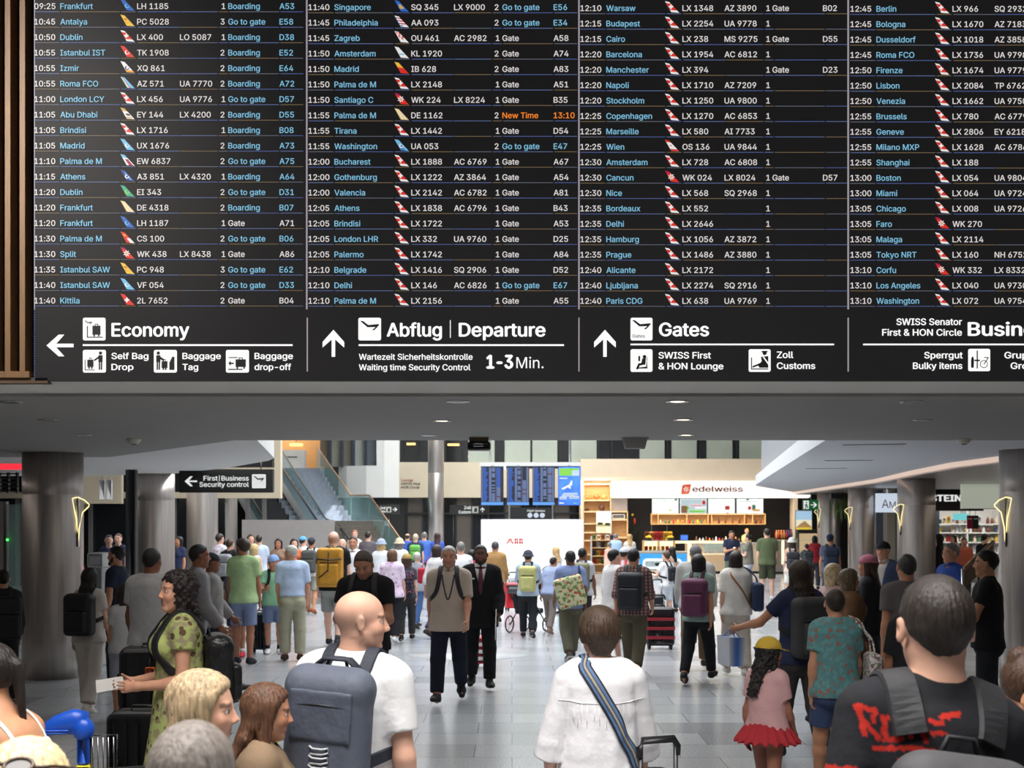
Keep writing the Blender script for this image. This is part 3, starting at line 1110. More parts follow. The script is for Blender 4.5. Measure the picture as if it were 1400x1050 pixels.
def sign_box(mb, x0, y0, x1, y1):
    mb.rbox((bx(x0), YT + .001, bz(y1)), (bx(x1), 0, bz(y0)), .012, LED_S)


def pp(mb, pts, m=LED_K, dy=0.003):
    mb.add([(bx(a), YT - dy, bz(b)) for a, b in pts], [tuple(range(len(pts)))[::-1]], m)


def rc(mb, a, b, c, d, m=LED_K, dy=0.003):
    pp(mb, [(a, b), (c, b), (c, d), (a, d)], m, dy)


def disc_(mb, cx, cy, r, m=LED_K, dy=.003, n=14):
    pp(mb, [(cx + math.cos(i * 2 * math.pi / n) * r, cy + math.sin(i * 2 * math.pi / n) * r) for i in range(n)], m, dy)


def plane_icon(mb, x, y, s, m=LED_K):
    pp(mb, [(x, y), (x + 4 * s, y + .2 * s), (x + 11 * s, y + 5.5 * s), (x + 20 * s, y + 4.6 * s), (x + 25 * s, y + 4.2 * s), (x + 25.5 * s, y + 6 * s), (x + 22 * s, y + 8.2 * s), (x + 10 * s, y + 8.5 * s)], m)
    pp(mb, [(x + 21 * s, y + 8 * s), (x + 16 * s, y + 12.4 * s), (x + 19 * s, y + 12.4 * s), (x + 24 * s, y + 7.5 * s)], m)


def arrow(mb, cx, cy, r, ang, m=LED_S):
    a = math.radians(ang)
    R = lambda u, v: (cx + u * math.cos(a) - v * math.sin(a), cy + u * math.sin(a) + v * math.cos(a))
    w_ = r * .24
    for q in ([(-r * .9, 0), (-r * .9 + w_, -w_ * .55), (r, -w_ * .55), (r, w_ * .55), (-r * .9 + w_, w_ * .55)],
              [(-r, 0), (-r * .1, -r * .80), (r * .32, -r * .80), (-r * .40, 0)], [(-r, 0), (-r * .40, 0), (r * .32, r * .80), (-r * .1, r * .80)]):
        pp(mb, [R(*p) for p in q], m, 0)


def person_icon(mb, x, y, s):
    disc_(mb, x, y, 2.4 * s)
    rc(mb, x - 3 * s, y + 3 * s, x + 3 * s, y + 13 * s)
    rc(mb, x - 2.5 * s, y + 13 * s, x - .4 * s, y + 24 * s)
    rc(mb, x + .4 * s, y + 13 * s, x + 2.5 * s, y + 24 * s)


def case_icon(mb, x, y, w_, h):
    rc(mb, x, y, x + w_, y + h)
    rc(mb, x + w_ * .3, y - 2.5, x + w_ * .7, y - 1.5)
    rc(mb, x + w_ * .3, y - 2.5, x + w_ * .38, y)
    rc(mb, x + w_ * .62, y - 2.5, x + w_ * .7, y)
    disc_(mb, x + 2.4, y + h + 1.2, 1.3)
    disc_(mb, x + w_ - 2.4, y + h + 1.2, 1.3)


def L(mb, s_, x, yb, cap, width=None, wt=.02, m=LED_S, align='l'):
    text(mb, s_, bx(x), YT, bz(yb), cap / SB, m, width=None if width is None else width / SB, weight=wt, align=align)


def sign(label):
    o = thing('direction_sign', None, None)
    o.parent = board
    o['label'] = label
    return o


s1 = sign('Economy sign with arrow to the left')
mb = MB(); arrow(mb, 82.5, 472.5, 18.5, 0); mb.build('arrow', s1)
mb = MB()
sign_box(mb, 113.5, 434.5, 144.5, 465.5)
plane_icon(mb, 116, 438.5, .42)
rc(mb, 119.5, 446, 120.8, 462); rc(mb, 119.5, 460.7, 141, 462)
case_icon(mb, 127, 445.5, 11, 12.5)
mb.build('pictogram', s1)
mb = MB(); L(mb, 'Economy', 153.5, 460, 17.8, 105, .022); mb.build('lettering', s1)
MB().box((bx(113.5), YT, bz(473)), (bx(400), 0, bz(470.8)), LED_S).build('rule', s1)
mb = MB(); sign_box(mb, 113.5, 478.5, 145, 509.5); person_icon(mb, 138, 483, .95); pp(mb, [(136, 487), (129, 492), (130, 494), (136, 490)]); case_icon(mb, 120, 492, 8.5, 10); rc(mb, 116.5, 492, 117.5, 506.5); rc(mb, 116.5, 505.5, 130, 506.5)
mb.build('pictogram', s1)
mb = MB(); L(mb, 'Self Bag', 153, 491, 8.3, 50, .018); L(mb, 'Drop', 153, 506, 8.3, 29.5, .018); mb.build('lettering', s1)
mb = MB(); sign_box(mb, 210.5, 478.5, 242, 509.5); person_icon(mb, 217, 483, .95); pp(mb, [(220, 488), (226, 492), (224, 494), (219, 491)]); case_icon(mb, 221.5, 494, 8, 9.5); pp(mb, [(232, 506), (232, 496), (236, 488), (239, 488), (239, 506)])
mb.build('pictogram', s1)
mb = MB(); L(mb, 'Baggage', 250, 491, 8.3, 52, .018); L(mb, 'Tag', 250, 506, 8.3, 21, .018); mb.build('lettering', s1)
mb = MB(); sign_box(mb, 309, 478.5, 340.5, 509.5); case_icon(mb, 322.5, 491.5, 14, 10.5); rc(mb, 313, 488.5, 325, 489.7); rc(mb, 312.5, 504.5, 332, 506); pp(mb, [(312.5, 497), (316, 493.5), (316, 496), (320, 496), (320, 498), (316, 498), (316, 500.5)])
mb.build('pictogram', s1)
mb = MB(); L(mb, 'Baggage', 348.5, 491, 8.3, 52, .018); mb.build('lettering', s1); mb = MB(); L(mb, 'drop-off', 348.5, 506, 8.3, 49.5, .018); mb.build('lettering', s1)

s2 = sign('Abflug Departure sign with arrow upwards and waiting time')
mb = MB(); arrow(mb, 456, 469.5, 18.5, 90); mb.build('arrow', s2)
mb = MB(); sign_box(mb, 490, 434.5, 521, 465.5); plane_icon(mb, 492.5, 439, 1.02); mb.build('pictogram', s2)
mb = MB()
L(mb, 'Abflug', 529.5, 460, 18, 74, .022); mb.build('lettering', s2)
mb = MB(); L(mb, 'Departure', 628, 460, 18, 117, .022); mb.build('lettering', s2)
MB().box((bx(615.2), YT, bz(462)), (bx(616.2), 0, bz(438)), LED_S).build('rule', s2)
MB().box((bx(490.5), YT, bz(473)), (bx(771), 0, bz(470.8)), LED_S).build('rule', s2)
mb = MB()
L(mb, 'Wartezeit Sicherheitskontrolle', 491, 492, 8, 155, .014); mb.build('lettering', s2); mb = MB(); L(mb, 'Waiting time Security Control', 491, 506.3, 8, 152, .014)
mb.build('lettering', s2); mb = MB(); L(mb, '1-3', 666, 503.5, 17.5, 34.5, .04); L(mb, 'Min.', 706, 503.5, 15, 37, .0)
mb.build('lettering', s2)

s3 = sign('Gates sign with arrow upwards')
mb = MB(); arrow(mb, 827, 469.5, 18.5, 90); mb.build('arrow', s3)
mb = MB(); sign_box(mb, 862, 434.5, 892, 465.5); plane_icon(mb, 864, 438, 1.0); mb.build('pictogram', s3)
mb = MB(); text(mb, 'Gates', bx(864.5), YT - .003, bz(461.8), 4.2 / SB, LED_K, 17 / SB, .01); mb.build('pictogram_lettering', s3)
mb = MB(); L(mb, 'Gates', 901.5, 459.5, 17.8, 67, .022); mb.build('lettering', s3)
MB().box((bx(862), YT, bz(472)), (bx(1140), 0, bz(470)), LED_S).build('rule', s3)
mb = MB(); sign_box(mb, 862, 477.5, 892, 508.5)
disc_(mb, 881, 488, 2.5); pp(mb, [(878, 490), (883, 490.5), (882, 499), (876, 499)]); pp(mb, [(869.5, 504), (872.5, 497), (878, 496.5), (878, 499.5), (874.5, 500), (872.5, 505), (869.5, 505)]); pp(mb, [(884, 489), (885, 489), (883.2, 501.5), (870, 503), (870, 504.2), (885, 504)]); rc(mb, 872.5, 487, 875, 494)
mb.build('pictogram', s3)
mb = MB(); L(mb, 'SWISS First', 900.5, 490.2, 8.6, 71, .018); L(mb, '& HON Lounge', 900.5, 505, 8.6, 88, .018); mb.build('lettering', s3)
mb = MB(); sign_box(mb, 1023.5, 477.5, 1053.5, 508.5)
disc_(mb, 1045, 483, 2.8); rc(mb, 1041, 480, 1049, 482); pp(mb, [(1040, 488), (1050, 487), (1050, 503), (1038, 503), (1036, 500), (1041, 494)]); rc(mb, 1026.5, 489, 1027.8, 504); pp(mb, [(1028, 501), (1040, 496), (1041, 498), (1029, 503)]); pp(mb, [(1042, 488), (1044, 488), (1050, 496), (1050, 499)], LED_S, .0045); rc(mb, 1026.5, 504, 1050, 505.3)
mb.build('pictogram', s3)
mb = MB(); L(mb, 'Zoll', 1062, 489.5, 8.6, 22, .018); L(mb, 'Customs', 1062, 504.5, 8.6, 52, .018); mb.build('lettering', s3)

s4 = sign('Business and bulky items sign cut by the picture edge')
mb = MB()
L(mb, 'SWISS Senator', 1225.5, 444.5, 8.8, 89, .018); L(mb, 'First & HON Circle', 1206, 459, 8.8, 108.5, .018); mb.build('lettering', s4); mb = MB(); L(mb, 'Business', 1323.5, 459, 18, 122, .022)
mb.build('lettering', s4)
MB().box((bx(1180), YT, bz(472)), (bx(1530), 0, bz(470)), LED_S).build('rule', s4)
mb = MB(); L(mb, 'Sperrgut', 1263.5, 490, 8.6, 52, .018); L(mb, 'Bulky items', 1248, 504.5, 8.6, 67, .018); mb.build('lettering', s4); mb = MB(); L(mb, 'Gruppen', 1373, 490, 8.6, 56, .018); L(mb, 'Groups', 1381.5, 504.5, 8.6, 47, .018); mb.build('lettering', s4)
mb = MB(); sign_box(mb, 1323.5, 477, 1353.5, 507.5); rc(mb, 1334.6, 479.5, 1336.2, 504); rc(mb, 1331.5, 492, 1339, 494)
pp(mb, [(1328, 488), (1330, 488), (1331, 492), (1330.5, 503), (1327, 503), (1327, 492)])
for i in range(16):
    a, b = i * math.pi / 8, (i + 1) * math.pi / 8
    pp(mb, [(1344.5 + math.cos(t) * r, 498 + math.sin(t) * r) for t, r in ((a, 5.4), (b, 5.4), (b, 4.5), (a, 4.5))])
pp(mb, [(1344, 498), (1350, 489), (1351, 489.6), (1345, 498.5)]); rc(mb, 1345, 488.5, 1351, 489.6)
mb.build('pictogram', s4)
for px in (420.2, 791.5, 1159.5):
    MB().box((bx(px) - .004, YT, bz(508)), (bx(px) + .004, 0, bz(434.5)), LED_DV).build('sign_divider', board)

# ------------------------------------------------------------------ signs and screens in the atrium
SIGN_K = mat('sign_black', (22, 21, 21), 0.4, noise=0.1)
SIGN_W = mat('sign_lit_white', (244, 246, 244), 0.5, emit=0.8)


def psign(name, label, x0, y0, x1, y1, d, cat='sign', depth=.12, m=SIGN_K):
    """a box sign whose front face covers the pixel rectangle at depth d; returns thing and px->local mapping"""
    cx = X((x0 + x1) / 2, d)
    zb = Z(y1, d)
    o = thing(name, label, cat, (cx, d, zb))
    MB().box((X(x0, d) - cx, 0, 0), (X(x1, d) - cx, depth, Z(y0, d) - zb), m).build('housing', o)
    return o, (lambda px: X(px, d) - cx), (lambda py: Z(py, d) - zb), d


def icon_plane(mb, fx, fz, x, y, s, m, dy):
    for q in ([(0, 0), (4, .2), (11, 5.5), (20, 4.6), (25, 4.2), (25.5, 6), (22, 8.2), (10, 8.5)], [(21, 8), (16, 12.4), (19, 12.4), (24, 7.5)]):
        mb.add([(fx(x + a * s), -dy, fz(y + b * s)) for a, b in q], [tuple(range(len(q)))[::-1]], m)


def icon_arrow(mb, fx, fz, cx, cy, r, ang, m, dy):
    a = math.radians(ang)
    R = lambda u, v: (fx(cx + u * math.cos(a) - v * math.sin(a)), -dy, fz(cy + u * math.sin(a) + v * math.cos(a)))
    w_ = r * .24
    for q in ([(-r * .9, -w_ * .4), (r, -w_ * .55), (r, w_ * .55), (-r * .9, w_ * .4)], [(-r, 0), (-r * .1, -r * .8), (r * .32, -r * .8), (-r * .4, 0)], [(-r, 0), (-r * .4, 0), (r * .32, r * .8), (-r * .1, r * .8)]):
        mb.add([R(*p) for p in q], [tuple(range(len(q)))[::-1]], m)


o, fx, fz, d = psign('security_sign', 'black hanging sign reading First Business Security control with arrow to the left', 245, 641.5, 373, 673.5, 23.5)
s_ = d / FPX
mb = MB(); icon_arrow(mb, fx, fz, 261, 658, 8.5, 0, SIGN_W, .004); mb.build('arrow', o)
mb = MB()
text(mb, 'First', fx(278.5), -.004, fz(657), 6.3 * s_, SIGN_W, 19 * s_, .014)
mb.box((fx(299.5), -.004, fz(658)), (fx(300.3), 0, fz(650)), SIGN_W)
text(mb, 'Business', fx(303), -.004, fz(657), 6.3 * s_, SIGN_W, 37 * s_, .014)
text(mb, 'Security control', fx(273), -.004, fz(665.5), 6.3 * s_, SIGN_W, 67 * s_, .014)
mb.build('lettering', o)
mb = MB(); mb.rbox((fx(344.5), -.006, fz(667.5)), (fx(363.5), 0, fz(648.5)), .02, SIGN_W); icon_plane(mb, fx, fz, 346.5, 651, .58, LED_K, .008); mb.build('pictogram', o)
mb = MB()
for q in (262, 356):
    mb.tube([(fx(q), .06, fz(641.5)), (fx(q), .06, fz(641.5) + .62)], .012, CHROME, 6)
mb.build('hanger', o)
o, fx, fz, d = psign('overhead_display', 'dark display unit above the black security sign, with one small white light', 300, 624, 372.5, 638.5, 34)
MB().ball((fx(354), -.02, fz(629.5)), .025, mat('white_led', (240, 245, 255), .4, emit=4)).build('indicator_light', o)
MB().tube([(0, .06, fz(624)), (0, .06, 10 - o.location.z)], .02, BLACKP).build('hanger', o)

o, fx, fz, d = psign('customs_sign', 'black overhead sign reading Zoll Customs with arrow upwards', 615, 690.5, 668, 703.5, 42)
s_ = d / FPX
mb = MB(); text(mb, 'Zoll', fx(644), -.005, fz(696), 4 * s_, SIGN_W, None, .02, 'r'); text(mb, 'Customs', fx(644), -.005, fz(702), 4 * s_, SIGN_W, 17 * s_, .02, 'r'); mb.build('lettering', o)
mb = MB(); mb.box((fx(645.5), -.006, fz(701.5)), (fx(654), 0, fz(692.5)), mat('sign_dim_white', (205, 212, 200), .5, emit=.55)); mb.add([(fx(a), -.009, fz(b)) for a, b in ((648, 700), (652, 700), (652.5, 696), (650.5, 693.5), (648.5, 696))], [(4, 3, 2, 1, 0)], LED_K); mb.build('pictogram', o)
mb = MB(); icon_arrow(mb, fx, fz, 659.7, 697, 3.4, 90, SIGN_W, .005); mb.build('arrow', o)
MB().tube([(fx(620), .06, 0), (fx(620), .06, -o.location.z)], .02, BLACKP).tube([(fx(660), .06, 0), (fx(660), .06, -o.location.z)], .02, BLACKP).build('post', o)
o, fx, fz, d = psign('customs_sign', 'dark overhead sign with small pictogram and arrow to the right, beside the stairs', 517, 690, 546, 703, 44)
MB().tube([(0, .06, 0), (0, .06, -o.location.z)], .02, BLACKP).build('post', o)
mb = MB(); icon_arrow(mb, fx, fz, 540, 696.5, 3.2, 180, SIGN_W, .005); mb.build('arrow', o)
mb = MB(); mb.box((fx(528), -.006, fz(700.5)), (fx(535), 0, fz(693)), mat('sign_dim_white', (205, 212, 200), .5, emit=.55)); mb.add([(fx(a), -.009, fz(b)) for a, b in ((530, 699.5), (533.5, 699.5), (533.5, 696), (531.7, 694), (530, 696))], [(4, 3, 2, 1, 0)], LED_K); mb.build('pictogram', o)
s_ = d / FPX
mb = MB(); text(mb, 'Zoll', fx(527), -.005, fz(696), 3 * s_, SIGN_W, None, .02, 'r'); text(mb, 'Customs', fx(527), -.005, fz(700.5), 3 * s_, SIGN_W, 8 * s_, .02, 'r'); mb.build('lettering', o)
# lettering on the beige wall
mb = MB()
s_ = 47.9 / FPX
INK = mat('wall_ink_red', (150, 78, 70), .7)
INK2 = mat('wall_ink_dark', (84, 76, 70), .7)
text(mb, 'Lounge', X(548.5, 47.9), 47.885, Z(658, 47.9), 3.4 * s_, INK, 16 * s_, .02)
text(mb, 'SWISS First', X(548.5, 47.9), 47.885, Z(663, 47.9), 3.4 * s_, INK2, 26 * s_, .02)
text(mb, 'HON Circle', X(548.5, 47.9), 47.885, Z(667.8, 47.9), 3.4 * s_, INK2, 25 * s_, .02)
o = mb.build('wall_lettering')
tag(o, 'red and grey lounge lettering on the beige back wall', 'lettering')

# four portrait monitors on a rail
DM = 40.0
rail = thing('monitor_rail', 'white rail carrying the row of portrait monitors', 'rail', (X(724, DM), DM + .1, Z(637, DM)))
MB().box((X(655.5, DM) - rail.location.x, 0, 0), (X(794, DM) - rail.location.x, .15, .12), mat('rail_white', (236, 238, 240), .5, emit=.85)).build('beam', rail)  # the rail is no lamp; glow added to keep it white
MB().box((X(692, DM) - rail.location.x, -.01, -.08), (X(793, DM) - rail.location.x, .14, 0), BLACKP).build('cable_tray', rail)
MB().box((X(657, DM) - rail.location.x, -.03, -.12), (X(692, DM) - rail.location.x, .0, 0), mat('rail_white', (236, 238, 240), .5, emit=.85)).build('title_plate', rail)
mb = MB(); text(mb, 'Abflug Departure', X(659, DM) - rail.location.x, -.035, -.10, .055, INK2, .62, .02); mb.build('lettering', rail)
for q in (670, 779):
    MB().tube([(X(q, DM) - rail.location.x, .1, .1), (X(q, DM) - rail.location.x, .1, 10.0 - rail.location.z)], .03, CHROME).build('hanger', rail)
random.seed(4)
MB_BLUE = mat('monitor_blue', (44, 92, 186), .4, emit=.85)
MB_PALE = mat('monitor_pale', (120, 140, 190), .4, emit=.6)
MB_DARK = mat('monitor_dark', (34, 40, 64), .4, emit=.5)
MB_FOOT = mat('monitor_footer', (96, 160, 240), .4, emit=.9)
MB_RED = mat('monitor_red', (130, 66, 78), .4, emit=.6)
for i, (a, b) in enumerate(((657.5, 688.5), (692.8, 723.6), (728, 758.6), (763, 794))):
    lb_ = ('portrait monitor of departures, leftmost on the white rail', 'portrait monitor of departures, second on the white rail', 'portrait monitor of departures, third on the white rail',
           'portrait monitor showing a white aeroplane on blue sky')[i]
    o, fx, fz, d = psign('monitor', lb_, a, 637.5, b, 691, DM, 'monitor', .08, BLACKP)
    o['group'] = 'portrait monitors on the white rail'
    W_ = b - a
    mb = MB()
    if i < 3:
        mb.box((fx(a + .5), -.004, fz(690.5)), (fx(b - .5), 0, fz(638.5)), MB_DARK)
        mb.box((fx(a + .5), -.006, fz(690.5)), (fx(b - .5), 0, fz(686.5)), MB_FOOT)
        for r in range(24):
            y0 = 639.3 + r * 1.95
            for c, (u0, u1, m_) in enumerate(((.03, .08, MB_PALE), (.10, .2 + random.random() * .12, MB_BLUE), (.36, .46, MB_PALE), (.48, .62, MB_PALE if random.random() < .6 else MB_DARK), (.66, .68, MB_PALE),
                                              (.70, .86, (MB_BLUE if i == 0 and r < 14 else MB_RED if random.random() < .12 else MB_PALE) if not (i == 1 and r < 9) else MB_DARK), (.88, .96, MB_PALE if i else MB_DARK))):
                mb.box((fx(a + W_ * u0), -.006, fz(y0 + 1.6)), (fx(a + W_ * u1), 0, fz(y0)), m_)
    else:
        SKY = mat('monitor_sky', (52, 100, 214), .4, emit=.95, noise=.35, nscale=3)
        mb.box((fx(a + .5), -.004, fz(690.5)), (fx(b - .5), 0, fz(638.5)), SKY)
        mb.box((fx(a + 1.5), -.007, fz(650.5)), (fx(b - 2), 0, fz(640)), mat('monitor_cloud', (196, 214, 244), .4, emit=.9))
        mb.box((fx(a + 1.5), -.009, fz(650.5)), (fx(b - 12), 0, fz(640)), mat('monitor_green', (132, 208, 76), .4, emit=.95))
        mb.box((fx(a + 17), -.009, fz(643)), (fx(b - 2), 0, fz(640)), mat('monitor_green', (132, 208, 76), .4, emit=.95))
        wq = mat('monitor_white', (238, 242, 250), .4, emit=.95)
        for q in ([(767, 668), (778, 662.5), (781, 657), (782.5, 657), (782, 663.5), (770, 669.5)], [(775, 664.5), (779, 668.5), (780.5, 667.5), (779, 663)],):
            mb.add([(fx(u), -.012, fz(v)) for u, v in q], [tuple(range(len(q)))[::-1]], wq)
        for u0, v0, u1, v1 in ((765, 653, 776, 655), (770, 674, 790, 677), (765, 679, 775, 683), (778, 678, 792, 682), (768, 676, 785, 679)):
            mb.rbox((fx(u0), -.010, fz(v1)), (fx(u1), 0, fz(v0)), .03, mat('monitor_cloud', (196, 214, 244), .4, emit=.9))
        mb.box((fx(764.5), -.012, fz(688.5)), (fx(771), 0, fz(687)), wq)
        mb.box((fx(784), -.012, fz(688.5)), (fx(788), 0, fz(687.3)), mat('monitor_green', (132, 208, 76), .4, emit=.95))
    mb.build('screen', o)
    MB().box((fx((a + b) / 2) - .05, .08, fz(662)), (fx((a + b) / 2) + .05, .16, fz(636)), CHROME).build('mount', o)

# flight updates panel and the large white screen below
o, fx, fz, d = psign('information_sign', 'dark panel with flight updates lettering and three round white marks', 697.5, 694, 756, 709.5, 39.2)
s_ = d / FPX
mb = MB(); text(mb, 'Flight Updates', fx(721), -.005, fz(699.5), 2.6 * s_, SIGN_W, 24 * s_, .012)
mb.build('lettering', o)
for q in (724.5, 733, 741.5):
    mb = MB()
    mb.add([(fx(q + math.cos(i * math.pi / 8) * 3.4), -.005, fz(704.5 + math.sin(i * math.pi / 8) * 3.4)) for i in range(16)], [tuple(range(16))[::-1]], mat('sign_blue_white', (214, 222, 240), .5, emit=.75))
    mb.build('round_mark', o)
for q in (695.3, 754.5):
    MB().box((fx(q), -.01, -o.location.z), (fx(q + 2), .1, fz(689)), CHROME).build('upright', o)

DS = 38.0
big = thing('video_wall', 'large glowing white video screen standing in the middle of the atrium', 'screen', (X(727.5, DS), DS, 0))
x0_, x1_, z0_, z1_ = X(657.5, DS) - X(727.5, DS), X(798, DS) - X(727.5, DS), Z(790, DS), Z(710, DS)
MB().box((x0_, 0.02, 0.05), (x1_, .2, z1_), mat('screen_frame', (205, 206, 210), .5)).build('frame', big)
MB().box((x0_ + .02, 0, z0_), (x1_ - .02, .02, z1_ - .02), mat('screen_white', (252, 253, 255), .4, emit=1.15)).build('screen', big)
mb = MB()
LOGO = mat('logo_red', (232, 40, 20), .5, emit=.6)
zq = lambda py: Z(py, DS)
xq = lambda px: X(px, DS) - X(727.5, DS)


def lq(pts):
    mb.add([(xq(a), -.006, zq(b)) for a, b in pts], [tuple(range(len(pts)))[::-1]], LOGO)


lq([(694.2, 739.6), (696, 736), (697.3, 736), (697.3, 739.6)]); lq([(697.9, 736), (699.2, 736), (700.6, 739.6), (697.9, 739.6)])
lq([(692, 743.5), (693.8, 740.2), (695.6, 740.2), (693.8, 743.5)]); lq([(699, 740.2), (701, 740.2), (702.2, 743.5), (700.2, 743.5)]); lq([(694.8, 741.4), (699.2, 741.4), (699.2, 740.2), (694.8, 740.2)][::-1])
for q in (703.4, 709.8):
    lq([(q, 736), (q + 2.2, 736), (q + 2.2, 739.6), (q, 739.6)]); lq([(q, 740.2), (q + 2.2, 740.2), (q + 2.2, 743.5), (q, 743.5)])
    lq([(q + 2.8, 736), (q + 4.5, 736.3), (q + 5, 737.8), (q + 4.5, 739.6), (q + 2.8, 739.6)]); lq([(q + 2.8, 740.2), (q + 4.8, 740.2), (q + 5.4, 741.8), (q + 4.8, 743.5), (q + 2.8, 743.5)])
mb.build('logo', big)

# ------------------------------------------------------------------ the snack bar under the lit white sign
DK = 46.0
kx, kz = (lambda px: X(px, DK)), (lambda py: Z(py, DK))
SHOPW = mat('shop_beige', (222, 200, 172), .6, noise=.03, nscale=2)
OAKL = mat('oak_light', (216, 170, 112), .5, noise=.12, nscale=4, stretch=(1, 1, 6))
WARM = mat('warm_strip', (255, 226, 178), .5, emit=1.7)
DARKB = mat('bar_dark', (38, 32, 29), .6, noise=.1)
wl = MB()
wl.box((kx(794), DK, kz(657)), (kx(1105), DK + 1.0, 4.2), SHOPW)
wl.box((kx(794), DK, 0), (kx(797.5), DK + 1.0, kz(657)), SHOPW)
wl.box((kx(797.5), DK + .5, 0), (kx(858), DK + 1.0, kz(657)), SHOPW)
wl.box((kx(858), DK + 1.6, 0), (kx(1105), DK + 1.8, kz(657)), DARKB)
wl.box((kx(834.5), DK + .1, kz(700)), (kx(858), DK + .5, kz(681)), mat('shop_greige', (176, 160, 148), .6))
wl.box((kx(1084), DK - .2, 0), (kx(1089), DK + .5, kz(657)), SHOPW)
struct('wall_shop', wl, 'beige front wall of the snack bar')
for q in (900, 952, 1000):
    pass
fs = thing('fascia_sign', 'long glowing white fascia sign with red flower logo over the snack bar', 'sign', (kx(960), DK - .25, kz(681)))
fxx, fzz = (lambda px: kx(px) - fs.location.x), (lambda py: kz(py) - fs.location.z)
MB().rbox((fxx(835), 0, 0), (fxx(1106), .3, fzz(657.5)), .08, mat('fascia_lit', (255, 250, 244), .5, emit=1.15)).build('light_box', fs)
mb = MB()
mb.add([(fxx(a), -.012, fzz(b)) for a, b in ((932.5, 663), (943.5, 662), (941.5, 672.5), (940, 675.5), (930, 676), (931, 666))], [(5, 4, 3, 2, 1, 0)], mat('sign_red', (222, 84, 46), .5, emit=.8))
wq = mat('sign_petal', (250, 232, 220), .5, emit=.9)
for i in range(6):
    a = i * math.pi / 3 + .3
    c = (936.7, 669.2)
    mb.add([(fxx(c[0] + math.cos(t) * r), -.02, fzz(c[1] + math.sin(t) * r)) for t, r in ((a, 0), (a - .32, 2.6), (a, 4.6), (a + .32, 2.6))], [(3, 2, 1, 0)], wq)
mb.add([(fxx(936.7 + math.cos(i * .8) * 1.1), -.026, fzz(669.2 + math.sin(i * .8) * 1.1)) for i in range(8)], [tuple(range(8))[::-1]], mat('sign_gold', (214, 170, 90), .5, emit=.8))
mb.build('logo', fs)
mb = MB(); text(mb, 'edelweiss', fxx(945.5), -.012, fzz(672.3), 7.2 * DK / FPX, mat('sign_rust', (150, 70, 50), .5, emit=.35), 68 * DK / FPX, .02); mb.build('lettering', fs)

# left display shelves
sh = thing('display_shelf', 'warm lit oak display shelving at the left end of the snack bar', 'shelf', (kx(816), DK + .02, 0))
lx = lambda px: kx(px) - sh.location.x
MB().box((lx(797.5), .40, .1), (lx(834), .46, kz(661.5)), OAKL).build('back_panel', sh)
MB().box((lx(834), .42, .1), (lx(857.5), .47, kz(699)), OAKL).build('back_panel', sh)
for (a, b, y) in ((797, 835, 661), (797, 835, 683), (797, 835, 698.5), (797, 815, 715), (797, 815, 727), (797, 815, 738), (834, 858, 698.5), (834, 858, 709.5), (834, 858, 734), (797, 835, 757), (834, 858, 757)):
    MB().box((lx(a), 0, kz(y + 1.5)), (lx(b), .44, kz(y)), mat('oak_edge', (228, 190, 138), .5, noise=.08)).box((lx(a) + .03, .02, kz(y + 1.9)), (lx(b) - .03, .06, kz(y + 1.5)), WARM).build('shelf', sh)
for q in (797, 834.2, 857.2):
    MB().box((lx(q), 0, .1), (lx(q) + .04, .44, kz(662 if q < 850 else 699)), mat('oak_edge', (228, 190, 138), .5, noise=.08)).build('upright', sh)
area('shelf_light', (kx(826), DK - .35, 3.3), (1.6, .2), 26, (1, .82, .6), (math.radians(35), 0, 0))
BREAD = [mat('bread_%d' % i, c, .7, noise=.2, nscale=12) for i, c in enumerate(((190, 120, 60), (150, 92, 50), (206, 150, 84), (96, 62, 44)))]
random.seed(11)


def bread(px, py, r, mi, label, sq=(1.5, 1, .7), nm='bread_loaf', cat='bread', grp='loaves on the lit oak shelves'):
    mb = MB()
    mb.ball((0, 0, r * sq[2]), r, BREAD[mi], 8, sq)
    for k in (-1, 0, 1):
        mb.box((k * r * .5 - .008, -r * .5, r * sq[2] * 1.86), (k * r * .5 + .008, r * .5, r * sq[2] * 1.99), BREAD[2])
    o = mb.build(nm)
    o.location = (kx(px), DK + .2, kz(py))
    tag(o, label, cat, grp)


bread(806, 683, .07, 0, 'long tan loaf on the top oak shelf', (2.2, 1, .9))
bread(816, 683, .11, 0, 'round tan loaf in the middle of the top oak shelf', (1, 1, 1))
bread(826, 683, .10, 2, 'pale round loaf at the right of the top oak shelf', (1.1, 1, 1))
bread(803, 698.5, .08, 3, 'dark small loaf at the left of the second oak shelf', (1.3, 1, .7))
bread(823, 698.5, .12, 3, 'dark round loaf at the right of the second oak shelf', (1, 1, 1))
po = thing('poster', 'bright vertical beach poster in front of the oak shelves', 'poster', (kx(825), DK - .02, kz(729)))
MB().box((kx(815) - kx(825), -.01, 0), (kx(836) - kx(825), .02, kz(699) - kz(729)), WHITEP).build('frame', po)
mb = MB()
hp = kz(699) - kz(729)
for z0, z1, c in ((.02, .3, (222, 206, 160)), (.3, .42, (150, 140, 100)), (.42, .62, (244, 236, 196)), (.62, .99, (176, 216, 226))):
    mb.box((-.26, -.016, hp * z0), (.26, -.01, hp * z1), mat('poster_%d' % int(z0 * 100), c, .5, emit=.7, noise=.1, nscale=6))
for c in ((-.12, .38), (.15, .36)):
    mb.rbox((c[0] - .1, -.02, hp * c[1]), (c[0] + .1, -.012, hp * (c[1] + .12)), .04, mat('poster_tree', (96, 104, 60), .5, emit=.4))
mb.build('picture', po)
pc = thing('picture_frame', 'grey framed photograph on the right oak shelf', 'picture', (kx(846), DK + .1, kz(709.5)))
MB().box((-.24, 0, 0), (.24, .03, .18), mat('frame_white', (225, 220, 210), .5)).build('frame', pc)
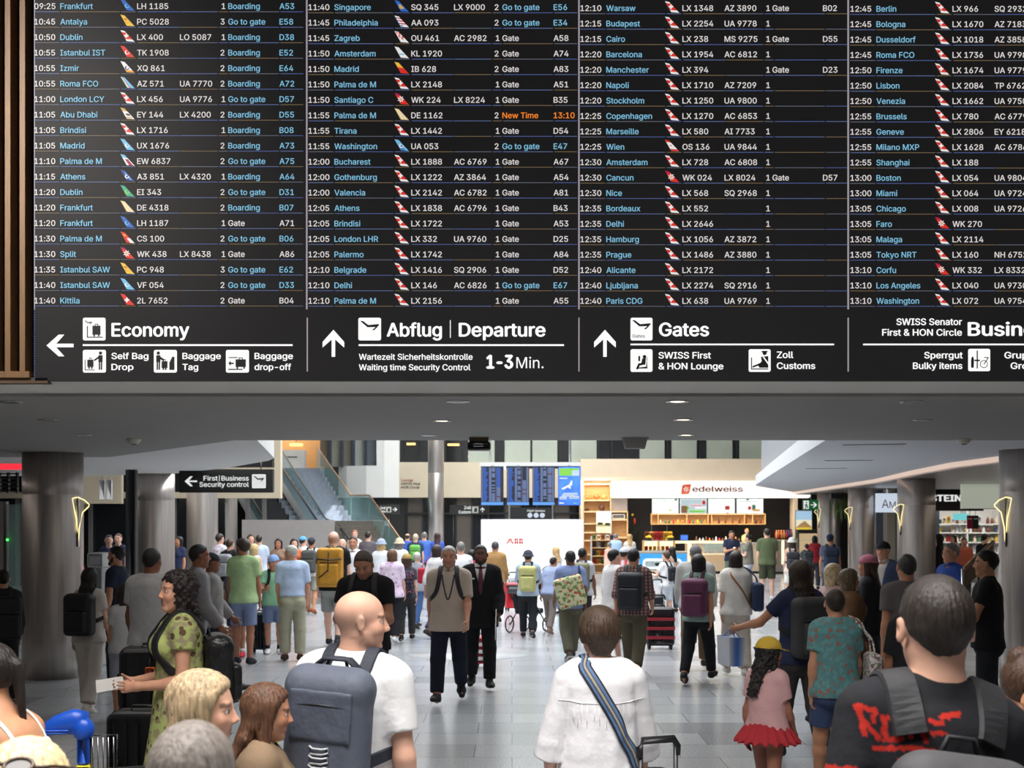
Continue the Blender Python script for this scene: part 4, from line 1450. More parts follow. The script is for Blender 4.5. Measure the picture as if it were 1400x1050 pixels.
MB().box((-.2, -.006, .03), (.2, 0, .15), mat('photo_grey', (104, 100, 96), .5, noise=.5, nscale=14)).build('picture', pc)
# counter-height gondola in front
gd = thing('gondola', 'oak gondola of packaged snacks below the poster', 'shelf', (kx(822), DK - .75, 0))
for y in (.05, .35, .65, .95, 1.22):
    MB().box((-.42, -.25, y - .03), (.42, .25, y), OAKL).build('shelf', gd)
MB().box((-.42, .22, .0), (.42, .25, 1.35), OAKL).build('back_panel', gd)
for q in (-.43, .41):
    MB().box((q, -.25, 0), (q + .02, .25, 1.35), WHITEP).build('side_panel', gd)
PCK = [mat('pack_%d' % i, c, .5, noise=.1, nscale=9) for i, c in enumerate(((196, 44, 44), (236, 214, 190), (60, 70, 110), (214, 150, 70), (120, 70, 50), (230, 190, 60), (70, 120, 80), (220, 220, 225)))]
NM = ('red', 'cream', 'navy', 'tan', 'brown', 'yellow', 'green', 'white')


def pack(x, y, z, wx, hz, mi, label, grp, soft=True):
    mb = MB()
    if soft:
        mb.rbox((-wx / 2, -.03, 0), (wx / 2, .03, hz), .015, PCK[mi])
        mb.box((-wx / 2 * .98, -.004, hz * .98), (wx / 2 * .98, .004, hz * 1.08), PCK[mi])
    else:
        mb.lathe([(wx * .5, 0), (wx * .5, hz * .62), (wx * .2, hz * .8), (wx * .2, hz), (.001, hz)], PCK[mi], n=12)
    o = mb.build('snack_pack' if soft else 'bottle')
    o.location = (x, y, z)
    tag(o, label, 'snack' if soft else 'bottle', grp)


for j, z in enumerate((.35, .65, .95, 1.22)):
    for i in range(5):
        mi = (i * 3 + j * 2) % 8
        pack(kx(822) - .32 + i * .16, DK - .85, z, .13, .17, mi, 'small packet on the oak gondola below the poster', 'snack packets on the oak gondola')

# menu screens
for i, (a, b) in enumerate(((891, 928), (929.3, 966.5), (967.8, 1005), (1006.8, 1043.8))):
    o, fx, fz, d = psign('menu_screen', ('pale menu screen at the left of the row over the bar', 'colourful menu screen with food pictures over the bar', 'pale menu screen with one red badge over the bar',
                                         'pale menu screen with a pastry picture at the right of the row')[i], a, 681.5, b, 702.3, DK - .1, 'screen', .06, BLACKP)
    o['group'] = 'menu screens over the bar'
    mb = MB()
    mb.box((fx(a + .4), -.006, fz(702)), (fx(b - .4), 0, fz(681.8)), mat('menu_pale', (226, 240, 240), .5, emit=.95))

    def blk(u0, v0, u1, v1, c, dy=.012):
        mb.rbox((fx(u0), -dy, fz(v1)), (fx(u1), 0, fz(v0)), .04, mat('menu_' + hexn_(c), c, .5, emit=.85))
    hexn_ = lambda c: '%02x%02x%02x' % c
    if i == 0:
        blk(914, 696, 919, 698.5, (226, 214, 150)); blk(922, 682, 926, 684.5, (90, 120, 110)); blk(905, 684.5, 912, 685.3, (190, 210, 190))
    if i == 1:
        blk(930, 682, 966, 702, (206, 226, 232), .009); blk(931, 691, 940, 701.5, (150, 110, 80)); blk(938, 692, 942, 697, (90, 200, 70)); blk(942, 697, 964, 701, (140, 214, 120)); blk(943, 689, 960, 693, (226, 190, 200)); blk(960, 684, 964.5, 690, (206, 50, 60)); blk(950, 693, 966, 696, (236, 240, 246), .016)
    if i == 2:
        blk(991, 691.5, 997.5, 697, (190, 70, 70)); blk(993, 701, 996.5, 702.2, (190, 70, 70))
    if i == 3:
        blk(1022.5, 692, 1027, 697, (206, 70, 66)); blk(1028, 690, 1033, 698, (80, 120, 100)); blk(1029, 696, 1039, 699, (220, 160, 90), .016); blk(1020, 682, 1024, 684, (90, 110, 100)); blk(1010, 685, 1036, 685.8, (180, 190, 190))
    mb.build('screen', o)
# wall shelf of bottles
ws = thing('bottle_shelf', 'long lit oak shelf box below the menu screens', 'shelf', (kx(968), DK - .1, kz(716)))
lx = lambda px: kx(px) - ws.location.x
h_ = kz(703) - kz(716)
MB().box((lx(890), .26, 0), (lx(1046), .3, h_), OAKL).build('back_panel', ws)
MB().box((lx(890), 0, -.03), (lx(1046), .3, 0), OAKL).build('shelf', ws)
MB().box((lx(890), 0, h_), (lx(1046), .3, h_ + .03), OAKL).box((lx(892), .02, h_ - .012), (lx(1044), .05, h_), WARM).build('top_panel', ws)
for q in (890, 899, 938, 967, 972, 1017, 1028, 1045):
    MB().box((lx(q), 0, 0), (lx(q) + .03, .28, h_), OAKL).build('divider', ws)
for q in (890, 911):
    MB().box((lx(q), .05, -1.1), (lx(q) + .03, .09, 0), CHROME).build('upright', ws)
for i, (q, c) in enumerate(((903, 7), (910, 6), (915, 6), (921, 0), (927, 5), (933, 3), (943, 0), (948, 6), (954, 5), (959, 6), (964, 3), (983, 4), (992, 4), (1002, 4), (1011, 4), (1020, 4), (1034, 4), (1040, 4))):
    pack(kx(q), DK + .02, kz(716), .07, .16 + (.08 if i > 10 else 0), c, '%s bottle on the long oak shelf' % NM[c], '%s bottles on the long oak shelf' % NM[c], False)
# counters
def counter(label, a, b, y0, d, m, top=None, dep=.7):
    o = thing('counter', label, 'counter', (X((a + b) / 2, d), d, 0))
    w_ = (X(b, d) - X(a, d)) / 2
    zt = Z(y0, d)
    MB().box((-w_, 0, .08), (w_, dep, zt - .04), m).build('front_panel', o)
    MB().box((-w_ + .02, .05, 0), (w_ - .02, dep, .08), BLACKP).build('plinth', o)
    MB().box((-w_, -.03, zt - .04), (w_, dep, zt), top or mat('counter_top', (190, 184, 176), .35, noise=.05)).build('worktop', o)
    return o, w_, zt


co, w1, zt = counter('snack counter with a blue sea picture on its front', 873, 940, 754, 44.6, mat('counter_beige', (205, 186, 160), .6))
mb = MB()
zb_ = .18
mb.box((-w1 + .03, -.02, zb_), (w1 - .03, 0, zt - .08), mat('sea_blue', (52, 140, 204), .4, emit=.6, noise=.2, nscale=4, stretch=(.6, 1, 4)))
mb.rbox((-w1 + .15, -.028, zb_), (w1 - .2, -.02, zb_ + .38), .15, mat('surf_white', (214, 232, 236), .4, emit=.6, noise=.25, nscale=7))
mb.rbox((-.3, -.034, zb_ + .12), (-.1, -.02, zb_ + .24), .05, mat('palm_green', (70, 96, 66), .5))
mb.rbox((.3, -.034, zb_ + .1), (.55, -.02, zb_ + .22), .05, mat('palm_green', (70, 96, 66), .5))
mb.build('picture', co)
tr = thing('snack_display', 'two tier glass snack display on the snack counter', 'display case', (kx(896), 44.7, zt))
for z in (0.0, .36):
    MB().box((-.56, 0, z), (.56, .5, z + .03), mat('counter_top', (190, 184, 176), .35, noise=.05)).build('shelf', tr)
for q in (-.57, -.02, .54):
    MB().box((q, 0, 0), (q + .03, .5, .38), OAKL).build('upright', tr)
MB().box((-.55, .48, 0), (.55, .5, .36), WARM).build('light_panel', tr)
for i in range(7):
    pack(kx(896) - .46 + i * .15, 44.85, zt + .03, .12, .15, (0, 3, 5, 1, 3, 0, 5)[i], 'crisp packet in the lower tier of the snack display', 'packets in the snack display')
for i in range(6):
    pack(kx(896) - .44 + i * .17, 44.9, zt + .39, .15, .30, (4, 3, 0, 0, 5, 5)[i], 'tall packet on top of the snack display', 'tall packets on the snack display')
for q, lb_ in ((882, 'left'), (911, 'right')):
    o = thing('fruit_bowl', 'yellow fruit heaped in a bowl at the %s end of the snack display' % lb_, 'bowl', (kx(q), 44.78, zt + .39))
    MB().lathe([(.05, 0), (.11, .06), (.13, .09), (.12, .09), (.1, .06)], DARKB, n=16).build('bowl', o)
    for k in range(7):
        a = k * 1.05
        r = .07 if k else 0
        MB().ball((math.cos(a) * r, math.sin(a) * r, .12 + (.03 if k == 0 else 0)), .045, mat('lemon', (240, 190, 40), .5, noise=.1)).build('fruit', o)
c2, w2, zt2 = counter('beige bar counter with lit edge and glass pastry case', 940, 1050, 742, 45.2, mat('counter_beige', (205, 186, 160), .6))
MB().box((-w2 + .0, -.05, .3), (-w2 + .13, 0, zt2), WARM).build('light_strip', c2)
MB().box((-w2 - .5, -.05, zt2 - .02), (w2 * .1, -.03, zt2 + .07), WARM).build('light_strip', c2)
cs = thing('pastry_case', 'glass pastry case on the beige bar counter', 'display case', (kx(984), 45.12, .70))
MB().box((-.78, -.08, 0), (.62, .0, .04), OAKL).build('shelf', cs)
MB().box((-.78, -.40, .36), (.62, .0, .38), CLEAR).build('glass_top', cs)
MB().box((-.78, -.42, 0), (.62, -.40, .38), CLEAR).build('glass_front', cs)
MB().box((-.78, -.40, 0), (.62, 0, .03), WARM).build('light_panel', cs)
for i in range(9):
    o = MB().ball((0, 0, .05), .06, BREAD[i % 3], 8, (1.3, 1, .8)).build('pastry')
    o.location = (kx(984) - .66 + i * .15, 44.95, .735)
    tag(o, 'golden pastry in the glass case on the bar counter', 'pastry', 'pastries in the glass case')
for i in range(14):
    pack(kx(950) + i * .12, 45.6, zt2, .08, .17 + .05 * (i % 3 == 0), (4, 1, 7, 4, 3, 4, 7, 0)[i % 8], 'jar or bottle on the back of the bar counter', 'bottles on the bar counter', False)
o = thing('till', 'small till with a blue lit screen on the bar', 'till', (kx(932), 45.3, 1.15))
MB().box((-.1, 0, 0), (.1, .1, .03), BLACKP).build('base', o)
MB().rbox((-.15, .02, .04), (.15, .06, .26), .01, BLACKP).build('body', o)
MB().box((-.13, .014, .06), (.13, .02, .24), mat('till_blue', (70, 120, 230), .4, emit=1.2)).build('screen', o)
c3, w3, zt3 = counter('bar counter with an upright light strip behind the man in olive', 1046, 1085, 738, 44.8, mat('counter_grey', (120, 112, 106), .6))
MB().box((.08, -.03, .35), (.17, 0, zt3), WARM).build('light_strip', c3)
st_ = thing('drinks_rack', 'rack of orange and purple drinks bottles on the right bar counter', 'rack', (kx(1064), 44.9, zt3))
MB().box((-.33, 0, 0), (.33, .3, .03), BLACKP).box((-.33, .27, 0), (.33, .3, .38), BLACKP).build('rack_frame', st_)
for r in range(2):
    for i in range(7):
        c = 3 if i < 4 else 2
        pack(kx(1064) - .27 + i * .09, 44.98 + r * .12, zt3 + .03, .07, .32, 0 if (i + r) % 3 == 1 else c, '%s drinks bottle in the rack on the right counter' % (NM[0] if (i + r) % 3 == 1 else NM[c]), '%s drinks bottles in the rack' % (NM[0] if (i + r) % 3 == 1 else NM[c]), False)
area('bar_light', (kx(975), DK - .9, 3.0), (5.0, .4), 130, (1, .84, .62))
pl = thing('potted_plant', 'dark plant with a red and yellow flower left of the menu screens', 'plant', (kx(870), DK + .8, 0))
MB().lathe([(.12, 0), (.17, .8), (.15, .8), (.13, .75)], DARKB, n=16).build('pot', pl)
mb = MB()
for k in range(7):
    a = k * .9
    mb.tube([(0, 0, .8), (math.cos(a) * .1, math.sin(a) * .06, 1.5), (math.cos(a) * .32, math.sin(a) * .2, 1.9 + .1 * (k % 3))], [.02, .05, .008], mat('leaf_dark', (40, 58, 36), .5, noise=.2), 6, flat=(1.6, .25))
mb.build('foliage', pl)
MB().ball((0, -.15, 1.9), .07, mat('flower_red', (190, 60, 30), .5), 8, (.7, .6, 1.7)).ball((-.08, -.15, 2.13), .05, mat('flower_yellow', (220, 190, 50), .5), 8).build('flower', pl)

# right of the bar: poster, cabinet, exit sign
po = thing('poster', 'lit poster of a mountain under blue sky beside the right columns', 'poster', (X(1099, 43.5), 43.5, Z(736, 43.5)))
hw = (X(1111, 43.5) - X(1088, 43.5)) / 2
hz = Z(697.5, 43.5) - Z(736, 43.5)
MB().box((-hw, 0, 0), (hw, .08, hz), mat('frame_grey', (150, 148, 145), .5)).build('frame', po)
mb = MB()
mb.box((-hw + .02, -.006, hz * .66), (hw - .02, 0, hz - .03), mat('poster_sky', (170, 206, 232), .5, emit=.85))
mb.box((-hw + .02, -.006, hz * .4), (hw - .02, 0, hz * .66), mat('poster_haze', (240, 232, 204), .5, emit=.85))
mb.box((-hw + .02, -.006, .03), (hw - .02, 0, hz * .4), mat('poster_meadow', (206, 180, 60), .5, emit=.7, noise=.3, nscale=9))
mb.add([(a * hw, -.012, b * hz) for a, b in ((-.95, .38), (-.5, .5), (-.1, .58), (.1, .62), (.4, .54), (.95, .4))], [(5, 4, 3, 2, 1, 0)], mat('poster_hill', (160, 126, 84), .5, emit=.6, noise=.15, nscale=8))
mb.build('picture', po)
MB().box((-.03, .03, -po.location.z), (.03, .08, 0), CHROME).build('post', po)
o, fx, fz, d = psign('exit_sign', 'green emergency exit sign with running figure and arrow', 1098, 683.5, 1119, 697, 41, depth=.08, m=mat('exit_green', (18, 96, 52), .5, emit=.7))
mb = MB()
mb.box((fx(1098.6), -.005, fz(696)), (fx(1105.8), 0, fz(684.5)), SIGN_W)
for q in ([(1101.5, 686), (1103.5, 686), (1103.5, 688), (1101.5, 688)], [(1100, 690), (1103.5, 688.5), (1104, 692), (1101.5, 692.5)], [(1100, 696), (1101.5, 692), (1102.5, 692.5), (1101.5, 696)], [(1103, 691.5), (1105, 693), (1104, 695.8), (1103, 694)]):
    mb.add([(fx(a), -.008, fz(b)) for a, b in q], [(3, 2, 1, 0)], mat('exit_green', (18, 96, 52), .5, emit=.7))
mb.build('pictogram', o)
mb = MB(); icon_arrow(mb, fx, fz, 1112.5, 690.3, 4.6, 180, SIGN_W, .005); mb.build('arrow', o)
MB().tube([(fx(1109), .04, fz(683.5)), (fx(1109), .04, fz(683.5) + .3)], .015, CHROME, 6).build('hanger', o)
o = thing('glass_cabinet', 'small lit glass cabinet under the mountain poster', 'cabinet', (X(1106, 42.8), 42.8, 0))
for q in (-.42, .38):
    MB().box((q, -.2, 0), (q + .04, .2, 1.5), CHROME).build('frame', o)
MB().box((-.42, -.2, 1.49), (.42, .2, 1.62), BLACKP).build('top_panel', o)
MB().box((-.38, .16, .1), (.38, .2, 1.5), mat('cabinet_glow', (236, 206, 160), .5, emit=.6)).build('back_panel', o)
for z in (.5, .9, 1.25):
    MB().box((-.38, -.18, z), (.38, .18, z + .02), CLEAR).build('shelf', o)

# ------------------------------------------------------------------ shops on the right
o, fx, fz, d = psign('pharmacy_sign', 'square lit white sign with dark red letters Am between two columns', 1201, 674.5, 1229, 700.5, 34.4, depth=.3, m=mat('sign_ice', (208, 220, 236), .5, emit=.85))
s_ = d / FPX
mb = MB(); inkr = mat('sign_maroon', (86, 30, 44), .5)
text(mb, 'A', fx(1205.5), -.006, fz(694.5), 11.5 * s_, inkr, 9.5 * s_, .0)
text(mb, 'M', fx(1216), -.006, fz(694.5), 8.8 * s_, inkr, 8.5 * s_, .0)
mb.box((fx(1226), -.006, fz(695)), (fx(1227.4), 0, fz(693.5)), inkr)
mb.build('lettering', o)
MB().tube([(fx(1215), .15, fz(674.5)), (fx(1215), .15, fz(674.5) + .35)], .03, CHROME).build('hanger', o)
o, fx, fz, d = psign('shop_sign', 'black shop fascia with white capital letters over the bright shop', 1274, 664.5, 1345, 698.5, 36, depth=.3)
s_ = d / FPX
mb = MB(); text(mb, 'STEINER', fx(1272.5), -.006, fz(685.2), 8.4 * s_, SIGN_W, 60 * s_, .04); mb.build('lettering', o)
o, fx, fz, d = psign('blank_board', 'pale green blank screen hanging in front of the shop fascia', 1315, 655.5, 1372, 695.5, 30, depth=.1, m=mat('board_pale', (206, 214, 196), .5, emit=.45))
MB().box((fx(1315), -.01, fz(696)), (fx(1372), .1, fz(695.2)), CHROME).build('lower_rail', o)
MB().tube([(fx(1330), .05, fz(655.5)), (fx(1330), .05, fz(655.5) + .2)], .015, CHROME, 6).build('hanger', o)
DR = 39.0
rx = lambda px: X(px, DR)
rz = lambda py: Z(py, DR)
rs = MB()
rs.box((rx(1276), DR + .6, 0), (rx(1420), DR + .8, 2.86), mat('shop_white', (224, 222, 218), .6))
rs.box((rx(1150), DR - 1.5, 0), (rx(1262), DR - 1.3, 2.86), mat('shop_blue_grey', (116, 126, 142), .6, noise=.05, nscale=2))
rs.box((X(1213, 36.8), 36.8, 0), (X(1224, 36.8), 37.2, 2.86), mat('pale_pillar', (186, 178, 160), .5))
struct('wall_shops', rs, 'pale walls of the shops behind the right columns')
rsf = thing('shop_shelving', 'white lit wall shelving full of goods in the bright shop', 'shelf', (rx(1330), DR, 0))
for y in (716, 728, 741, 756, 772):
    MB().box((rx(1278) - rx(1330), 0, rz(y) - .03), (rx(1410) - rx(1330), .5, rz(y)), WHITEP).build('shelf', rsf)
for q in (1278, 1322, 1366, 1409):
    MB().box((rx(q) - rx(1330), 0, 0), (rx(q) - rx(1330) + .04, .5, 2.75), WHITEP).build('upright', rsf)
MB().box((rx(1278) - rx(1330), .3, 2.72), (rx(1410) - rx(1330), .4, 2.78), mat('shop_strip', (255, 250, 240), .5, emit=3)).build('light_strip', rsf)
random.seed(3)
for j, y in enumerate((716, 728, 741, 756)):
    for i in range(22):
        q = 1281 + i * 6
        if random.random() < .15:
            continue
        mi = random.choice((7, 7, 7, 1, 1, 0, 4, 2, 5, 6))
        pack(rx(q), DR + .15, rz(y), .10, .12 + random.random() * .12, mi, '%s item on the white shelving of the bright shop' % NM[mi], '%s goods on the white shop shelving' % NM[mi], random.random() < .5)
for q, c, lb_ in ((1326, (170, 34, 70), 'dark red'), (1334, (16, 60, 46), 'dark green')):
    o = thing('hanging_banner', '%s banner hanging in the bright shop' % lb_, 'banner', (X(q, 37), 37, Z(723, 37)))
    hz = Z(705, 37) - Z(723, 37)
    MB().box((-.085, 0, 0), (.085, .02, hz), mat('banner_' + lb_.split()[1], c, .7, noise=.05)).build('cloth', o)
    MB().tube([(-.1, .01, hz), (.1, .01, hz)], .012, CHROME, 6).build('rod', o)
    MB().box((-.06, -.004, hz * .72), (.06, 0, hz * .8), WHITEP).build('printed_mark', o)
    MB().tube([(0, .01, hz), (0, .01, 2.86 - Z(723, 37))], .006, CHROME, 6).build('cord', o)
o, fx, fz, d = psign('hanging_sign', 'turquoise lit sign hanging in the bright shop', 1304, 702, 1325, 711, 37.5, depth=.06, m=mat('turquoise_lit', (120, 216, 220), .5, emit=.8))
MB().tube([(fx(1314), .03, fz(702)), (fx(1314), .03, 2.86 - Z(711, 37.5))], .008, CHROME, 6).build('cord', o)
area('shop_right_light', (rx(1340), DR - 1.2, 2.75), (4.5, 1.2), 110, (1, .96, .9))
# hanging greenery seen between the columns
for q, d, lb_ in ((1205, 38.2, 'nearer the square white sign'), (1152, 40.0, 'between the two farther columns')):
    o = thing('hanging_plant', 'green hanging plant ' + lb_, 'plant', (X(q, d), d, 2.1))
    mb = MB()
    random.seed(int(q))
    for k in range(60):
        a, r = random.random() * 6.28, random.random() * .38
        x_, y_, z_ = math.cos(a) * r, math.sin(a) * .25, .55 - random.random() * .2
        mb.tube([(x_, y_, z_ + .1), (x_ * 1.2, y_ * 1.2, z_ - .15), (x_ * 1.3, y_ * 1.3, z_ - .3 - random.random() * .35)], [.01, .03, .004], mat('leaf_green', (84, 110, 44), .6, noise=.3), 5, flat=(1.5, .3))
    mb.build('foliage', o)
    MB().box((-.4, -.12, .55), (.4, .12, .72), DARKB).build('trough', o)
    MB().tube([(0, 0, .7), (0, 0, .78)], .02, CHROME, 6).build('hanger', o)

# tulip shaped wall lights on the columns
TUL = mat('tulip_light', (255, 236, 170), .4, emit=1.5)
TULG = glass('tulip_glass', (240, 232, 200), .25)
for cx, cy, sd, sc, lb_ in ((-5.98, 16.2, 1, 1.0, 'on the nearest left steel column'), (6.71, 16.1, -1, 1.0, 'on the nearest right steel column'), (8.39, 25.8, -1, 1.0, 'on the right column beside the square white sign'),
                            (9.85, 35, -1, 1.0, 'on the third right column'), (10.7, 42, -1, 1.0, 'on the farthest right column')):
    o = thing('wall_light', 'glowing tulip outline wall light ' + lb_, 'wall light', (cx + sd * .37, cy - .12, 1.72))
    pts = [(0, 0, 0), (sd * .02, -.02, .22), (sd * .07, -.04, .42), (sd * .16, -.06, .50), (sd * .165, -.06, .52), (sd * .10, -.05, .58), (0, -.03, .62), (-sd * .05, -.08, .60)]
    MB().tube([tuple(c * sc for c in p) for p in pts], .007, TUL, 6).tube([(0, 0, 0), (-sd * .01, -.03, .33), (-sd * .05, -.08, .60)], .006, TUL, 6).build('light_tube', o)
    mb = MB()
    q = [(0, -.0, .02), (sd * .06, -.03, .40), (sd * .15, -.05, .50), (sd * .09, -.04, .57), (0, -.02, .60)]
    mb.add(q + [(a, b + .006, c) for a, b, c in q], [(0, 1, 2, 3, 4), (9, 8, 7, 6, 5)], TULG)
    mb.build('glass_panel', o)
    MB().box((-sd * .03, -.02, -.02), (sd * .01, .02, .64), CHROME).build('bracket', o)
# brown escalator flank behind the right crowd
o = thing('ramp_rail', 'brown sloping handrail panel behind the crowd at the far right', 'handrail', (X(1345, 14), 14, 0))
a, b = Vector((X(1318, 14) - X(1345, 14), 0, Z(778, 14))), Vector((X(1372, 14) - X(1345, 14), .3, Z(742, 14)))
mb = MB()
D = Vector((0, 0, .22)); T = Vector((0, .06, 0))
mb.add([a, b, b - D, a - D, a + T, b + T, b - D + T, a - D + T], [(0, 1, 2, 3)[::-1], (7, 6, 5, 4)[::-1], (0, 4, 5, 1)[::-1], (1, 5, 6, 2)[::-1], (2, 6, 7, 3)[::-1], (3, 7, 4, 0)[::-1]], mat('brown_panel', (92, 70, 54), .5, noise=.1))
mb.build('panel', o)
MB().tube([a, b], .025, mat('bronze_rail', (150, 118, 90), .35, .6)).build('handrail', o)
for q in (a, b):
    MB().tube([q + T * .5, (q.x, q.y + .03, 0)], .02, CHROME, 8).build('post', o)
# unseen fill lamps added under the side ceilings to brighten the columns
area('left_side_fill', (-10.5, 30, 2.85), (4, 8), 110, (1, .9, .8))
area('left_column_fill', (-9.6, 15, 2.85), (1.2, 8), 50, (1, .9, .82))
area('right_column_fill', (9.2, 14, 2.8), (1.2, 8), 60, (1, .9, .82))
area('right_side_fill', (12.5, 26, 2.8), (4, 16), 130, (1, .88, .74))
area('gallery_light', (-9.2, 49.3, 6.5), (2, 1), 90, (1, .82, .6))
area('downlight_glow', (-.5, 10.8, 2.86), (7, 3), 50, (1, .94, .86))
q = area('slat_fill_light', (-4.2, 4.6, 6.4), (1.2, .5), 34, (1, .95, .88), spread=50)  # unseen spot added to brighten the oak slats
q.rotation_euler = (Vector((-3.5, 8.3, 4.3)) - q.location).to_track_quat('-Z', 'Y').to_euler()

# ------------------------------------------------------------------ people: bodies and clothes as one smooth surface each
def rot(axis, deg):
    return np.array(Matrix.Rotation(math.radians(deg), 3, axis))


def V3(*a):
    return np.array(a, float)


def nrm(v):
    return v / (np.linalg.norm(v) + 1e-9)


class Grid:
    def __init__(s, lo, hi, v):
        s.lo, s.v = np.array(lo, float), v
        s.n = np.maximum(3, np.ceil((np.array(hi) - s.lo) / v).astype(int) + 1)
        s.D = np.full(s.n, 1.0, np.float32)

    def win(s, lo, hi):
        a = np.clip(np.floor((np.array(lo) - s.lo) / s.v).astype(int), 0, s.n - 1)
        b = np.clip(np.ceil((np.array(hi) - s.lo) / s.v).astype(int) + 1, 1, s.n)
        if np.any(b <= a):
            return None
        sl = tuple(slice(i, j) for i, j in zip(a, b))
        ax = [(s.lo[i] + s.v * np.arange(a[i], b[i])).astype(np.float32) for i in range(3)]
        return sl, ax[0][:, None, None], ax[1][None, :, None], ax[2][None, None, :]

    def put(s, sl, d, k, op):
        A = s.D[sl]
        if op == 'u':
            if k <= 0:
                s.D[sl] = np.minimum(A, d)
            else:
                h = np.clip(0.5 + 0.5 * (d - A) / k, 0, 1)
                s.D[sl] = d * (1 - h) + A * h - k * h * (1 - h)
        else:                                   # carve
            d = -d
            if k <= 0:
                s.D[sl] = np.maximum(A, d)
            else:
                h = np.clip(0.5 - 0.5 * (d - A) / k, 0, 1)
                s.D[sl] = d * (1 - h) + A * h + k * h * (1 - h)

    def cap(s, a, b, ra, rb, k=0.02, u=None, cut=False, op='u', cuta=False):
        """tapered limb from a to b; ra, rb radii or (along u, across u)"""
        a, b = np.array(a, float), np.array(b, float)
        A = np.broadcast_to(np.array(ra, float), (2,))
        B = np.broadcast_to(np.array(rb, float), (2,))
        mr = max(A.max(), B.max()) + k + 2.5 * s.v
        g = s.win(np.minimum(a, b) - mr, np.maximum(a, b) + mr)
        if g is None:
            return
        sl, x, y, z = g
        ab = b - a
        L = max(np.linalg.norm(ab), 1e-6)
        ax = ab / L
        px, py, pz = x - a[0], y - a[1], z - a[2]
        al = px * ax[0] + py * ax[1] + pz * ax[2]
        t = np.clip(al / L, 0, 1)
        qx, qy, qz = px - ab[0] * t, py - ab[1] * t, pz - ab[2] * t
        if u is None or (A[0] == A[1] and B[0] == B[1]):
            d = np.sqrt(qx * qx + qy * qy + qz * qz) - (A[0] + (B[0] - A[0]) * t)
        else:
            u = np.array(u, float)
            u = nrm(u - ax * u.dot(ax))
            w_ = np.cross(ax, u)
            qu = qx * u[0] + qy * u[1] + qz * u[2]
            qw = qx * w_[0] + qy * w_[1] + qz * w_[2]
            qa = qx * ax[0] + qy * ax[1] + qz * ax[2]
            ru, rw = A[0] + (B[0] - A[0]) * t, A[1] + (B[1] - A[1]) * t
            mn = np.minimum(ru, rw)
            e = np.sqrt((qu / ru) ** 2 + (qw / rw) ** 2 + (qa / mn) ** 2)
            d = (e - 1) * mn
        if cut:
            d = np.maximum(d, al - L)
        if cuta:
            d = np.maximum(d, -al)
        s.put(sl, d.astype(np.float32), k, op)

    def ell(s, c, R, r, k=0.02, op='u'):
        """ellipsoid, R rows = its axes"""
        c, r = np.array(c, float), np.array(r, float)
        mr = r.max() + k + 2.5 * s.v
        g = s.win(c - mr, c + mr)
        if g is None:
            return
        sl, x, y, z = g
        x, y, z = x - c[0], y - c[1], z - c[2]
        e = 0
        for i in range(3):
            e = e + ((x * R[i][0] + y * R[i][1] + z * R[i][2]) / r[i]) ** 2
        s.put(sl, ((np.sqrt(e) - 1) * r.min()).astype(np.float32), k, op)

    def rbox(s, c, R, h, r, k=0.0, op='u'):
        c, h = np.array(c, float), np.array(h, float)
        mr = np.linalg.norm(h) + k + 2.5 * s.v
        g = s.win(c - mr, c + mr)
        if g is None:
            return
        sl, x, y, z = g
        x, y, z = x - c[0], y - c[1], z - c[2]
        o, m = 0, -9.0
        for i in range(3):
            q = np.abs(x * R[i][0] + y * R[i][1] + z * R[i][2]) - (h[i] - r)
            o = o + np.maximum(q, 0) ** 2
            m = np.maximum(m, q)
        s.put(sl, (np.sqrt(o) + np.minimum(m, 0) - r).astype(np.float32), k, op)

    def full(s):
        return s.win(s.lo, s.lo + s.v * s.n)

    def plane(s, p, n, k=0.0, jag=None):
        """keep only the side the normal points away from; k rounds the edge off"""
        sl, x, y, z = s.full()
        d = ((x - p[0]) * n[0] + (y - p[1]) * n[1] + (z - p[2]) * n[2]).astype(np.float32)
        if jag:
            d = d + (np.sin(x * jag[1] + z * 40) * np.sin(x * jag[1] * .43 + y * 50) * jag[0]).astype(np.float32)
        if k > 0:
            A = s.D[sl]
            h = np.clip(0.5 - 0.5 * (d - A) / k, 0, 1)
            s.D[sl] = d * (1 - h) + A * h + k * h * (1 - h)
        else:
            s.D[sl] = np.maximum(s.D[sl], d)

    def at(s, P):
        q = (np.array(P) - s.lo) / s.v
        q = np.clip(q, 0, s.n - 1.001)
        i = q.astype(int)
        f = q - i
        D = s.D
        r = 0
        for dx in (0, 1):
            for dy in (0, 1):
                for dz in (0, 1):
                    w_ = (f[..., 0] if dx else 1 - f[..., 0]) * (f[..., 1] if dy else 1 - f[..., 1]) * (f[..., 2] if dz else 1 - f[..., 2])
                    r = r + w_ * D[i[..., 0] + dx, i[..., 1] + dy, i[..., 2] + dz]
        return r

    def grad(s, P):
        P = np.array(P, float)
        g = np.stack([s.at(P + e) - s.at(P - e) for e in np.eye(3) * s.v], -1)
        return g / (np.linalg.norm(g, axis=-1, keepdims=True) + 1e-9)

    def drape(s, P, off, snap=False, it=8):
        P = np.array(P, float)
        for _ in range(it):
            d = s.at(P)
            e = off - d
            e = np.where(e > 0, e, e if snap else 0)
            e = np.where(d > 0.5, 0, e)
            P = P + s.grad(P) * e[..., None]
        return P

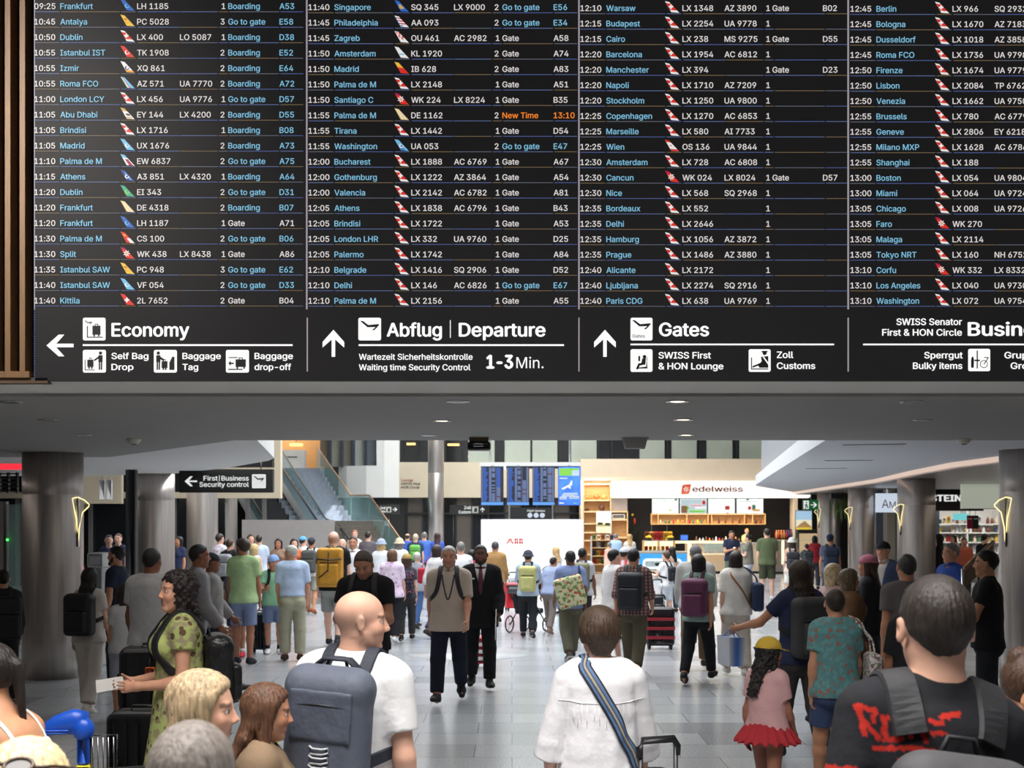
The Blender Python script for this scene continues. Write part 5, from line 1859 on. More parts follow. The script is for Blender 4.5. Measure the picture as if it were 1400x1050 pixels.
    def mesh(s):
        """surface nets"""
        D = s.D
        D[0], D[-1] = np.maximum(D[0], s.v), np.maximum(D[-1], s.v)
        D[:, 0], D[:, -1] = np.maximum(D[:, 0], s.v), np.maximum(D[:, -1], s.v)
        D[:, :, 0], D[:, :, -1] = np.maximum(D[:, :, 0], s.v), np.maximum(D[:, :, -1], s.v)
        S = D < 0
        n = s.n
        cnt = np.zeros(n - 1, np.uint8)
        for dx in (0, 1):
            for dy in (0, 1):
                for dz in (0, 1):
                    cnt += S[dx:n[0] - 1 + dx, dy:n[1] - 1 + dy, dz:n[2] - 1 + dz]
        act = (cnt > 0) & (cnt < 8)
        ids = np.argwhere(act)
        if len(ids) == 0:
            return np.zeros((0, 3)), np.zeros((0, 4), int)
        im = np.full(n - 1, -1, np.int64)
        im[act] = np.arange(len(ids))
        ps, ct = np.zeros((len(ids), 3)), np.zeros(len(ids))
        cs = [(0, 0, 0), (1, 0, 0), (0, 1, 0), (1, 1, 0), (0, 0, 1), (1, 0, 1), (0, 1, 1), (1, 1, 1)]
        dv = [D[ids[:, 0] + c[0], ids[:, 1] + c[1], ids[:, 2] + c[2]] for c in cs]
        for i in range(8):
            for j in range(i + 1, 8):
                df = np.array(cs[j]) - np.array(cs[i])
                if np.abs(df).sum() != 1:
                    continue
                a, b = dv[i], dv[j]
                m = (a < 0) != (b < 0)
                t = np.where(m, a / (a - b + 1e-12), 0)
                ps[m] += (np.array(cs[i])[None] + t[:, None] * df[None])[m]
                ct[m] += 1
        P = s.lo + s.v * (ids + ps / ct[:, None])
        F = []
        for ax in range(3):
            b, c = (ax + 1) % 3, (ax + 2) % 3
            sl0 = [slice(None)] * 3
            sl1 = [slice(None)] * 3
            sl0[ax], sl1[ax] = slice(0, -1), slice(1, None)
            ch = S[tuple(sl0)] != S[tuple(sl1)]
            e = np.argwhere(ch)
            e = e[(e[:, b] > 0) & (e[:, c] > 0) & (e[:, b] < n[b] - 1) & (e[:, c] < n[c] - 1)]
            ins = S[e[:, 0], e[:, 1], e[:, 2]]
            q = []
            for ob, oc in ((-1, -1), (0, -1), (0, 0), (-1, 0)):
                w_ = e.copy()
                w_[:, b] += ob
                w_[:, c] += oc
                q.append(im[w_[:, 0], w_[:, 1], w_[:, 2]])
            q = np.stack(q, 1)
            q[~ins] = q[~ins][:, ::-1]
            F.append(q)
        F = np.concatenate(F)
        return P, F[(F >= 0).all(1)]


def np_obj(name, P, F, mats, parent, col=None, midx=None, smooth_it=1):
    P = np.array(P)
    if smooth_it and len(F):
        for _ in range(smooth_it):
            acc, ct = np.zeros_like(P), np.zeros(len(P))
            for i in range(4):
                for j in ((i + 1) % 4, (i - 1) % 4):
                    np.add.at(acc, F[:, i], P[F[:, j]])
                    np.add.at(ct, F[:, i], 1)
            P = P * 0.5 + 0.5 * acc / np.maximum(ct, 1)[:, None]
    me = bpy.data.meshes.new(name)
    me.vertices.add(len(P))
    me.vertices.foreach_set('co', P.astype(np.float32).ravel())
    me.loops.add(F.size)
    me.loops.foreach_set('vertex_index', F.astype(np.int32).ravel())
    me.polygons.add(len(F))
    me.polygons.foreach_set('loop_start', np.arange(0, F.size, 4, dtype=np.int32))
    me.polygons.foreach_set('use_smooth', np.ones(len(F), bool))
    if midx is not None:
        me.polygons.foreach_set('material_index', midx.astype(np.int32))
    for m in (mats if isinstance(mats, (list, tuple)) else [mats]):
        me.materials.append(m)
    if col is not None:
        a = me.attributes.new('col', 'FLOAT_COLOR', 'POINT')
        a.data.foreach_set('color', np.concatenate([col, np.ones((len(P), 1))], 1).astype(np.float32).ravel())
    me.update(calc_edges=True)
    me.validate()
    o = bpy.data.objects.new(name, me)
    return lk(o, parent)


SKIN = mat('skin', (200, 150, 125), 0.52, attr=True, noise=0.05, nscale=25, spec=0.35)
EYEW = mat('eye_white', (225, 220, 214), 0.25)
EYEI = mat('eye_iris', (45, 32, 24), 0.15)


def hexn(c):
    return c if isinstance(c, str) else '%02x%02x%02x' % tuple(c)


def fabric(c, pattern=None, c2=None, c3=None, ps=20.0, fine=False, attr=False, rough=0.9):
    lum = sum(c) / 3.0
    c = tuple(int(v * .76 + lum * .24) for v in c)
    return mat('fabric_%s_%s_%s_%s%d%d' % (hexn(c), pattern, hexn(c2 or '0'), hexn(c3 or '0'), int(fine), int(attr)), c, rough, noise=0.07, nscale=6,
               bump=0.012 if fine else 0.02, bscale=9 if fine else 7, spec=0.2, pattern=pattern, color2=c2, color3=c3, pscale=ps, attr=attr)


def hairmat(c):
    return mat('hair_' + hexn(c), c, 0.5, noise=0.45, nscale=40, stretch=(2.2, 2.2, 0.5), bump=0.003, bscale=90, spec=0.35)


def leather(c):
    return mat('bag_fabric_' + hexn(c), c, 0.65, noise=0.1, nscale=15, bump=0.004, bscale=25, spec=0.35)


SKINS = {'f': (214, 168, 146), 'p': (226, 180, 160), 't': (188, 135, 105), 'b': (128, 84, 62), 'd': (84, 54, 42)}


class Fig:
    """skeleton and builders of one person, facing +y, right hand at +x"""

    def __init__(s, h, vox, sex='m', build=1.0, belly=0.0, lean=0.0, twist=0.0, head=(0, 0), legs=((0, 0), (0, 0)),
                 arms=((4, 9, 10, 0), (4, 9, 10, 0)), hs=1.0, roll=0.0, splay=8.0, grip=(22, 22)):
        s.h, s.v, s.sex, s.b, s.belly = h, vox, sex, build, belly
        S = s.S = h / 1.75
        W = s.W = S * build
        s.HH = 0.236 * S * hs
        hip = 0.515 * h
        th, sh, an = 0.245 * h, 0.225 * h, 0.045 * h
        fem = sex == 'f'
        chin = h - s.HH
        neckz = chin - 0.015 * S
        s.grip = grip
        # legs: ((pitch forward, knee bend) left, right)
        J = s.J = {}
        feet = []
        for side, (pt, kb), nm in ((-1, legs[0], 'L'), (1, legs[1], 'R')):
            H = V3(side * 0.088 * W, 0, 0)
            a, c = math.radians(pt), math.radians(pt - kb)
            sp = math.radians(splay * 0.25) * side
            K = H + th * V3(math.sin(sp), math.sin(a) * math.cos(sp), -math.cos(a) * math.cos(sp))
            A = K + sh * V3(0, math.sin(c), -math.cos(c))
            fp = math.degrees(c) * 0.75 if c < 0 else math.degrees(c) * 0.5   # heel lifts behind, toe lifts in front
            sl = math.radians(splay) * side
            fd = V3(math.sin(sl), math.cos(sl), 0)
            fpr = math.radians(fp)
            fdir = fd * math.cos(fpr) + V3(0, 0, math.sin(fpr))
            fup = -fd * math.sin(fpr) + V3(0, 0, math.cos(fpr))
            heel = A - fdir * 0.035 * S - fup * an
            toe = A + fdir * 0.20 * S - fup * an
            J['hip' + nm], J['kn' + nm], J['an' + nm] = H, K, A
            J['fd' + nm], J['fu' + nm] = fdir, fup
            feet += [heel[2], toe[2]]
        s.lift = -min(feet)
        off = V3(0, 0, s.lift)
        for kk in list(J):
            if kk[:2] in ('hi', 'kn', 'an'):
                J[kk] = J[kk] + off
        P = J['P'] = V3(0, 0, s.lift)
        s.an = an
        Rl = rot('X', -lean) @ rot('Y', roll)
        s.T, s.F, s.Xh = Rl @ V3(0, 0, 1), Rl @ V3(0, 1, 0), Rl @ V3(1, 0, 0)
        s.sp = neckz - hip
        J['N'] = P + s.T * s.sp
        Rt = Rl @ rot('Z', twist)
        s.Xs, s.Fs = Rt @ V3(1, 0, 0), Rt @ V3(0, 1, 0)
        sw = (0.140 if fem else 0.163) * W
        s.sw = sw
        shc = P + s.T * (s.sp - 0.088 * S)
        J['shC'] = shc
        for side, ar, nm in ((-1, arms[0], 'L'), (1, arms[1], 'R')):
            pt, ab, eb, inw = ar[:4]
            A = shc + s.Xs * side * sw
            a, b, g, e = math.radians(pt), math.radians(ab), math.radians(pt + eb), math.radians(inw)
            loc = lambda v: Rt @ V3(v[0] * side, v[1], v[2])
            d1 = loc((math.sin(b), math.sin(a) * math.cos(b), -math.cos(a) * math.cos(b)))
            ab2 = b * 0.4 * max(0.0, 1 - eb / 60.0)
            d2 = loc((-math.sin(e) + math.sin(ab2), math.sin(g) * math.cos(e), -math.cos(g) * math.cos(e)))
            d2 = nrm(d2)
            E = A + d1 * 0.172 * h
            Wr = E + d2 * 0.148 * h
            lat = loc((0, math.cos(g), math.sin(g)))
            pn = loc((-1, 0, 0))
            pn = nrm(pn - d2 * pn.dot(d2))
            lat = nrm(np.cross(d2, pn)) * (1 if np.dot(np.cross(d2, pn), lat) > 0 else -1)
            J['sh' + nm], J['el' + nm], J['wr' + nm] = A, E, Wr
            J['hd' + nm], J['pn' + nm], J['lat' + nm] = d2, pn, lat
        # head frame
        yaw, pit = head
        Rh = rot('Z', yaw) @ rot('X', -pit)
        if abs(lean) > 3:
            Rh = rot('X', -lean * 0.35) @ Rh
        s.Rh = Rh
        base = J['N'] + s.T * 0.012 * S
        s.hc = base + Rh @ V3(0, 0.02 * S, 0.50 * s.HH)
        s.hp = lambda p: s.hc + Rh @ (np.array(p, float) * s.HH)
        s.hax = Rh.T
        pts = np.array([J[k2] for k2 in J if k2[:2] in ('hi', 'kn', 'an', 'sh', 'el', 'wr', 'P', 'N')] + [s.hc])
        s.lo, s.hi = pts.min(0) - 0.26 * S, pts.max(0) + 0.26 * S
        s.lo[2] = -0.02

    def grid(s, lo=None, hi=None, v=None):
        return Grid(s.lo if lo is None else lo, s.hi if hi is None else hi, v or s.v)

    # -- shared anatomy, grown by inf
    def torso(s, g, inf=0.0, k=0.035, lower=True):
        S, W, T, P, J = s.S, s.W, s.T, s.J['P'], s.J
        f = s.sex == 'f'
        Xh, Xs, F = s.Xh, s.Xs, s.F
        bl = s.belly
        if lower:
            g.cap(P + T * -0.03 * S, P + T * 0.07 * S, (0.158 * W + inf, 0.112 * W + inf), ((0.150 if f else 0.145) * W + inf, 0.105 * W + inf), k, Xh)
            for sd in (-1, 1):
                g.ell(P + Xh * sd * 0.075 * W - F * 0.05 * W - T * 0.03 * S, np.eye(3), np.array([0.085, 0.085, 0.09]) * W + inf, k)
        g.cap(P + T * 0.09 * S, P + T * 0.24 * S + F * bl * 0.3, ((0.130 if f else 0.142) * W + inf + bl * 0.5, 0.100 * W + inf + bl * 0.8),
              ((0.122 if f else 0.142) * W + inf + bl * 0.4, 0.100 * W + inf + bl * 0.6), k, Xh)
        top = s.sp - 0.125 * S
        g.cap(P + T * 0.24 * S, P + T * top, ((0.130 if f else 0.150) * W + inf, 0.105 * W + inf), ((0.142 if f else 0.165) * W + inf, 0.105 * W + inf), k, Xs)
        a, b = J['shL'], J['shR']
        g.cap(a * 0.90 + b * 0.10, a * 0.10 + b * 0.90, 0.052 * W + inf, 0.052 * W + inf, k)
        for e in (a, b):
            g.cap(J['N'] - T * 0.014 * S - s.F * 0.008, J['N'] * 0.25 + e * 0.75 + T * 0.022 * S, 0.040 * W + inf * 0.7, 0.036 * W + inf * 0.7, k)
        if f:
            for sd in (-1, 1):
                g.ell(P + T * (top - 0.06 * S) + s.Xs * sd * 0.07 * W + s.Fs * 0.085 * W, np.eye(3), np.array([0.06, 0.055, 0.06]) * W + inf, k)

    def leg(s, g, nm, inf=0.0, to=2.0, k=0.03, loose=None, cut=False):
        """to: 0..1 along the thigh, 1..2 along the shin"""
        W, J = s.W, s.J
        H, K, A = J['hip' + nm], J['kn' + nm], J['an' + nm]
        H = H + V3(0, 0, -0.01)
        if loose:
            r0, r1, r2 = 0.088 * W + inf, loose[0], loose[1]
        else:
            r0, r1, r2 = 0.085 * W + inf, 0.056 * W + inf, 0.038 * W + inf
        if to <= 1:
            E = H + (K - H) * to
            g.cap(H, E, r0, r0 + (r1 - r0) * to, k, cut=cut)
            return
        g.cap(H, K, r0, r1, k)
        E = K + (A - K) * (to - 1)
        if loose:
            g.cap(K, E, r1, r1 + (r2 - r1) * (to - 1), k, cut=cut)
        else:
            M = K + (A - K) * 0.3 - V3(0, 0.008 * W, 0)
            g.cap(K, M, r1 * 0.92, 0.053 * W + inf, k)
            g.cap(M, E, 0.053 * W + inf, r2, k, cut=cut)

    def arm(s, g, nm, inf=0.0, to=2.0, k=0.03, cut=False, loose=None):
        W, J = s.W * (0.88 if s.sex == 'f' else 1.0), s.J
        A, E, Wr = J['sh' + nm], J['el' + nm], J['wr' + nm]
        r0, r1, r2 = 0.050 * W + inf, 0.039 * W + inf, 0.026 * W + inf
        if loose:
            r1, r2 = loose
        if to <= 1:
            g.cap(A, A + (E - A) * to, r0, r0 + (r1 - r0) * to if not loose else r1, k, cut=cut)
            return
        g.cap(A, E, r0, r1, k)
        t = to - 1
        if loose:
            g.cap(E, E + (Wr - E) * t, r1, r2, k, cut=cut)
        else:
            M = E + (Wr - E) * 0.25
            if t > 0.3:
                g.cap(E, M, r1, 0.039 * W + inf, k)
                g.cap(M, E + (Wr - E) * t, 0.039 * W + inf, r2 + (0.039 * W + inf - r2) * (1 - t), k, cut=cut)
            else:
                g.cap(E, E + (Wr - E) * t, r1, 0.04 * W + inf, k, cut=cut)

    def head(s, g, face=True):
        H, R, p = s.HH, s.hax, s.hp
        I = s.hax
        g.ell(p((0, -.07, .12)), I, np.array([.335, .415, .375]) * H, .02 * s.S)
        g.ell(p((0, .10, -.14)), I, np.array([.275, .265, .345]) * H, .05 * H)
        for sd in (-1, 1):
            g.cap(p((sd * .22, .02, -.22)), p((sd * .07, .24, -.41)), .085 * H, .085 * H, .06 * H)
            g.ell(p((sd * .15, .23, -.10)), I, np.array([.12, .12, .12]) * H, .08 * H)
        g.ell(p((0, .275, -.41)), I, np.array([.10, .08, .07]) * H, .06 * H)
        if face:
            g.cap(p((-.16, .295, .10)), p((.16, .295, .10)), .048 * H, .048 * H, .06 * H)
            for sd in (-1, 1):
                g.ell(p((sd * .145, .40, .015)), I, np.array([.085, .075, .055]) * H, .05 * H, op='s')
                g.cap(p((sd * .085, .315, .045)), p((sd * .205, .285, .040)), .024 * H, .020 * H, .02 * H)
                g.cap(p((sd * .095, .312, -.018)), p((sd * .200, .285, -.012)), .020 * H, .018 * H, .02 * H)
                g.ell(p((sd * .055, .385, -.125)), I, np.array([.038, .045, .034]) * H, .025 * H)
            g.cap(p((0, .33, .06)), p((0, .43, -.10)), .034 * H, .042 * H, .05 * H)
            g.cap(p((-.085, .325, -.225)), p((.085, .325, -.225)), .034 * H, .034 * H, .03 * H)
            g.cap(p((-.075, .325, -.285)), p((.075, .325, -.285)), .036 * H, .036 * H, .03 * H)
            if s.v < 0.011:
                g.cap(p((-.10, .372, -.255)), p((.10, .372, -.255)), .012 * H, .012 * H, .012 * H, op='s')
        for sd in (-1, 1):
            Re = rot('Z', sd * -32)
            ax = np.array([Re @ np.eye(3)[i] for i in range(3)])
            ax = np.array([s.Rh @ a for a in ax])
            g.ell(p((sd * .362, -.03, -.02)), ax, np.array([.034, .085, .135]) * H, .02 * H)
            if s.v < 0.009:
                g.ell(p((sd * .395, .0, -.01)), ax, np.array([.02, .045, .08]) * H, .015 * H, op='s')
        nr = (0.049 if s.sex == 'f' else 0.059) * s.W
        g.cap(s.J['N'] - s.T * 0.03 * s.S, p((0, -.08, -.25)), nr * 1.08, nr, .03 * s.S)

    def body(s, root, skin, fingers=True, face=True, stubble=0, scalp=0, lips=None):
        g = s.grid()
        s.torso(g)
        for nm in 'LR':
            s.leg(g, nm)
            s.arm(g, nm)
            A, fd, fu = s.J['an' + nm], s.J['fd' + nm], s.J['fu' + nm]
            b = A - fu * (s.an - 0.028 * s.S)
            g.cap(A, b - fd * 0.015 * s.S, 0.036 * s.W, 0.034 * s.W, 0.02)
            g.cap(b, b + fd * 0.15 * s.S, 0.034 * s.W, 0.026 * s.W, 0.02)
            wr, hd, lat = s.J['wr' + nm], s.J['hd' + nm], s.J['lat' + nm]
            hw = s.S * (0.88 if s.sex == 'f' else 1)
            g.cap(wr, wr + hd * 0.075 * hw, (0.028 * hw, 0.02 * hw), (0.040 * hw, 0.016 * hw), 0.02, lat)
            if not fingers:
                g.cap(wr + hd * 0.08 * hw, wr + hd * 0.16 * hw + s.J['pn' + nm] * 0.02, (0.038 * hw, 0.014), (0.028 * hw, 0.011), 0.02, lat)
        s.head(g, face)
        P, F = g.mesh()
        nb = len(F)
        if fingers:
            mb = MB()
            for nm in 'LR':
                s.fingers(mb, nm)
            q = np.array(mb.v)
            ff = np.array([f for f in mb.f if len(f) == 4])
            P2 = np.concatenate([P, q])
            F2 = np.concatenate([F, ff + len(P)])
        else:
            P2, F2 = P, F
        c = np.tile(np.array(lin(skin)), (len(P2), 1))
        q = ((P2 - s.hc) @ s.Rh) / s.HH
        x, y, z = np.abs(q[:, 0]), q[:, 1], q[:, 2]
        inh = (np.abs(z) < .6) & (x < .5) & (np.abs(y) < .6)

        def blend(m, col, a):
            c[m] = c[m] * (1 - a) + np.array(lin(col)) * a
        blend(inh & (y > .2) & (z < .0) & (z > -.22), (205, 120, 100), .16)
        if stubble:
            blend(inh & (y > -.05) & (z < -.17) & (z > -.52) & ~((x < .09) & (z > -.30) & (z < -.2)), (70, 60, 58), stubble)
        if scalp:
            a_ = np.clip((.26 - z) / .2, 0, 1) * np.clip((.14 + .55 * z - y) / .16, 0, 1) * np.clip((z + .32) / .1, 0, 1) * scalp * inh
            c[:] = c * (1 - a_[:, None]) + np.array(lin((112, 100, 96))) * a_[:, None]
        if face:
            blend(inh & (y > .29) & (x < .10 - np.abs(z + .255) * .5) & (z < -.205) & (z > -.315), lips or (168, 92, 84), .6)
            blend(inh & (y > .22) & (x > .065) & (x < .235) & (np.abs(z - (.115 - (x - .15) ** 2 * 1.5)) < .024), (58, 44, 36), .7)
            blend(inh & (y > .22) & (x > .075) & (x < .225) & (np.abs(z - .012) < .03), (70, 48, 40), .45)
        return np_obj('body', P2, F2, SKIN, root, col=c)

    def fingers(s, mb, nm):
        wr, hd, lat, pn = (s.J[k + nm] for k in ('wr', 'hd', 'lat', 'pn'))
        hw = s.S * (0.88 if s.sex == 'f' else 1)
        gr = s.grip[0 if nm == 'L' else 1]
        for i, (o, L) in enumerate(((.031, .072), (.0105, .080), (-.0105, .075), (-.030, .058))):
            p = wr + (hd * (.088 - abs(o) * .25) + lat * o) * hw
            d, pts, rs = hd, [p - hd * .02 * hw, p], [.0095 * hw, .0098 * hw]
            for j, q in enumerate((.45, .32, .23)):
                an = math.radians(gr * (0.8 if j == 0 else 1.1) + i * 3)
                d = nrm(d * math.cos(an) + pn * math.sin(an) + lat * o * (.6 if j == 0 else 0))
                p = p + d * L * q * hw
                pts.append(p)
                rs.append((.0092, .0082, .006)[j] * hw)
            pts.append(p + d * .003 * hw)
            rs.append(.0022 * hw)
            mb.tube(pts, rs, SKIN, 8)
        p = wr + (hd * .022 + lat * .026 + pn * .006) * hw
        d = nrm(hd * .72 + lat * .58 + pn * .35)
        pts, rs = [p - d * .012 * hw, p], [.013 * hw, .013 * hw]
        for q, r in ((.034, .0115), (.03, .0098), (.022, .007)):
            p = p + d * q * hw
            pts.append(p)
            rs.append(r * hw)
            d = nrm(d + hd * .22 + pn * .012 * gr)
        pts.append(p + d * .003 * hw)
        rs.append(.0025 * hw)
        mb.tube(pts, rs, SKIN, 8)

    def eyes(s, root):
        for sd in (-1, 1):
            mb = MB()
            r = .052 * s.HH
            mb.ball((0, 0, 0), r, EYEW, 10)
            # rings run pole to pole along local z; turn the pole to look forward
            me = mb.build('eye', root)
            me.data.materials.append(EYEI)
            for p in me.data.polygons:
                if p.center.z > r * .80:
                    p.material_index = 1
            R = Matrix(s.Rh.tolist()).to_4x4() @ Matrix.Rotation(math.radians(-90), 4, 'X')
            R.translation = Vector(s.hp((sd * .148, .285, .015)))
            me.matrix_local = R

    # -- hair and hats
    def hair(s, root, style, c, name='hair', v=None, under=None):
        H, p, I = s.HH, s.hp, s.hax
        v = v or max(.004, s.v * .8)
        long_ = {'long': 1.25, 'bob': .62, 'pony': 1.0, 'curly': 1.5, 'mid': .75}.get(style, .5)
        lo, hi = s.hc - H * 1.05, s.hc + H * 1.05
        lo[2] = s.hc[2] - H * (long_ + .25)
        g = s.grid(lo, hi, v)
        t = {'buzz': .014, 'short': .04, 'crop': .03, 'full': .075, 'pixie': .075, 'bun': .04, 'pony': .04}.get(style, .06)
        g.ell(p((0, -.075, .125)), I, np.array([.335 + t * (.35 if style in ('short', 'crop', 'buzz') else 1), .415 + t, .375 + t]) * H, 0)
        if style in ('short', 'full', 'crop', 'buzz', 'pixie'):
            g.cap(p((0, -.30, .0)), p((0, -.26, -.24)), (.24 * H, .12 * H), (.17 * H, .09 * H), .06 * H, s.Rh @ V3(1, 0, 0))
            for sd in (-1, 1):
                g.cap(p((sd * .31, .0, .10)), p((sd * .30, .07, -.06)), (.10 * H + t * .3 * H, (.03 + t * .5) * H), (.05 * H, (.02 + t * .3) * H), .04 * H, s.Rh @ V3(0, 1, 0))
        # open the face
        fx = s.Rh @ V3(0, 1, 0)
        fz = s.Rh @ V3(0, 0, 1)
        n = nrm(fx - fz * (.95 if style in ('short', 'crop', 'buzz', 'full') else .70))
        g.plane(s.hp((0, .33 if style != 'full' else .37, .36)), n, .10 * H, (.012 * H, 160))
        if style in ('short', 'crop', 'buzz', 'full', 'pony', 'bun'):
            g.plane(s.hp((0, -.2, -.36 if style != 'full' else -.42)), -fz)
            for sd in (-1, 1):
                g.ell(p((sd * .40, .0, -.05)), I, np.array([.12, .14, .18]) * H, .03 * H, op='s')
        if style == 'pixie':
            g.cap(p((0, -.34, .0)), p((0, -.27, -.36)), (.34 * H, .14 * H), (.20 * H, .09 * H), .10 * H, s.Rh @ V3(1, 0, 0))
            for sd in (-1, 1):
                g.cap(p((sd * .33, -.08, .14)), p((sd * .33, -.10, -.14)), (.16 * H, .07 * H), (.12 * H, .05 * H), .06 * H, s.Rh @ V3(0, 1, 0))
        if style in ('long', 'bob', 'curly', 'mid'):
            L = long_
            wd = .30 if style == 'bob' else .26
            rx = s.Rh @ V3(1, 0, 0)
            if L > .9:
                g.cap(p((0, -.20, .0)), p((0, -.36, -.50)), (.38 * H, .24 * H), (.36 * H, .16 * H), .08 * H, rx)
                g.cap(p((0, -.36, -.50)), p((0, -.60, -L + .1)), (.36 * H, .16 * H), (wd * H, .10 * H), .08 * H, rx)
            else:
                g.cap(p((0, -.20, .0)), p((0, -.27, -L + .1)), (.38 * H, .24 * H), (wd * H, .12 * H), .08 * H, rx)
            for sd in (-1, 1):
                g.cap(p((sd * .30, -.02, .18)), p((sd * .33, -.02, -L + .22)), (.15 * H, .10 * H), (.12 * H, .09 * H), .08 * H, s.Rh @ V3(0, 1, 0))
            g.ell(p((0, .42, -.22)), I, np.array([.25, .42, .50]) * H, .04 * H, op='s')
            g.ell(p((0, .02, -.55)), I, np.array([.20, .18, .5]) * H, .06 * H, op='s') if style != 'curly' else None
        if style in ('full',):
            g.cap(p((-.1, .28, .40)), p((.16, .20, .42)), .10 * H, .10 * H, .10 * H)
        if style == 'pony':
            g.ell(p((0, -.50, .10)), I, np.array([.10, .10, .10]) * H, .05 * H)
            g.cap(p((0, -.53, .05)), p((0, -.48, -.75)), .11 * H, .05 * H, .06 * H)
        if style == 'bun':
            g.ell(p((.0, -.42, .28)), I, np.array([.19, .17, .18]) * H, .03 * H)
        if s.v < .02:      # locks
            sl, x, y, z = g.full()
            q = [(x - s.hc[0]), (y - s.hc[1]), (z - s.hc[2])]
            lx = (q[0] * s.Rh[0][0] + q[1] * s.Rh[1][0] + q[2] * s.Rh[2][0]) / H
            ly = (q[0] * s.Rh[0][1] + q[1] * s.Rh[1][1] + q[2] * s.Rh[2][1]) / H
            lz = (q[0] * s.Rh[0][2] + q[1] * s.Rh[1][2] + q[2] * s.Rh[2][2]) / H
            az = np.arctan2(lx, -(ly + .18))
            rr = np.clip((np.sqrt(lx * lx + (ly + .18) ** 2) - .06) / .22, 0, 1)
            amp = {'curly': .05, 'long': .014, 'mid': .014, 'buzz': .002, 'crop': .004, 'short': .007}.get(style, .010) * H
            wv = (np.sin(az * 31 + np.sin(lz * 7) * 1.0 + lz * 3) * .6 + np.sin(az * 57 + lz * 5) * .5) * rr
            if style == 'curly':
                wv = np.sin(lx * 30 + np.sin(lz * 17)) * np.sin(lz * 22 + lx * 9) * np.sin(ly * 26)
            g.D += (wv * amp).astype(np.float32)
        if under:
            g.plane(p((0, 0, under)), s.Rh @ V3(0, 0, 1))
        P, F = g.mesh()
        if len(F) == 0:
            return None
        return np_obj(name, P, F, hairmat(c) if not isinstance(c, bpy.types.Material) else c, root)

    def ring_hair(s, root, c):
        """hair round the sides and back of a bald crown"""
        H, p, I = s.HH, s.hp, s.hax
        g = s.grid(s.hc - H * .8, s.hc + H * .8, max(.004, s.v * .8))
        g.ell(p((0, -.075, .10)), I, np.array([.355, .435, .37]) * H, 0)
        g.cap(p((0, -.30, .0)), p((0, -.26, -.24)), (.24 * H, .11 * H), (.17 * H, .08 * H), .06 * H, s.Rh @ V3(1, 0, 0))
        fx, fz = s.Rh @ V3(0, 1, 0), s.Rh @ V3(0, 0, 1)
        g.plane(p((0, .12, .2)), nrm(fx - fz * .3))
        g.plane(p((0, -.2, .27)), nrm(fz + fx * .25))
        g.plane(p((0, -.2, -.36)), -fz)
        for sd in (-1, 1):
            g.ell(p((sd * .38, .02, -.06)), I, np.array([.12, .12, .17]) * H, .03 * H, op='s')
        P, F = g.mesh()
        return np_obj('hair', P, F, hairmat(c), root)

    def beard(s, root, c):
        H, p, I = s.HH, s.hp, s.hax
        g = s.grid(s.hc - H * .8, s.hc + H * .8, max(.005, s.v * .8))
        for sd in (-1, 1):
            g.cap(p((sd * .26, .04, -.10)), p((sd * .24, .06, -.24)), .07 * H, .08 * H, .04 * H)
            g.cap(p((sd * .235, .05, -.23)), p((sd * .07, .26, -.42)), .095 * H, .10 * H, .05 * H)
            g.cap(p((sd * .02, .355, -.185)), p((sd * .12, .31, -.25)), .03 * H, .04 * H, .03 * H)
        g.ell(p((0, .29, -.42)), I, np.array([.13, .10, .11]) * H, .06 * H)
        P, F = g.mesh()
        return np_obj('beard', P, F, hairmat(c), root)

    def hat(s, root, kind, c, back=False):
        H, p, I = s.HH, s.hp, s.hax
        g = s.grid(s.hc - H * 1.0, s.hc + H * 1.0, max(.005, s.v * .8))
        fx, fz, rx = s.Rh @ V3(0, 1, 0), s.Rh @ V3(0, 0, 1), s.Rh @ V3(1, 0, 0)
        g.ell(p((0, -.075, .125)), I, np.array([.39, .47, .43]) * H, 0)
        g.plane(p((0, 0, .17 if kind == 'bucket' else .13)), -fz)
        if kind == 'cap':
            sg = -1 if back else 1
            a, b = p((0, sg * .28, .17)), p((0, sg * .68, .09))
            g.cap(a, b, (.30 * H, .018 * H), (.20 * H, .016 * H), .02 * H, rx)
            g.ell(p((0, -.075, .56)), I, np.array([.03, .03, .02]) * H, 0)
        elif kind == 'bucket':
            g.cap(p((0, -.06, .20)), p((0, -.06, .02)), (.42 * H, .48 * H), (.60 * H, .64 * H), .03 * H, rx)
            g.plane(p((0, 0, .02)), -fz)
            g.ell(p((0, -.06, -.10)), I, np.array([.53, .57, .24]) * H, .01 * H, op='s')
        elif kind == 'helmet':
            g.cap(p((0, .3, .15)), p((0, .52, .10)), (.26 * H, .02 * H), (.2 * H, .02 * H), .02 * H, rx)
        P, F = g.mesh()
        return np_obj({'cap': 'cap', 'bucket': 'bucket_hat', 'beanie': 'beanie', 'bandana': 'headscarf', 'helmet': 'helmet'}[kind], P, F, fabric(c), root)

    # -- clothes
    def shirt(s, root, m, sleeve=.55, hem=-.05, loose=.016, cuff=None, name='shirt', v=None, vopen=None, tank=False, sl_loose=None, waist=None, colfn=None, skirt=None, folds=0.0, low=0.0, ak=.03):
        S, T, P = s.S, s.T, s.J['P']
        g = s.grid(v=v)
        s.torso(g, loose, lower=True)
        if folds:
            sl, x, y, z = g.full()
            fl = np.sin(x * 62 + y * 30 + np.sin(z * 9 + x * 6) * 1.6) * np.clip((1.38 - z) / .25, .0, 1) * np.clip((z - .75) / .2, 0, 1)
            g.D += (fl * folds).astype(np.float32)
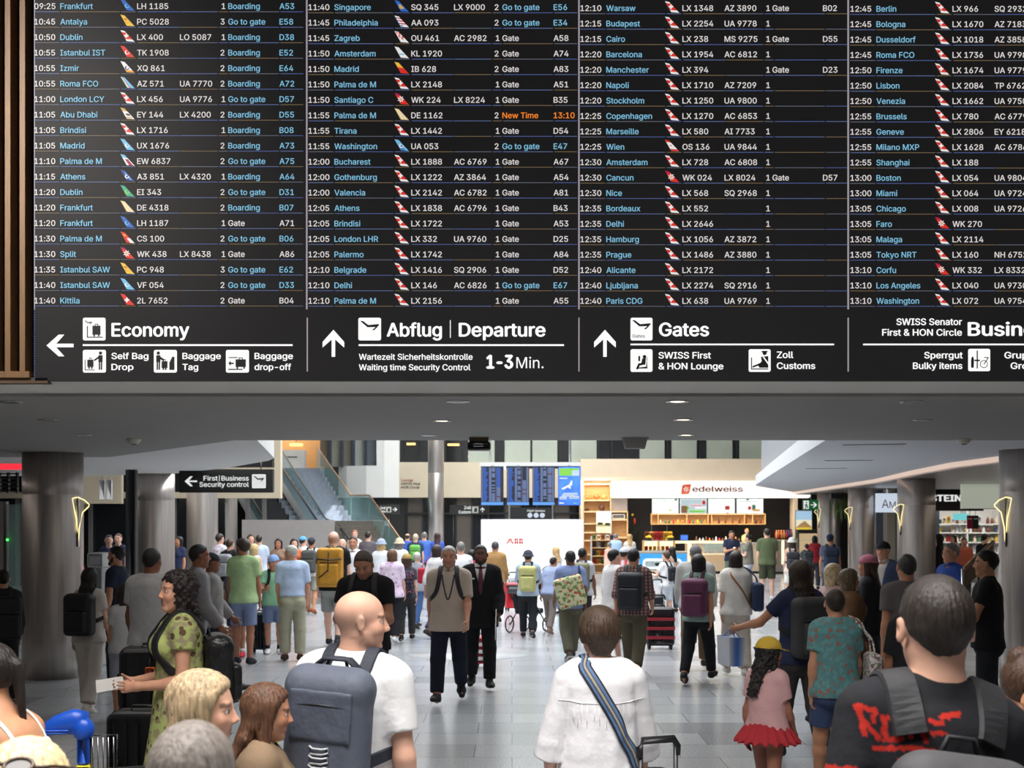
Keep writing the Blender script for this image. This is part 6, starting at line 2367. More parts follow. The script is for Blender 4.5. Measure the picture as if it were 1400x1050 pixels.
        if hem < .03 and not skirt:
            for nm in 'LR':
                s.leg(g, nm, loose + .012, .5)
            if s.sex != 'f':
                g.cap(P + T * hem * S, P + T * (s.sp - .2 * S), (.158 * s.W + loose, .116 * s.W + loose + s.belly * .6), (.155 * s.W + loose, .105 * s.W + loose), .05, s.Xh)
            else:
                g.cap(P + T * hem * S, P + T * (s.sp - .24 * S), (.155 * s.W + loose, .118 * s.W + loose + s.belly * .6), (.128 * s.W + loose, .10 * s.W + loose), .05, s.Xh)
        if waist:
            g.cap(P - T * .06 * S, P + T * .16 * S, (waist[0] * S, waist[1] * S), (waist[0] * .93 * S, waist[1] * .93 * S), .05, s.Xh)
        if skirt:
            z0, rb, rd = skirt
            g.cap(P + T * .10 * S, V3(0, .0, z0), (.155 * s.W + loose, .115 * s.W + loose), (rb * S, rd * S), .05, s.Xh, cut=True)
            g.plane(V3(0, 0, z0), V3(0, 0, -1))
        else:
            g.plane(P + T * hem * S, -T)
        if tank:
            for nm, sd in (('L', -1), ('R', 1)):
                q = s.J['sh' + nm]
                g.ell(q + s.Xs * sd * .055 * S + T * .0 * S, np.eye(3), np.array([.085, .16, .12]) * S, .02, op='s')
            g.ell(s.J['N'] + s.F * .05 * S + T * .02 * S, np.eye(3), np.array([.085, .12, .13]) * S, .02, op='s')
        else:
            for nm in 'LR':
                s.arm(g, nm, loose + .004, sleeve, ak, cut=True, loose=sl_loose)
        g.plane(s.J['N'] + T * (.022 - low) * S, T)
        nr = (0.049 if s.sex == 'f' else 0.059) * s.W
        g.cap(s.J['N'] - T * .01 * S + s.F * .012, s.J['N'] + T * .08 * S + s.F * .03 * S, nr * 1.14, nr * 1.2, .006, op='s')
        if vopen:
            depth, wd = vopen
            sl, x, y, z = g.full()
            top = s.J['N']
            zz = (x - top[0]) * T[0] + (y - top[1]) * T[1] + (z - top[2]) * T[2]
            xx = np.abs((x - top[0]) * s.Xs[0] + (y - top[1]) * s.Xs[1] + (z - top[2]) * s.Xs[2])
            yy = (x - top[0]) * s.Fs[0] + (y - top[1]) * s.Fs[1] + (z - top[2]) * s.Fs[2]
            cut = np.minimum(yy - .0, -(xx - wd * S * np.clip((zz + depth * S) / (depth * S), .02, 1.0)))
            g.D = np.maximum(g.D, cut.astype(np.float32))
        s.sg = g
        P_, F_ = g.mesh()
        c = colfn(P_) if colfn else None
        return np_obj(name, P_, F_, m, root, col=c)

    def collar(s, root, m, name='collar'):
        nr = (0.049 if s.sex == 'f' else 0.059) * s.W
        mb = MB()
        N = s.J['N'] - s.T * .006 * s.S
        for r0, z0, r1, z1 in ((nr * 1.18, -.008, nr * 1.10, .03), (nr * 1.42, -.012, nr * 1.13, .032)):
            vs_, fs = [], []
            for k in range(17):
                a = math.radians(-78 + 336 * k / 16 * .98 + 180 - 90)
                a = math.radians(100 + 340 * k / 16)
                for r, z in ((r0, z0), (r1, z1)):
                    vs_.append(N + s.Xs * math.cos(a) * r + s.Fs * (math.sin(a) * r + .008) + s.T * z * s.S)
            for k in range(16):
                fs.append((2 * k, 2 * k + 2, 2 * k + 3, 2 * k + 1))
            mb.add(vs_, fs, m, True)
        return mb.build(name, root)

    def trousers(s, root, m, to=1.93, loose=(.080, .070), waist=.02, name='trousers', crotch=True, inf=.014):
        S, T, P = s.S, s.T, s.J['P']
        hi = s.hi.copy()
        hi[2] = P[2] + .22 * S
        g = s.grid(None, hi)
        s.torso(g, inf)
        g.plane(P + T * (.08 + waist) * S, T)
        lz = (loose[0] * s.W, loose[1] * s.W)
        for nm in 'LR':
            s.leg(g, nm, inf, to, loose=lz, cut=True, k=.02)
        P_, F_ = g.mesh()
        return np_obj(name, P_, F_, m, root)

    def skirt(s, root, m, z0, rb, rd, name='skirt', flare=0.0):
        S, T, P = s.S, s.T, s.J['P']
        hi = s.hi.copy()
        hi[2] = P[2] + .25 * S
        g = s.grid(None, hi)
        g.cap(P + T * .11 * S, V3(0, 0, z0), (.145 * s.W + .012, .11 * s.W + .012), (rb * S, rd * S), 0, s.Xh, cut=True)
        g.plane(P + T * .14 * S, T)
        if flare:
            sl, x, y, z = g.full()
            g.D += (np.sin(np.arctan2(y, x) * 18) * flare * np.clip((P[2] + .1 - z) / .2, 0, 1)).astype(np.float32)
        P_, F_ = g.mesh()
        return np_obj(name, P_, F_, m, root)

    def shoes(s, root, m, sole=None):
        for nm in 'LR':
            A, fd, fu = s.J['an' + nm], s.J['fd' + nm], s.J['fu' + nm]
            b = A - fu * s.an
            lat = np.cross(fd, fu)
            g = Grid(b - .26 * s.S, b + .30 * s.S, min(s.v, .012))
            S = s.S
            g.cap(A + fu * .01 * S, b - fd * .02 * S + fu * .04 * S, .047 * S, .043 * S, .03 * S)
            g.cap(b - fd * .02 * S + fu * .03 * S, b + fd * .07 * S + fu * .032 * S, (.042 * S, .045 * S), (.050 * S, .046 * S), .03 * S, lat)
            g.cap(b + fd * .07 * S + fu * .03 * S, b + fd * .165 * S + fu * .024 * S, (.049 * S, .042 * S), (.036 * S, .026 * S), .03 * S, lat)
            g.plane(A + fu * .012 * S, fu)
            g.plane(b + fu * .001, -fu)
            P_, F_ = g.mesh()
            mi = None
            mm = [m]
            if sole:
                mm.append(sole)
                fc = P_[F_].mean(1)
                mi = (((fc - b) @ fu) < .022 * S).astype(int)
            np_obj('shoe', P_, F_, mm, root, midx=mi)


def place(root_name, label, cat, x, y, yaw, group=None):
    return thing(root_name, label, cat, (x, y, 0), math.radians(yaw), group)

# ------------------------------------------------------------------ the crowd
POSES = {
    'stand': (((2, 3), (-2, 2)), ((3, 8, 10, 2), (3, 8, 12, 2))),
    'stand2': (((6, 8), (-3, 2)), ((6, 7, 22, 6), (-3, 8, 14, 2))),
    'walkL': (((24, 5), (-17, 20)), ((-18, 7, 14, 0), (18, 7, 24, 0))),
    'walkR': (((-17, 20), (24, 5)), ((18, 7, 24, 0), (-18, 7, 14, 0))),
    'stepL': (((14, 4), (-10, 14)), ((-9, 8, 14, 0), (10, 8, 18, 0))),
    'stepR': (((-10, 14), (14, 4)), ((10, 8, 18, 0), (-9, 8, 14, 0))),
    'phone': (((3, 4), (-2, 2)), ((16, 9, 92, 34), (16, 9, 92, 34))),
    'bothup': (((3, 4), (-2, 2)), ((24, 12, 78, 12), (24, 12, 78, 12))),
    'push': (((14, 6), (-14, 18)), ((38, 8, 34, 4), (38, 8, 34, 4))),
    'ear': (((3, 3), (-2, 2)), ((3, 8, 10, 2), (50, 32, 118, 20))),
    'fold': (((4, 6), (-2, 2)), ((12, 10, 85, 58), (12, 10, 85, 58))),
}
ROOTS = {}
BLK, NVY_, WHT_, GRY = (30, 30, 33), (38, 46, 72), (226, 226, 228), (120, 120, 124)
HB, HD, HK, HL, HG, HW = (72, 52, 38), (44, 34, 28), (24, 21, 20), (196, 164, 112), (120, 116, 112), (190, 186, 178)


def person(label, px, d, yt, yaw=0, sex='m', skin='f', hair=('short', HB), hat=None, top=None, bottom=None, shoes=(40, 40, 44), sole=None, pose='stand',
           build=1.0, belly=0.0, lean=0, twist=0, head=(0, 0), hs=1.0, roll=0, legs=None, arms=None, face=None, beard=None, grip=(22, 22), lips=None,
           stubble=0, scalp=0, splay=8, socks=None, group=None):
    h = CAMZ - (yt - HOR) * d / FPX - (0.015 if hair or hat else 0.0)
    if lean:
        h = h / max(.75, 1 - (1 - math.cos(math.radians(lean))) * .5)
    v = min(.02, max(.0065, 1.25 * d / FPX))
    lg, ar = POSES[pose]
    f = Fig(h, v, sex, build, belly, lean, twist, head, legs or lg, arms or ar, hs, roll, splay, grip)
    r = thing('person', label, 'person', (X(px, d), d, 0), math.radians(yaw), group)
    f.root, f.label = r, label
    toward = abs(((yaw + head[0] + 180) % 360) - 180) > 50
    near = d < 20
    f.body(r, SKINS[skin] if isinstance(skin, str) else skin, fingers=d < 24, face=True, stubble=stubble, scalp=scalp, lips=lips)
    if near and toward and face is not False:
        f.eyes(r)
    t = dict(top or {})
    c = t.pop('c', WHT_)
    pt = t.pop('pat', None)
    m = t.pop('m', None) or (fabric(c, *pt) if pt else fabric(c, fine=d < 9))
    col = t.pop('collar', False)
    under = t.pop('under', None)
    name = t.pop('name', 'shirt')
    if under:
        f.shirt(r, fabric(under[0]), sleeve=.4, hem=.06, loose=.006, name='shirt')
        f.collar(r, fabric(under[0]))
    f.shirt(r, m, name=name, **t)
    if col:
        f.collar(r, m)
    b = dict(bottom or {})
    k = b.pop('k', 'trousers')
    c2 = b.pop('c', NVY_)
    m2 = fabric(c2, *b.pop('pat', ()))
    if k == 'trousers':
        f.trousers(r, m2, **b)
    elif k == 'shorts':
        f.trousers(r, m2, to=b.pop('to', .88), loose=b.pop('loose', (.092, .092)), name='shorts', **b)
    elif k == 'skirt':
        f.skirt(r, m2, **b)
    if shoes:
        f.shoes(r, leather(shoes), leather(sole) if sole else None)
    if socks:
        for nm in 'LR':
            A, fu = f.J['an' + nm], f.J['fu' + nm]
            MB().tube([A - fu * .01, A + fu * .07 * f.S], .045 * f.S, fabric(socks), 12).build('sock', r)
    if hair:
        if hair[0] == 'ring':
            f.ring_hair(r, hair[1])
        else:
            f.hair(r, hair[0], hair[1], under=.17 if hat else None)
    if beard:
        f.beard(r, beard)
    if hat:
        f.hat(r, *hat)
    ROOTS[label] = f
    return f


def world(f, p):
    return f.root.matrix_basis @ Vector(p) if False else Vector((f.root.location.x, f.root.location.y, 0)) + Matrix.Rotation(f.root.rotation_euler.z, 3, 'Z') @ Vector(p)


def spline(P, n=6):
    P = [np.array(p, float) for p in P]
    out = []
    Q = [2 * P[0] - P[1]] + P + [2 * P[-1] - P[-2]]
    for i in range(1, len(Q) - 2):
        a, b, c, d = Q[i - 1:i + 3]
        for k in range(n):
            t = k / n
            out.append(.5 * ((2 * b) + (c - a) * t + (2 * a - 5 * b + 4 * c - d) * t * t + (3 * b - a - 3 * c + d) * t ** 3))
    out.append(P[-1])
    return np.array(out)


def ribbon(mb, P, N, wd, th, m, closed=False):
    """flat strap along P lying on a surface with normals N"""
    K = len(P)
    vs_, fs = [], []
    for i in range(K):
        t = nrm(P[(i + 1) % K] - P[i - 1] if closed else P[min(i + 1, K - 1)] - P[max(i - 1, 0)])
        n_ = nrm(N[i] - t * N[i].dot(t))
        s_ = np.cross(t, n_)
        for a, b in ((-1, -.5), (-.85, .5), (.85, .5), (1, -.5)):
            vs_.append(P[i] + s_ * a * wd + n_ * b * th)
    for i in range(K if closed else K - 1):
        j = (i + 1) % K
        for k in range(4):
            k2 = (k + 1) % 4
            fs.append((i * 4 + k, j * 4 + k, j * 4 + k2, i * 4 + k2))
    if not closed:
        fs += [(0, 1, 2, 3), tuple(range((K - 1) * 4, K * 4))[::-1]]
    mb.add(vs_, fs, m, False)


def worn(f, name, label, cat, c, group=None):
    """empty at a worn thing's base; c in the wearer's frame"""
    w_ = world(f, c)
    o = thing(name, label, cat, w_, f.root.rotation_euler.z, group)
    return o


def strap(o, c, f, pts, wd, th, m, off=.004, name='strap', snap=True, closed=False):
    P = spline(pts, 7)
    if closed:
        P = P[:-1]
    P = f.sg.drape(P, off + th * .5, snap)
    for _ in range(2):
        P[1:-1] = P[1:-1] * .5 + (P[:-2] + P[2:]) * .25
    N = f.sg.grad(P)
    mb = MB()
    ribbon(mb, P - c, N, wd, th, m, closed)
    return mb.build(name, o)


def backpack(f, label, col, w_=.29, hh=.44, dp=.16, dz=0.0, strapc=None, pocket=True, pcol=None, m=None, rnd=.06, handle=True, one=None, swd=.026, sx=.075):
    S, T, Fs, Xs, P = f.S, f.T, f.Fs, f.Xs, f.J['P']
    back = (.105 if f.sex != 'f' else .10) * f.W + .025
    cen = P + T * (f.sp - (.30 - dz) * S) - Fs * (back + dp * S * .5) 
    R = np.array([Xs, Fs, T])
    base = cen - T * hh * S * .5
    o = worn(f, 'backpack', label, 'backpack', base)
    ext = np.array([w_, dp, hh]) * S * .5
    rad = np.linalg.norm(ext) + .05
    g = Grid(cen - rad, cen + rad, max(.006, f.v * .9))
    g.rbox(cen, R, ext, rnd * S)
    g.cap(cen + T * (hh * .5 - .07) * S - Xs * (w_ * .5 - .07) * S, cen + T * (hh * .5 - .07) * S + Xs * (w_ * .5 - .07) * S, .075 * S, .075 * S, .03)
    mt = m or leather(col)
    Pm, Fm = g.mesh()
    np_obj('pack_body', Pm - base, Fm, mt, o)
    if pocket:
        c2 = cen - T * hh * .16 * S - Fs * (dp * .5 + .012) * S
        e2 = np.array([w_ * .78, .07, hh * .52]) * S * .5
        rad = np.linalg.norm(e2) + .03
        g = Grid(c2 - rad, c2 + rad, max(.006, f.v * .9))
        g.rbox(c2, R, e2, .03 * S)
        Pm, Fm = g.mesh()
        np_obj('front_pocket', Pm - base, Fm, leather(pcol) if pcol else mt, o)
        z1 = cen + T * hh * .14 * S - Fs * (dp * .5 + .002) * S
        MB().tube([z1 - Xs * w_ * .36 * S - base, z1 - base - Fs * .006, z1 + Xs * w_ * .36 * S - base], .006, BLACKP, 6).build('zip', o)
    if handle:
        tp = cen + T * hh * .5 * S + Fs * dp * .3 * S
        MB().tube([tp - Xs * .045 * S - base - T * .01, tp - Xs * .03 * S + T * .035 * S - base, tp + Xs * .03 * S + T * .035 * S - base, tp + Xs * .045 * S - base - T * .01], .007, leather(strapc or BLK), 6).build('handle', o)
    ms = leather(strapc or BLK)
    shz = f.sp - .045 * S
    for sd in ((-1, 1) if one is None else (one,)):
        x0 = sd * (sx if f.sex != 'f' else .068) * f.W
        pts = [P + T * (shz - .06 * S) + Xs * x0 - Fs * (back + .01), P + T * (shz + .03 * S) + Xs * x0 * 1.05 - Fs * .05, P + T * (shz + .055 * S) + Xs * x0 * 1.12 + Fs * .02,
               P + T * (shz - .03 * S) + Xs * x0 * 1.2 + Fs * .11, P + T * (shz - .16 * S) + Xs * x0 * 1.5 + Fs * .13, P + T * (shz - .27 * S) + Xs * x0 * 1.9 + Fs * .07,
               P + T * (shz - .35 * S) + Xs * x0 * 1.7 - Fs * back]
        strap(o, base, f, pts, swd * S, .010, ms)
    f.pack = (o, base, cen, R, ext)
    return o


def shoulder_bag(f, label, col, side=1, w_=.32, hh=.30, dp=.11, drop=.12, back=.06, name='shoulder_bag', m=None, strapc=None, sh=None):
    """a bag hanging at the hip from a strap over the shoulder on the same side"""
    S, T, Fs, Xs, P = f.S, f.T, f.Fs, f.Xs, f.J['P']
    top = P + T * (f.sp - (.06 + drop) * S) + Xs * side * (.205 * f.W + dp * .5 * S) - Fs * back * S
    cen = top - V3(0, 0, hh * .5 * S)
    base = cen - V3(0, 0, hh * .5 * S)
    o = worn(f, name, label, 'bag', base)
    R = np.array([Fs, Xs, V3(0, 0, 1)])
    e = np.array([w_, dp, hh]) * .5 * S
    rad = np.linalg.norm(e) + .04
    g = Grid(cen - rad, cen + rad, max(.006, f.v * .9))
    g.rbox(cen, R, e, min(dp * .45, .05) * S)
    Pm, Fm = g.mesh()
    np_obj('bag_body', Pm - base, Fm, m or leather(col), o)
    ms = m or leather(strapc or col)
    s0 = P + T * (f.sp - .005 * S) + Xs * side * .10 * f.W
    for dy in (-.3, .3):
        pts = [top + Fs * w_ * dy * S - V3(0, 0, .02), top * .5 + s0 * .5 + Fs * w_ * dy * .6 * S + Xs * side * .06, s0 + T * .02 + Fs * dy * .06]
        Q = f.sg.drape(spline(pts, 6), .01)
        MB().tube([tuple(q - base) for q in Q], .009 * S, ms, 6).build('strap', o)
    return o


def hand_bag(f, label, col, nm='R', w_=.3, hh=.34, dp=.13, cord=.14, name='shopping_bag', m=None, cat='bag'):
    S = f.S
    hp = f.J['wr' + nm] + f.J['hd' + nm] * .085 * S
    cen = hp - V3(0, 0, cord * S + hh * .5 * S)
    base = cen - V3(0, 0, hh * .5 * S)
    o = worn(f, name, label, cat, base)
    mb = MB()
    x, y, z = w_ * .5 * S, dp * .5 * S, hh * S
    mb.add([(-y, -x, 0), (y, -x, 0), (y, x, 0), (-y, x, 0), (-y * 1.1, -x * 1.06, z), (y * 1.1, -x * 1.06, z), (y * 1.1, x * 1.06, z), (-y * 1.1, x * 1.06, z),
            (-y * 1.0, -x * 1.0, z - .01), (y * 1.0, -x * 1.0, z - .01), (y * 1.0, x * 1.0, z - .01), (-y * 1.0, x * 1.0, z - .01)],
           [(3, 2, 1, 0), (0, 1, 5, 4), (1, 2, 6, 5), (2, 3, 7, 6), (3, 0, 4, 7), (4, 5, 9, 8), (5, 6, 10, 9), (6, 7, 11, 10), (7, 4, 8, 11), (8, 9, 10, 11)], m or leather(col))
    mb.build('bag_body', o)
    top = Vector(hp - base)
    for sy in (-1, 1):
        MB().tube([(sy * y, -x * .5, z - .02), (sy * y * .5, -x * .25, top.z - .03), (0, 0, top.z), (sy * y * .5, x * .25, top.z - .03), (sy * y, x * .5, z - .02)], .006, m or leather(col), 6).build('handle', o)
    return o


def held(f, nm, kind, label):
    S = f.S
    hd, pn, lat = f.J['hd' + nm], f.J['pn' + nm], f.J['lat' + nm]
    c = f.J['wr' + nm] + hd * .095 * S + pn * .030 * S
    o = worn(f, {'phone': 'phone', 'paper': 'paper', 'folder': 'folder', 'cup': 'cup', 'card': 'boarding_pass'}[kind], label, {'phone': 'phone', 'paper': 'paper', 'folder': 'folder', 'cup': 'cup', 'card': 'ticket'}[kind], c)
    a, b, cc = (Vector(v) for v in (hd, lat, pn))
    mb = MB()

    def slab(u, v, t, m, k=0.0, sh=(0, 0)):
        P_ = []
        for z in (-t, t):
            for x, y in ((-u, -v), (u, -v), (u, v), (-u, v)):
                P_.append(a * (x + sh[0]) + b * (y + sh[1]) + cc * (z + k))
        mb.add(P_, [(3, 2, 1, 0), (4, 5, 6, 7), (0, 1, 5, 4), (1, 2, 6, 5), (2, 3, 7, 6), (3, 0, 4, 7)], m)
    if kind == 'phone':
        slab(.073, .036, .004, BLACKP)
        mb.build('case', o)
        mb = MB()
        slab(.069, .033, .0012, mat('phone_glass', (60, 70, 92), .2), -.0045)
        mb.build('screen', o)
    elif kind == 'cup':
        mb.lathe([(.028, -.06), (.038, .055), (.036, .055), (.03, .04)], mat('paper_cup', (232, 230, 226), .5), n=16)
        mb.build('cup_body', o)
    elif kind == 'folder':
        slab(.15, .11, .004, mat('folder_paper', (226, 220, 212), .6, noise=.03), 0, (.06, .02))
        mb.build('sheets', o)
    else:
        slab(.085, .036, .0015, mat('ticket_paper', (235, 233, 228), .6, noise=.03), 0, (.05, .01))
        mb.build('sheet', o)
    return o


def suitcase(label, px, d, w_, hh, dp, col, rz=0, ext=.0, ribs=True, bands=None, y_off=0, hcol=None, tilt=0):
    o = thing('suitcase', label, 'suitcase', (X(px, d), d, 0), math.radians(rz))
    if tilt:
        o.rotation_euler = (math.radians(tilt), 0, math.radians(rz))
    m = mat('shell_' + hexn(col), col, .35, noise=.06, nscale=5, bump=.001, bscale=60)
    MB().rbox((-w_ / 2, -dp / 2, .06), (w_ / 2, dp / 2, hh), .05, m, 5).build('shell', o)
    if ribs:
        for k in range(5):
            x = -w_ * .36 + k * w_ * .18
            MB().rbox((x - .008, -dp / 2 - .006, .12), (x + .008, dp / 2 + .006, hh - .06), .006, m).build('rib', o)
    MB().rbox((-w_ / 2 - .003, -.006, .08), (w_ / 2 + .003, .006, hh + .003), .05, BLACKP, 5).build('zip', o)
    if bands:
        for k in range(3):
            z = hh * (.25 + .22 * k)
            MB().box((-w_ / 2 - .004, -dp / 2 - .009, z), (w_ / 2 + .004, dp / 2 + .009, z + .05), mat('band_' + hexn(bands), bands, .5, noise=.03)).build('band', o)
    for sx in (-1, 1):
        for sy in (-1, 1):
            mb = MB()
            mb.tube([(sx * (w_ / 2 - .05) - .012, sy * (dp / 2 - .05), .03), (sx * (w_ / 2 - .05) + .012, sy * (dp / 2 - .05), .03)], .03, BLACKP, 14)
            mb.box((sx * (w_ / 2 - .05) - .02, sy * (dp / 2 - .05) - .015, .03), (sx * (w_ / 2 - .05) + .02, sy * (dp / 2 - .05) + .015, .075), BLACKP)
            mb.build('wheel', o)
    MB().tube([(-.08, 0, hh - .005), (-.07, 0, hh + .03), (.07, 0, hh + .03), (.08, 0, hh - .005)], .011, BLACKP, 8).build('carry_handle', o)
    if ext:
        for sx in (-1, 1):
            MB().tube([(sx * .085, dp * .38, hh * .6), (sx * .085, dp * .38, hh + ext)], .011, hcol or CHROME, 10).build('handle_tube', o)
        mb = MB()
        mb.tube([(-.092, dp * .38, hh + ext - .05), (-.092, dp * .38, hh + ext - .01), (-.075, dp * .38, hh + ext + .022), (.075, dp * .38, hh + ext + .022), (.092, dp * .38, hh + ext - .01), (.092, dp * .38, hh + ext - .05)], [.015, .017, .017, .017, .017, .015], BLACKP, 10)
        mb.build('grip', o)
    return o


# ---- the people closest to the camera
f = person('bald man in white t-shirt with a slate backpack, his face turned right', 474, 5.0, 812, -16, head=(-66, 4), hair=None, skin=(222, 172, 148), roll=3.5, build=1.04,
           top=dict(c=(236, 236, 238), sleeve=.66, hem=-.08, loose=.022, folds=.002), bottom=dict(c=(60, 70, 92)), pose='stepL', arms=((2, 9, 16, 0), (-4, 13, 14, 0)), scalp=.38, stubble=.12)
SLATE = (92, 98, 112)
backpack(f, 'slate grey backpack on the bald man, with pale bungee cord loops', SLATE, .34, .58, .17, -.02, (48, 52, 62), pocket=False, rnd=.08)
o, base, cen, R, ext = f.pack
Xs, Fs, T = R
mb = MB()
y_ = -Fs * (ext[1] + .002)
mb.tube([cen + y_ + T * .16 - Xs * .11 - base, cen + y_ * 1.03 + T * .165 - base, cen + y_ + T * .16 + Xs * .11 - base], .006, BLACKP, 8)
mb.build('zip', o)
for k in range(6):
    z = -.0 - k * .036
    q = cen + y_ * 1.02 + T * z - base
    MB().tube([q - Xs * .035 + T * .008, q - Xs * .018 - Fs * .006, q + Xs * .02 - Fs * .006, q + Xs * .042 + T * .006, q + Xs * .045 - T * .012, q + Xs * .02 - T * .02 - Fs * .004, q - Xs * .03 - T * .022],
              .0038, mat('bungee_pale', (198, 200, 204), .6), 6).build('bungee_loop', o)
g = Grid(cen - .4, cen + .4, .008)
g.rbox(cen + T * .12 * f.S - Fs * (ext[1] + .0), R, np.array([.13, .008, .10]), .008)
Pm, Fm = g.mesh()
np_obj('top_pocket', Pm - base, Fm, leather((84, 90, 104)), o)
q = cen - Xs * (ext[0] - .004) - base
MB().tube([q + T * .05 - Fs * .03, q - Xs * .02 - T * .0 - Fs * .05, q - Xs * .022 - T * .06 - Fs * .03, q - T * .10], .005, mat('yellow_cord', (214, 226, 60), .5), 6).build('pull_cord', o)
for sd in (-1, 1):
    MB().rbox((0, 0, 0), (.001, .001, .001), .0003, BLACKP) if 0 else None
mb = MB()
q = cen + T * (ext[2] - .02) + Fs * ext[1] * .6 - base
mb.tube([q - Xs * .11, q - Xs * .05 + T * .05, q + Xs * .05 + T * .05, q + Xs * .11], .02, leather((48, 52, 62)), 8, flat=(1.6, .5))
mb.build('yoke', o)

f = person('woman in loose white blouse with short brown hair, seen from behind', 820, 5.57, 829, 3, 'f', 'p', ('pixie', (74, 58, 46)), head=(6, 3),
           top=dict(c=(238, 236, 240), sleeve=1.25, hem=-.22, loose=.030, sl_loose=(.072, .084), waist=(.168, .145), name='blouse', folds=.006, ak=.006), bottom=dict(c=(214, 214, 220)), shoes=(180, 170, 160),
           arms=((2, 15, 14, 0), (8, 13, 22, 0)), build=1.0)
S, T, Fs, Xs, P = f.S, f.T, f.Fs, f.Xs, f.J['P']
base = P + T * .0 + Xs * .20 + Fs * .12
o = worn(f, 'crossbody_bag', 'blue striped webbing strap of a crossbody bag over the white blouse', 'bag', base)
pts = [P + T * (f.sp - .01) - Xs * .085, P + T * (f.sp - .06) - Xs * .05 - Fs * .12, P + T * .30 + Xs * .08 - Fs * .16, P + T * .16 + Xs * .17 - Fs * .15, P + T * .0 + Xs * .215 - Fs * .04, P + T * .02 + Xs * .20 + Fs * .10,
       P + T * .25 + Xs * .08 + Fs * .18, P + T * (f.sp - .10) - Xs * .06 + Fs * .12, P + T * (f.sp - .01) - Xs * .085]
for wd, off, c_, nm in ((.030, .006, (36, 40, 52), 'strap'), (.0225, .0095, (92, 120, 158), 'strap_stripe'), (.013, .0115, (70, 84, 112), 'strap_stripe'), (.0045, .0135, (176, 160, 130), 'strap_stripe')):
    strap(o, base, f, pts, wd, .004, leather(c_), off, nm, True, True)
MB().rbox((-.06, .02, -.16), (.14, .09, .06), .03, leather((36, 40, 52))).build('bag_body', o)
# yoke seam and gathers across the shoulders of the blouse
g = f.sg
seam = spline([P + T * (f.sp - .16) - Xs * .20 - Fs * .10, P + T * (f.sp - .165) - Xs * .08 - Fs * .16, P + T * (f.sp - .165) + Xs * .08 - Fs * .16, P + T * (f.sp - .16) + Xs * .20 - Fs * .10], 10)
seam = g.drape(seam, .001, True)
MB().tube([tuple(p) for p in seam], .0022, fabric((238, 236, 240), fine=True), 6).build('yoke_seam', f.root)
for k in range(14):
    p0 = seam[2 + k * 2]
    ln = .09 + .05 * ((k * 7) % 5) / 5
    q = g.drape(np.array([p0, p0 - T * ln * .5 + Xs * .004 * ((k % 3) - 1), p0 - T * ln]), -.0016, True)
    MB().tube([tuple(p) for p in q], [.0028, .0034, .001], fabric((238, 236, 240), fine=True), 6).build('gather', f.root)
suitcase('suitcase with black telescopic handle beside the woman in the white blouse', 912, 5.35, .36, .70, .22, (40, 42, 48), 20, .40, hcol=mat('handle_grey', (70, 70, 72), .4, .5))


def red_print(Pv):
    """red brush lettering on the back of a black t-shirt"""
    c = np.tile(np.array(lin((36, 36, 40))), (len(Pv), 1))
    segs = []
    rs_ = random.Random(5)
    S_, z0 = FT['S'], FT['z']
    def ln(a, b, w_=.011):
        segs.append((a, b, w_ * .62))
    ln((-.125, .03), (-.085, .038), .007)
    for ax, az, bx_, bz_, w_ in ((-.13, -.03, -.12, -.09, .010), (-.13, -.03, -.095, -.04, .009), (-.095, -.04, -.10, -.065, .008), (-.125, -.06, -.09, -.10, .009), (-.08, -.055, -.075, -.10, .010), (-.075, -.055, -.05, -.06, .009),
                                 (-.05, -.065, -.052, -.10, .009), (-.08, -.105, -.045, -.10, .009), (-.03, -.05, -.025, -.095, .009), (-.025, -.075, .0, -.06, .008), (.0, -.055, .004, -.105, .009), (.02, -.06, .045, -.065, .009), (.02, -.085, .05, -.085, .008),
                                 (.05, -.05, .09, -.045, .010), (-.10, -.125, -.02, -.118, .009), (-.02, -.12, .04, -.13, .011), (-.05, -.15, .0, -.155, .010), (.0, -.14, .01, -.185, .008), (-.03, -.175, -.02, -.19, .008),
                                 (-.115, -.19, -.03, -.205, .010), (-.21, -.18, -.15, -.172, .013), (-.20, -.205, -.16, -.21, .012), (.08, -.27, .14, -.262, .012), (.085, -.30, .13, -.30, .011), (.09, -.33, .14, -.335, .010)):
        ln((ax, az), (bx_, bz_), w_)
    x_, z_ = Pv[:, 0] / S_, (Pv[:, 2] - z0) / S_
    hit = np.zeros(len(Pv), bool)
    for (ax, az), (bx_, bz_), w_ in segs:
        t = np.clip(((x_ - ax) * (bx_ - ax) + (z_ - az) * (bz_ - az)) / ((bx_ - ax) ** 2 + (bz_ - az) ** 2), 0, 1)
        hit |= np.hypot(x_ - ax - (bx_ - ax) * t, z_ - az - (bz_ - az) * t) < w_ * (.75 + .5 * np.sin(x_ * 150 + z_ * 90) ** 2)
    hit &= Pv[:, 1] < -.02
    c[hit] = lin((184, 46, 36))
    return c


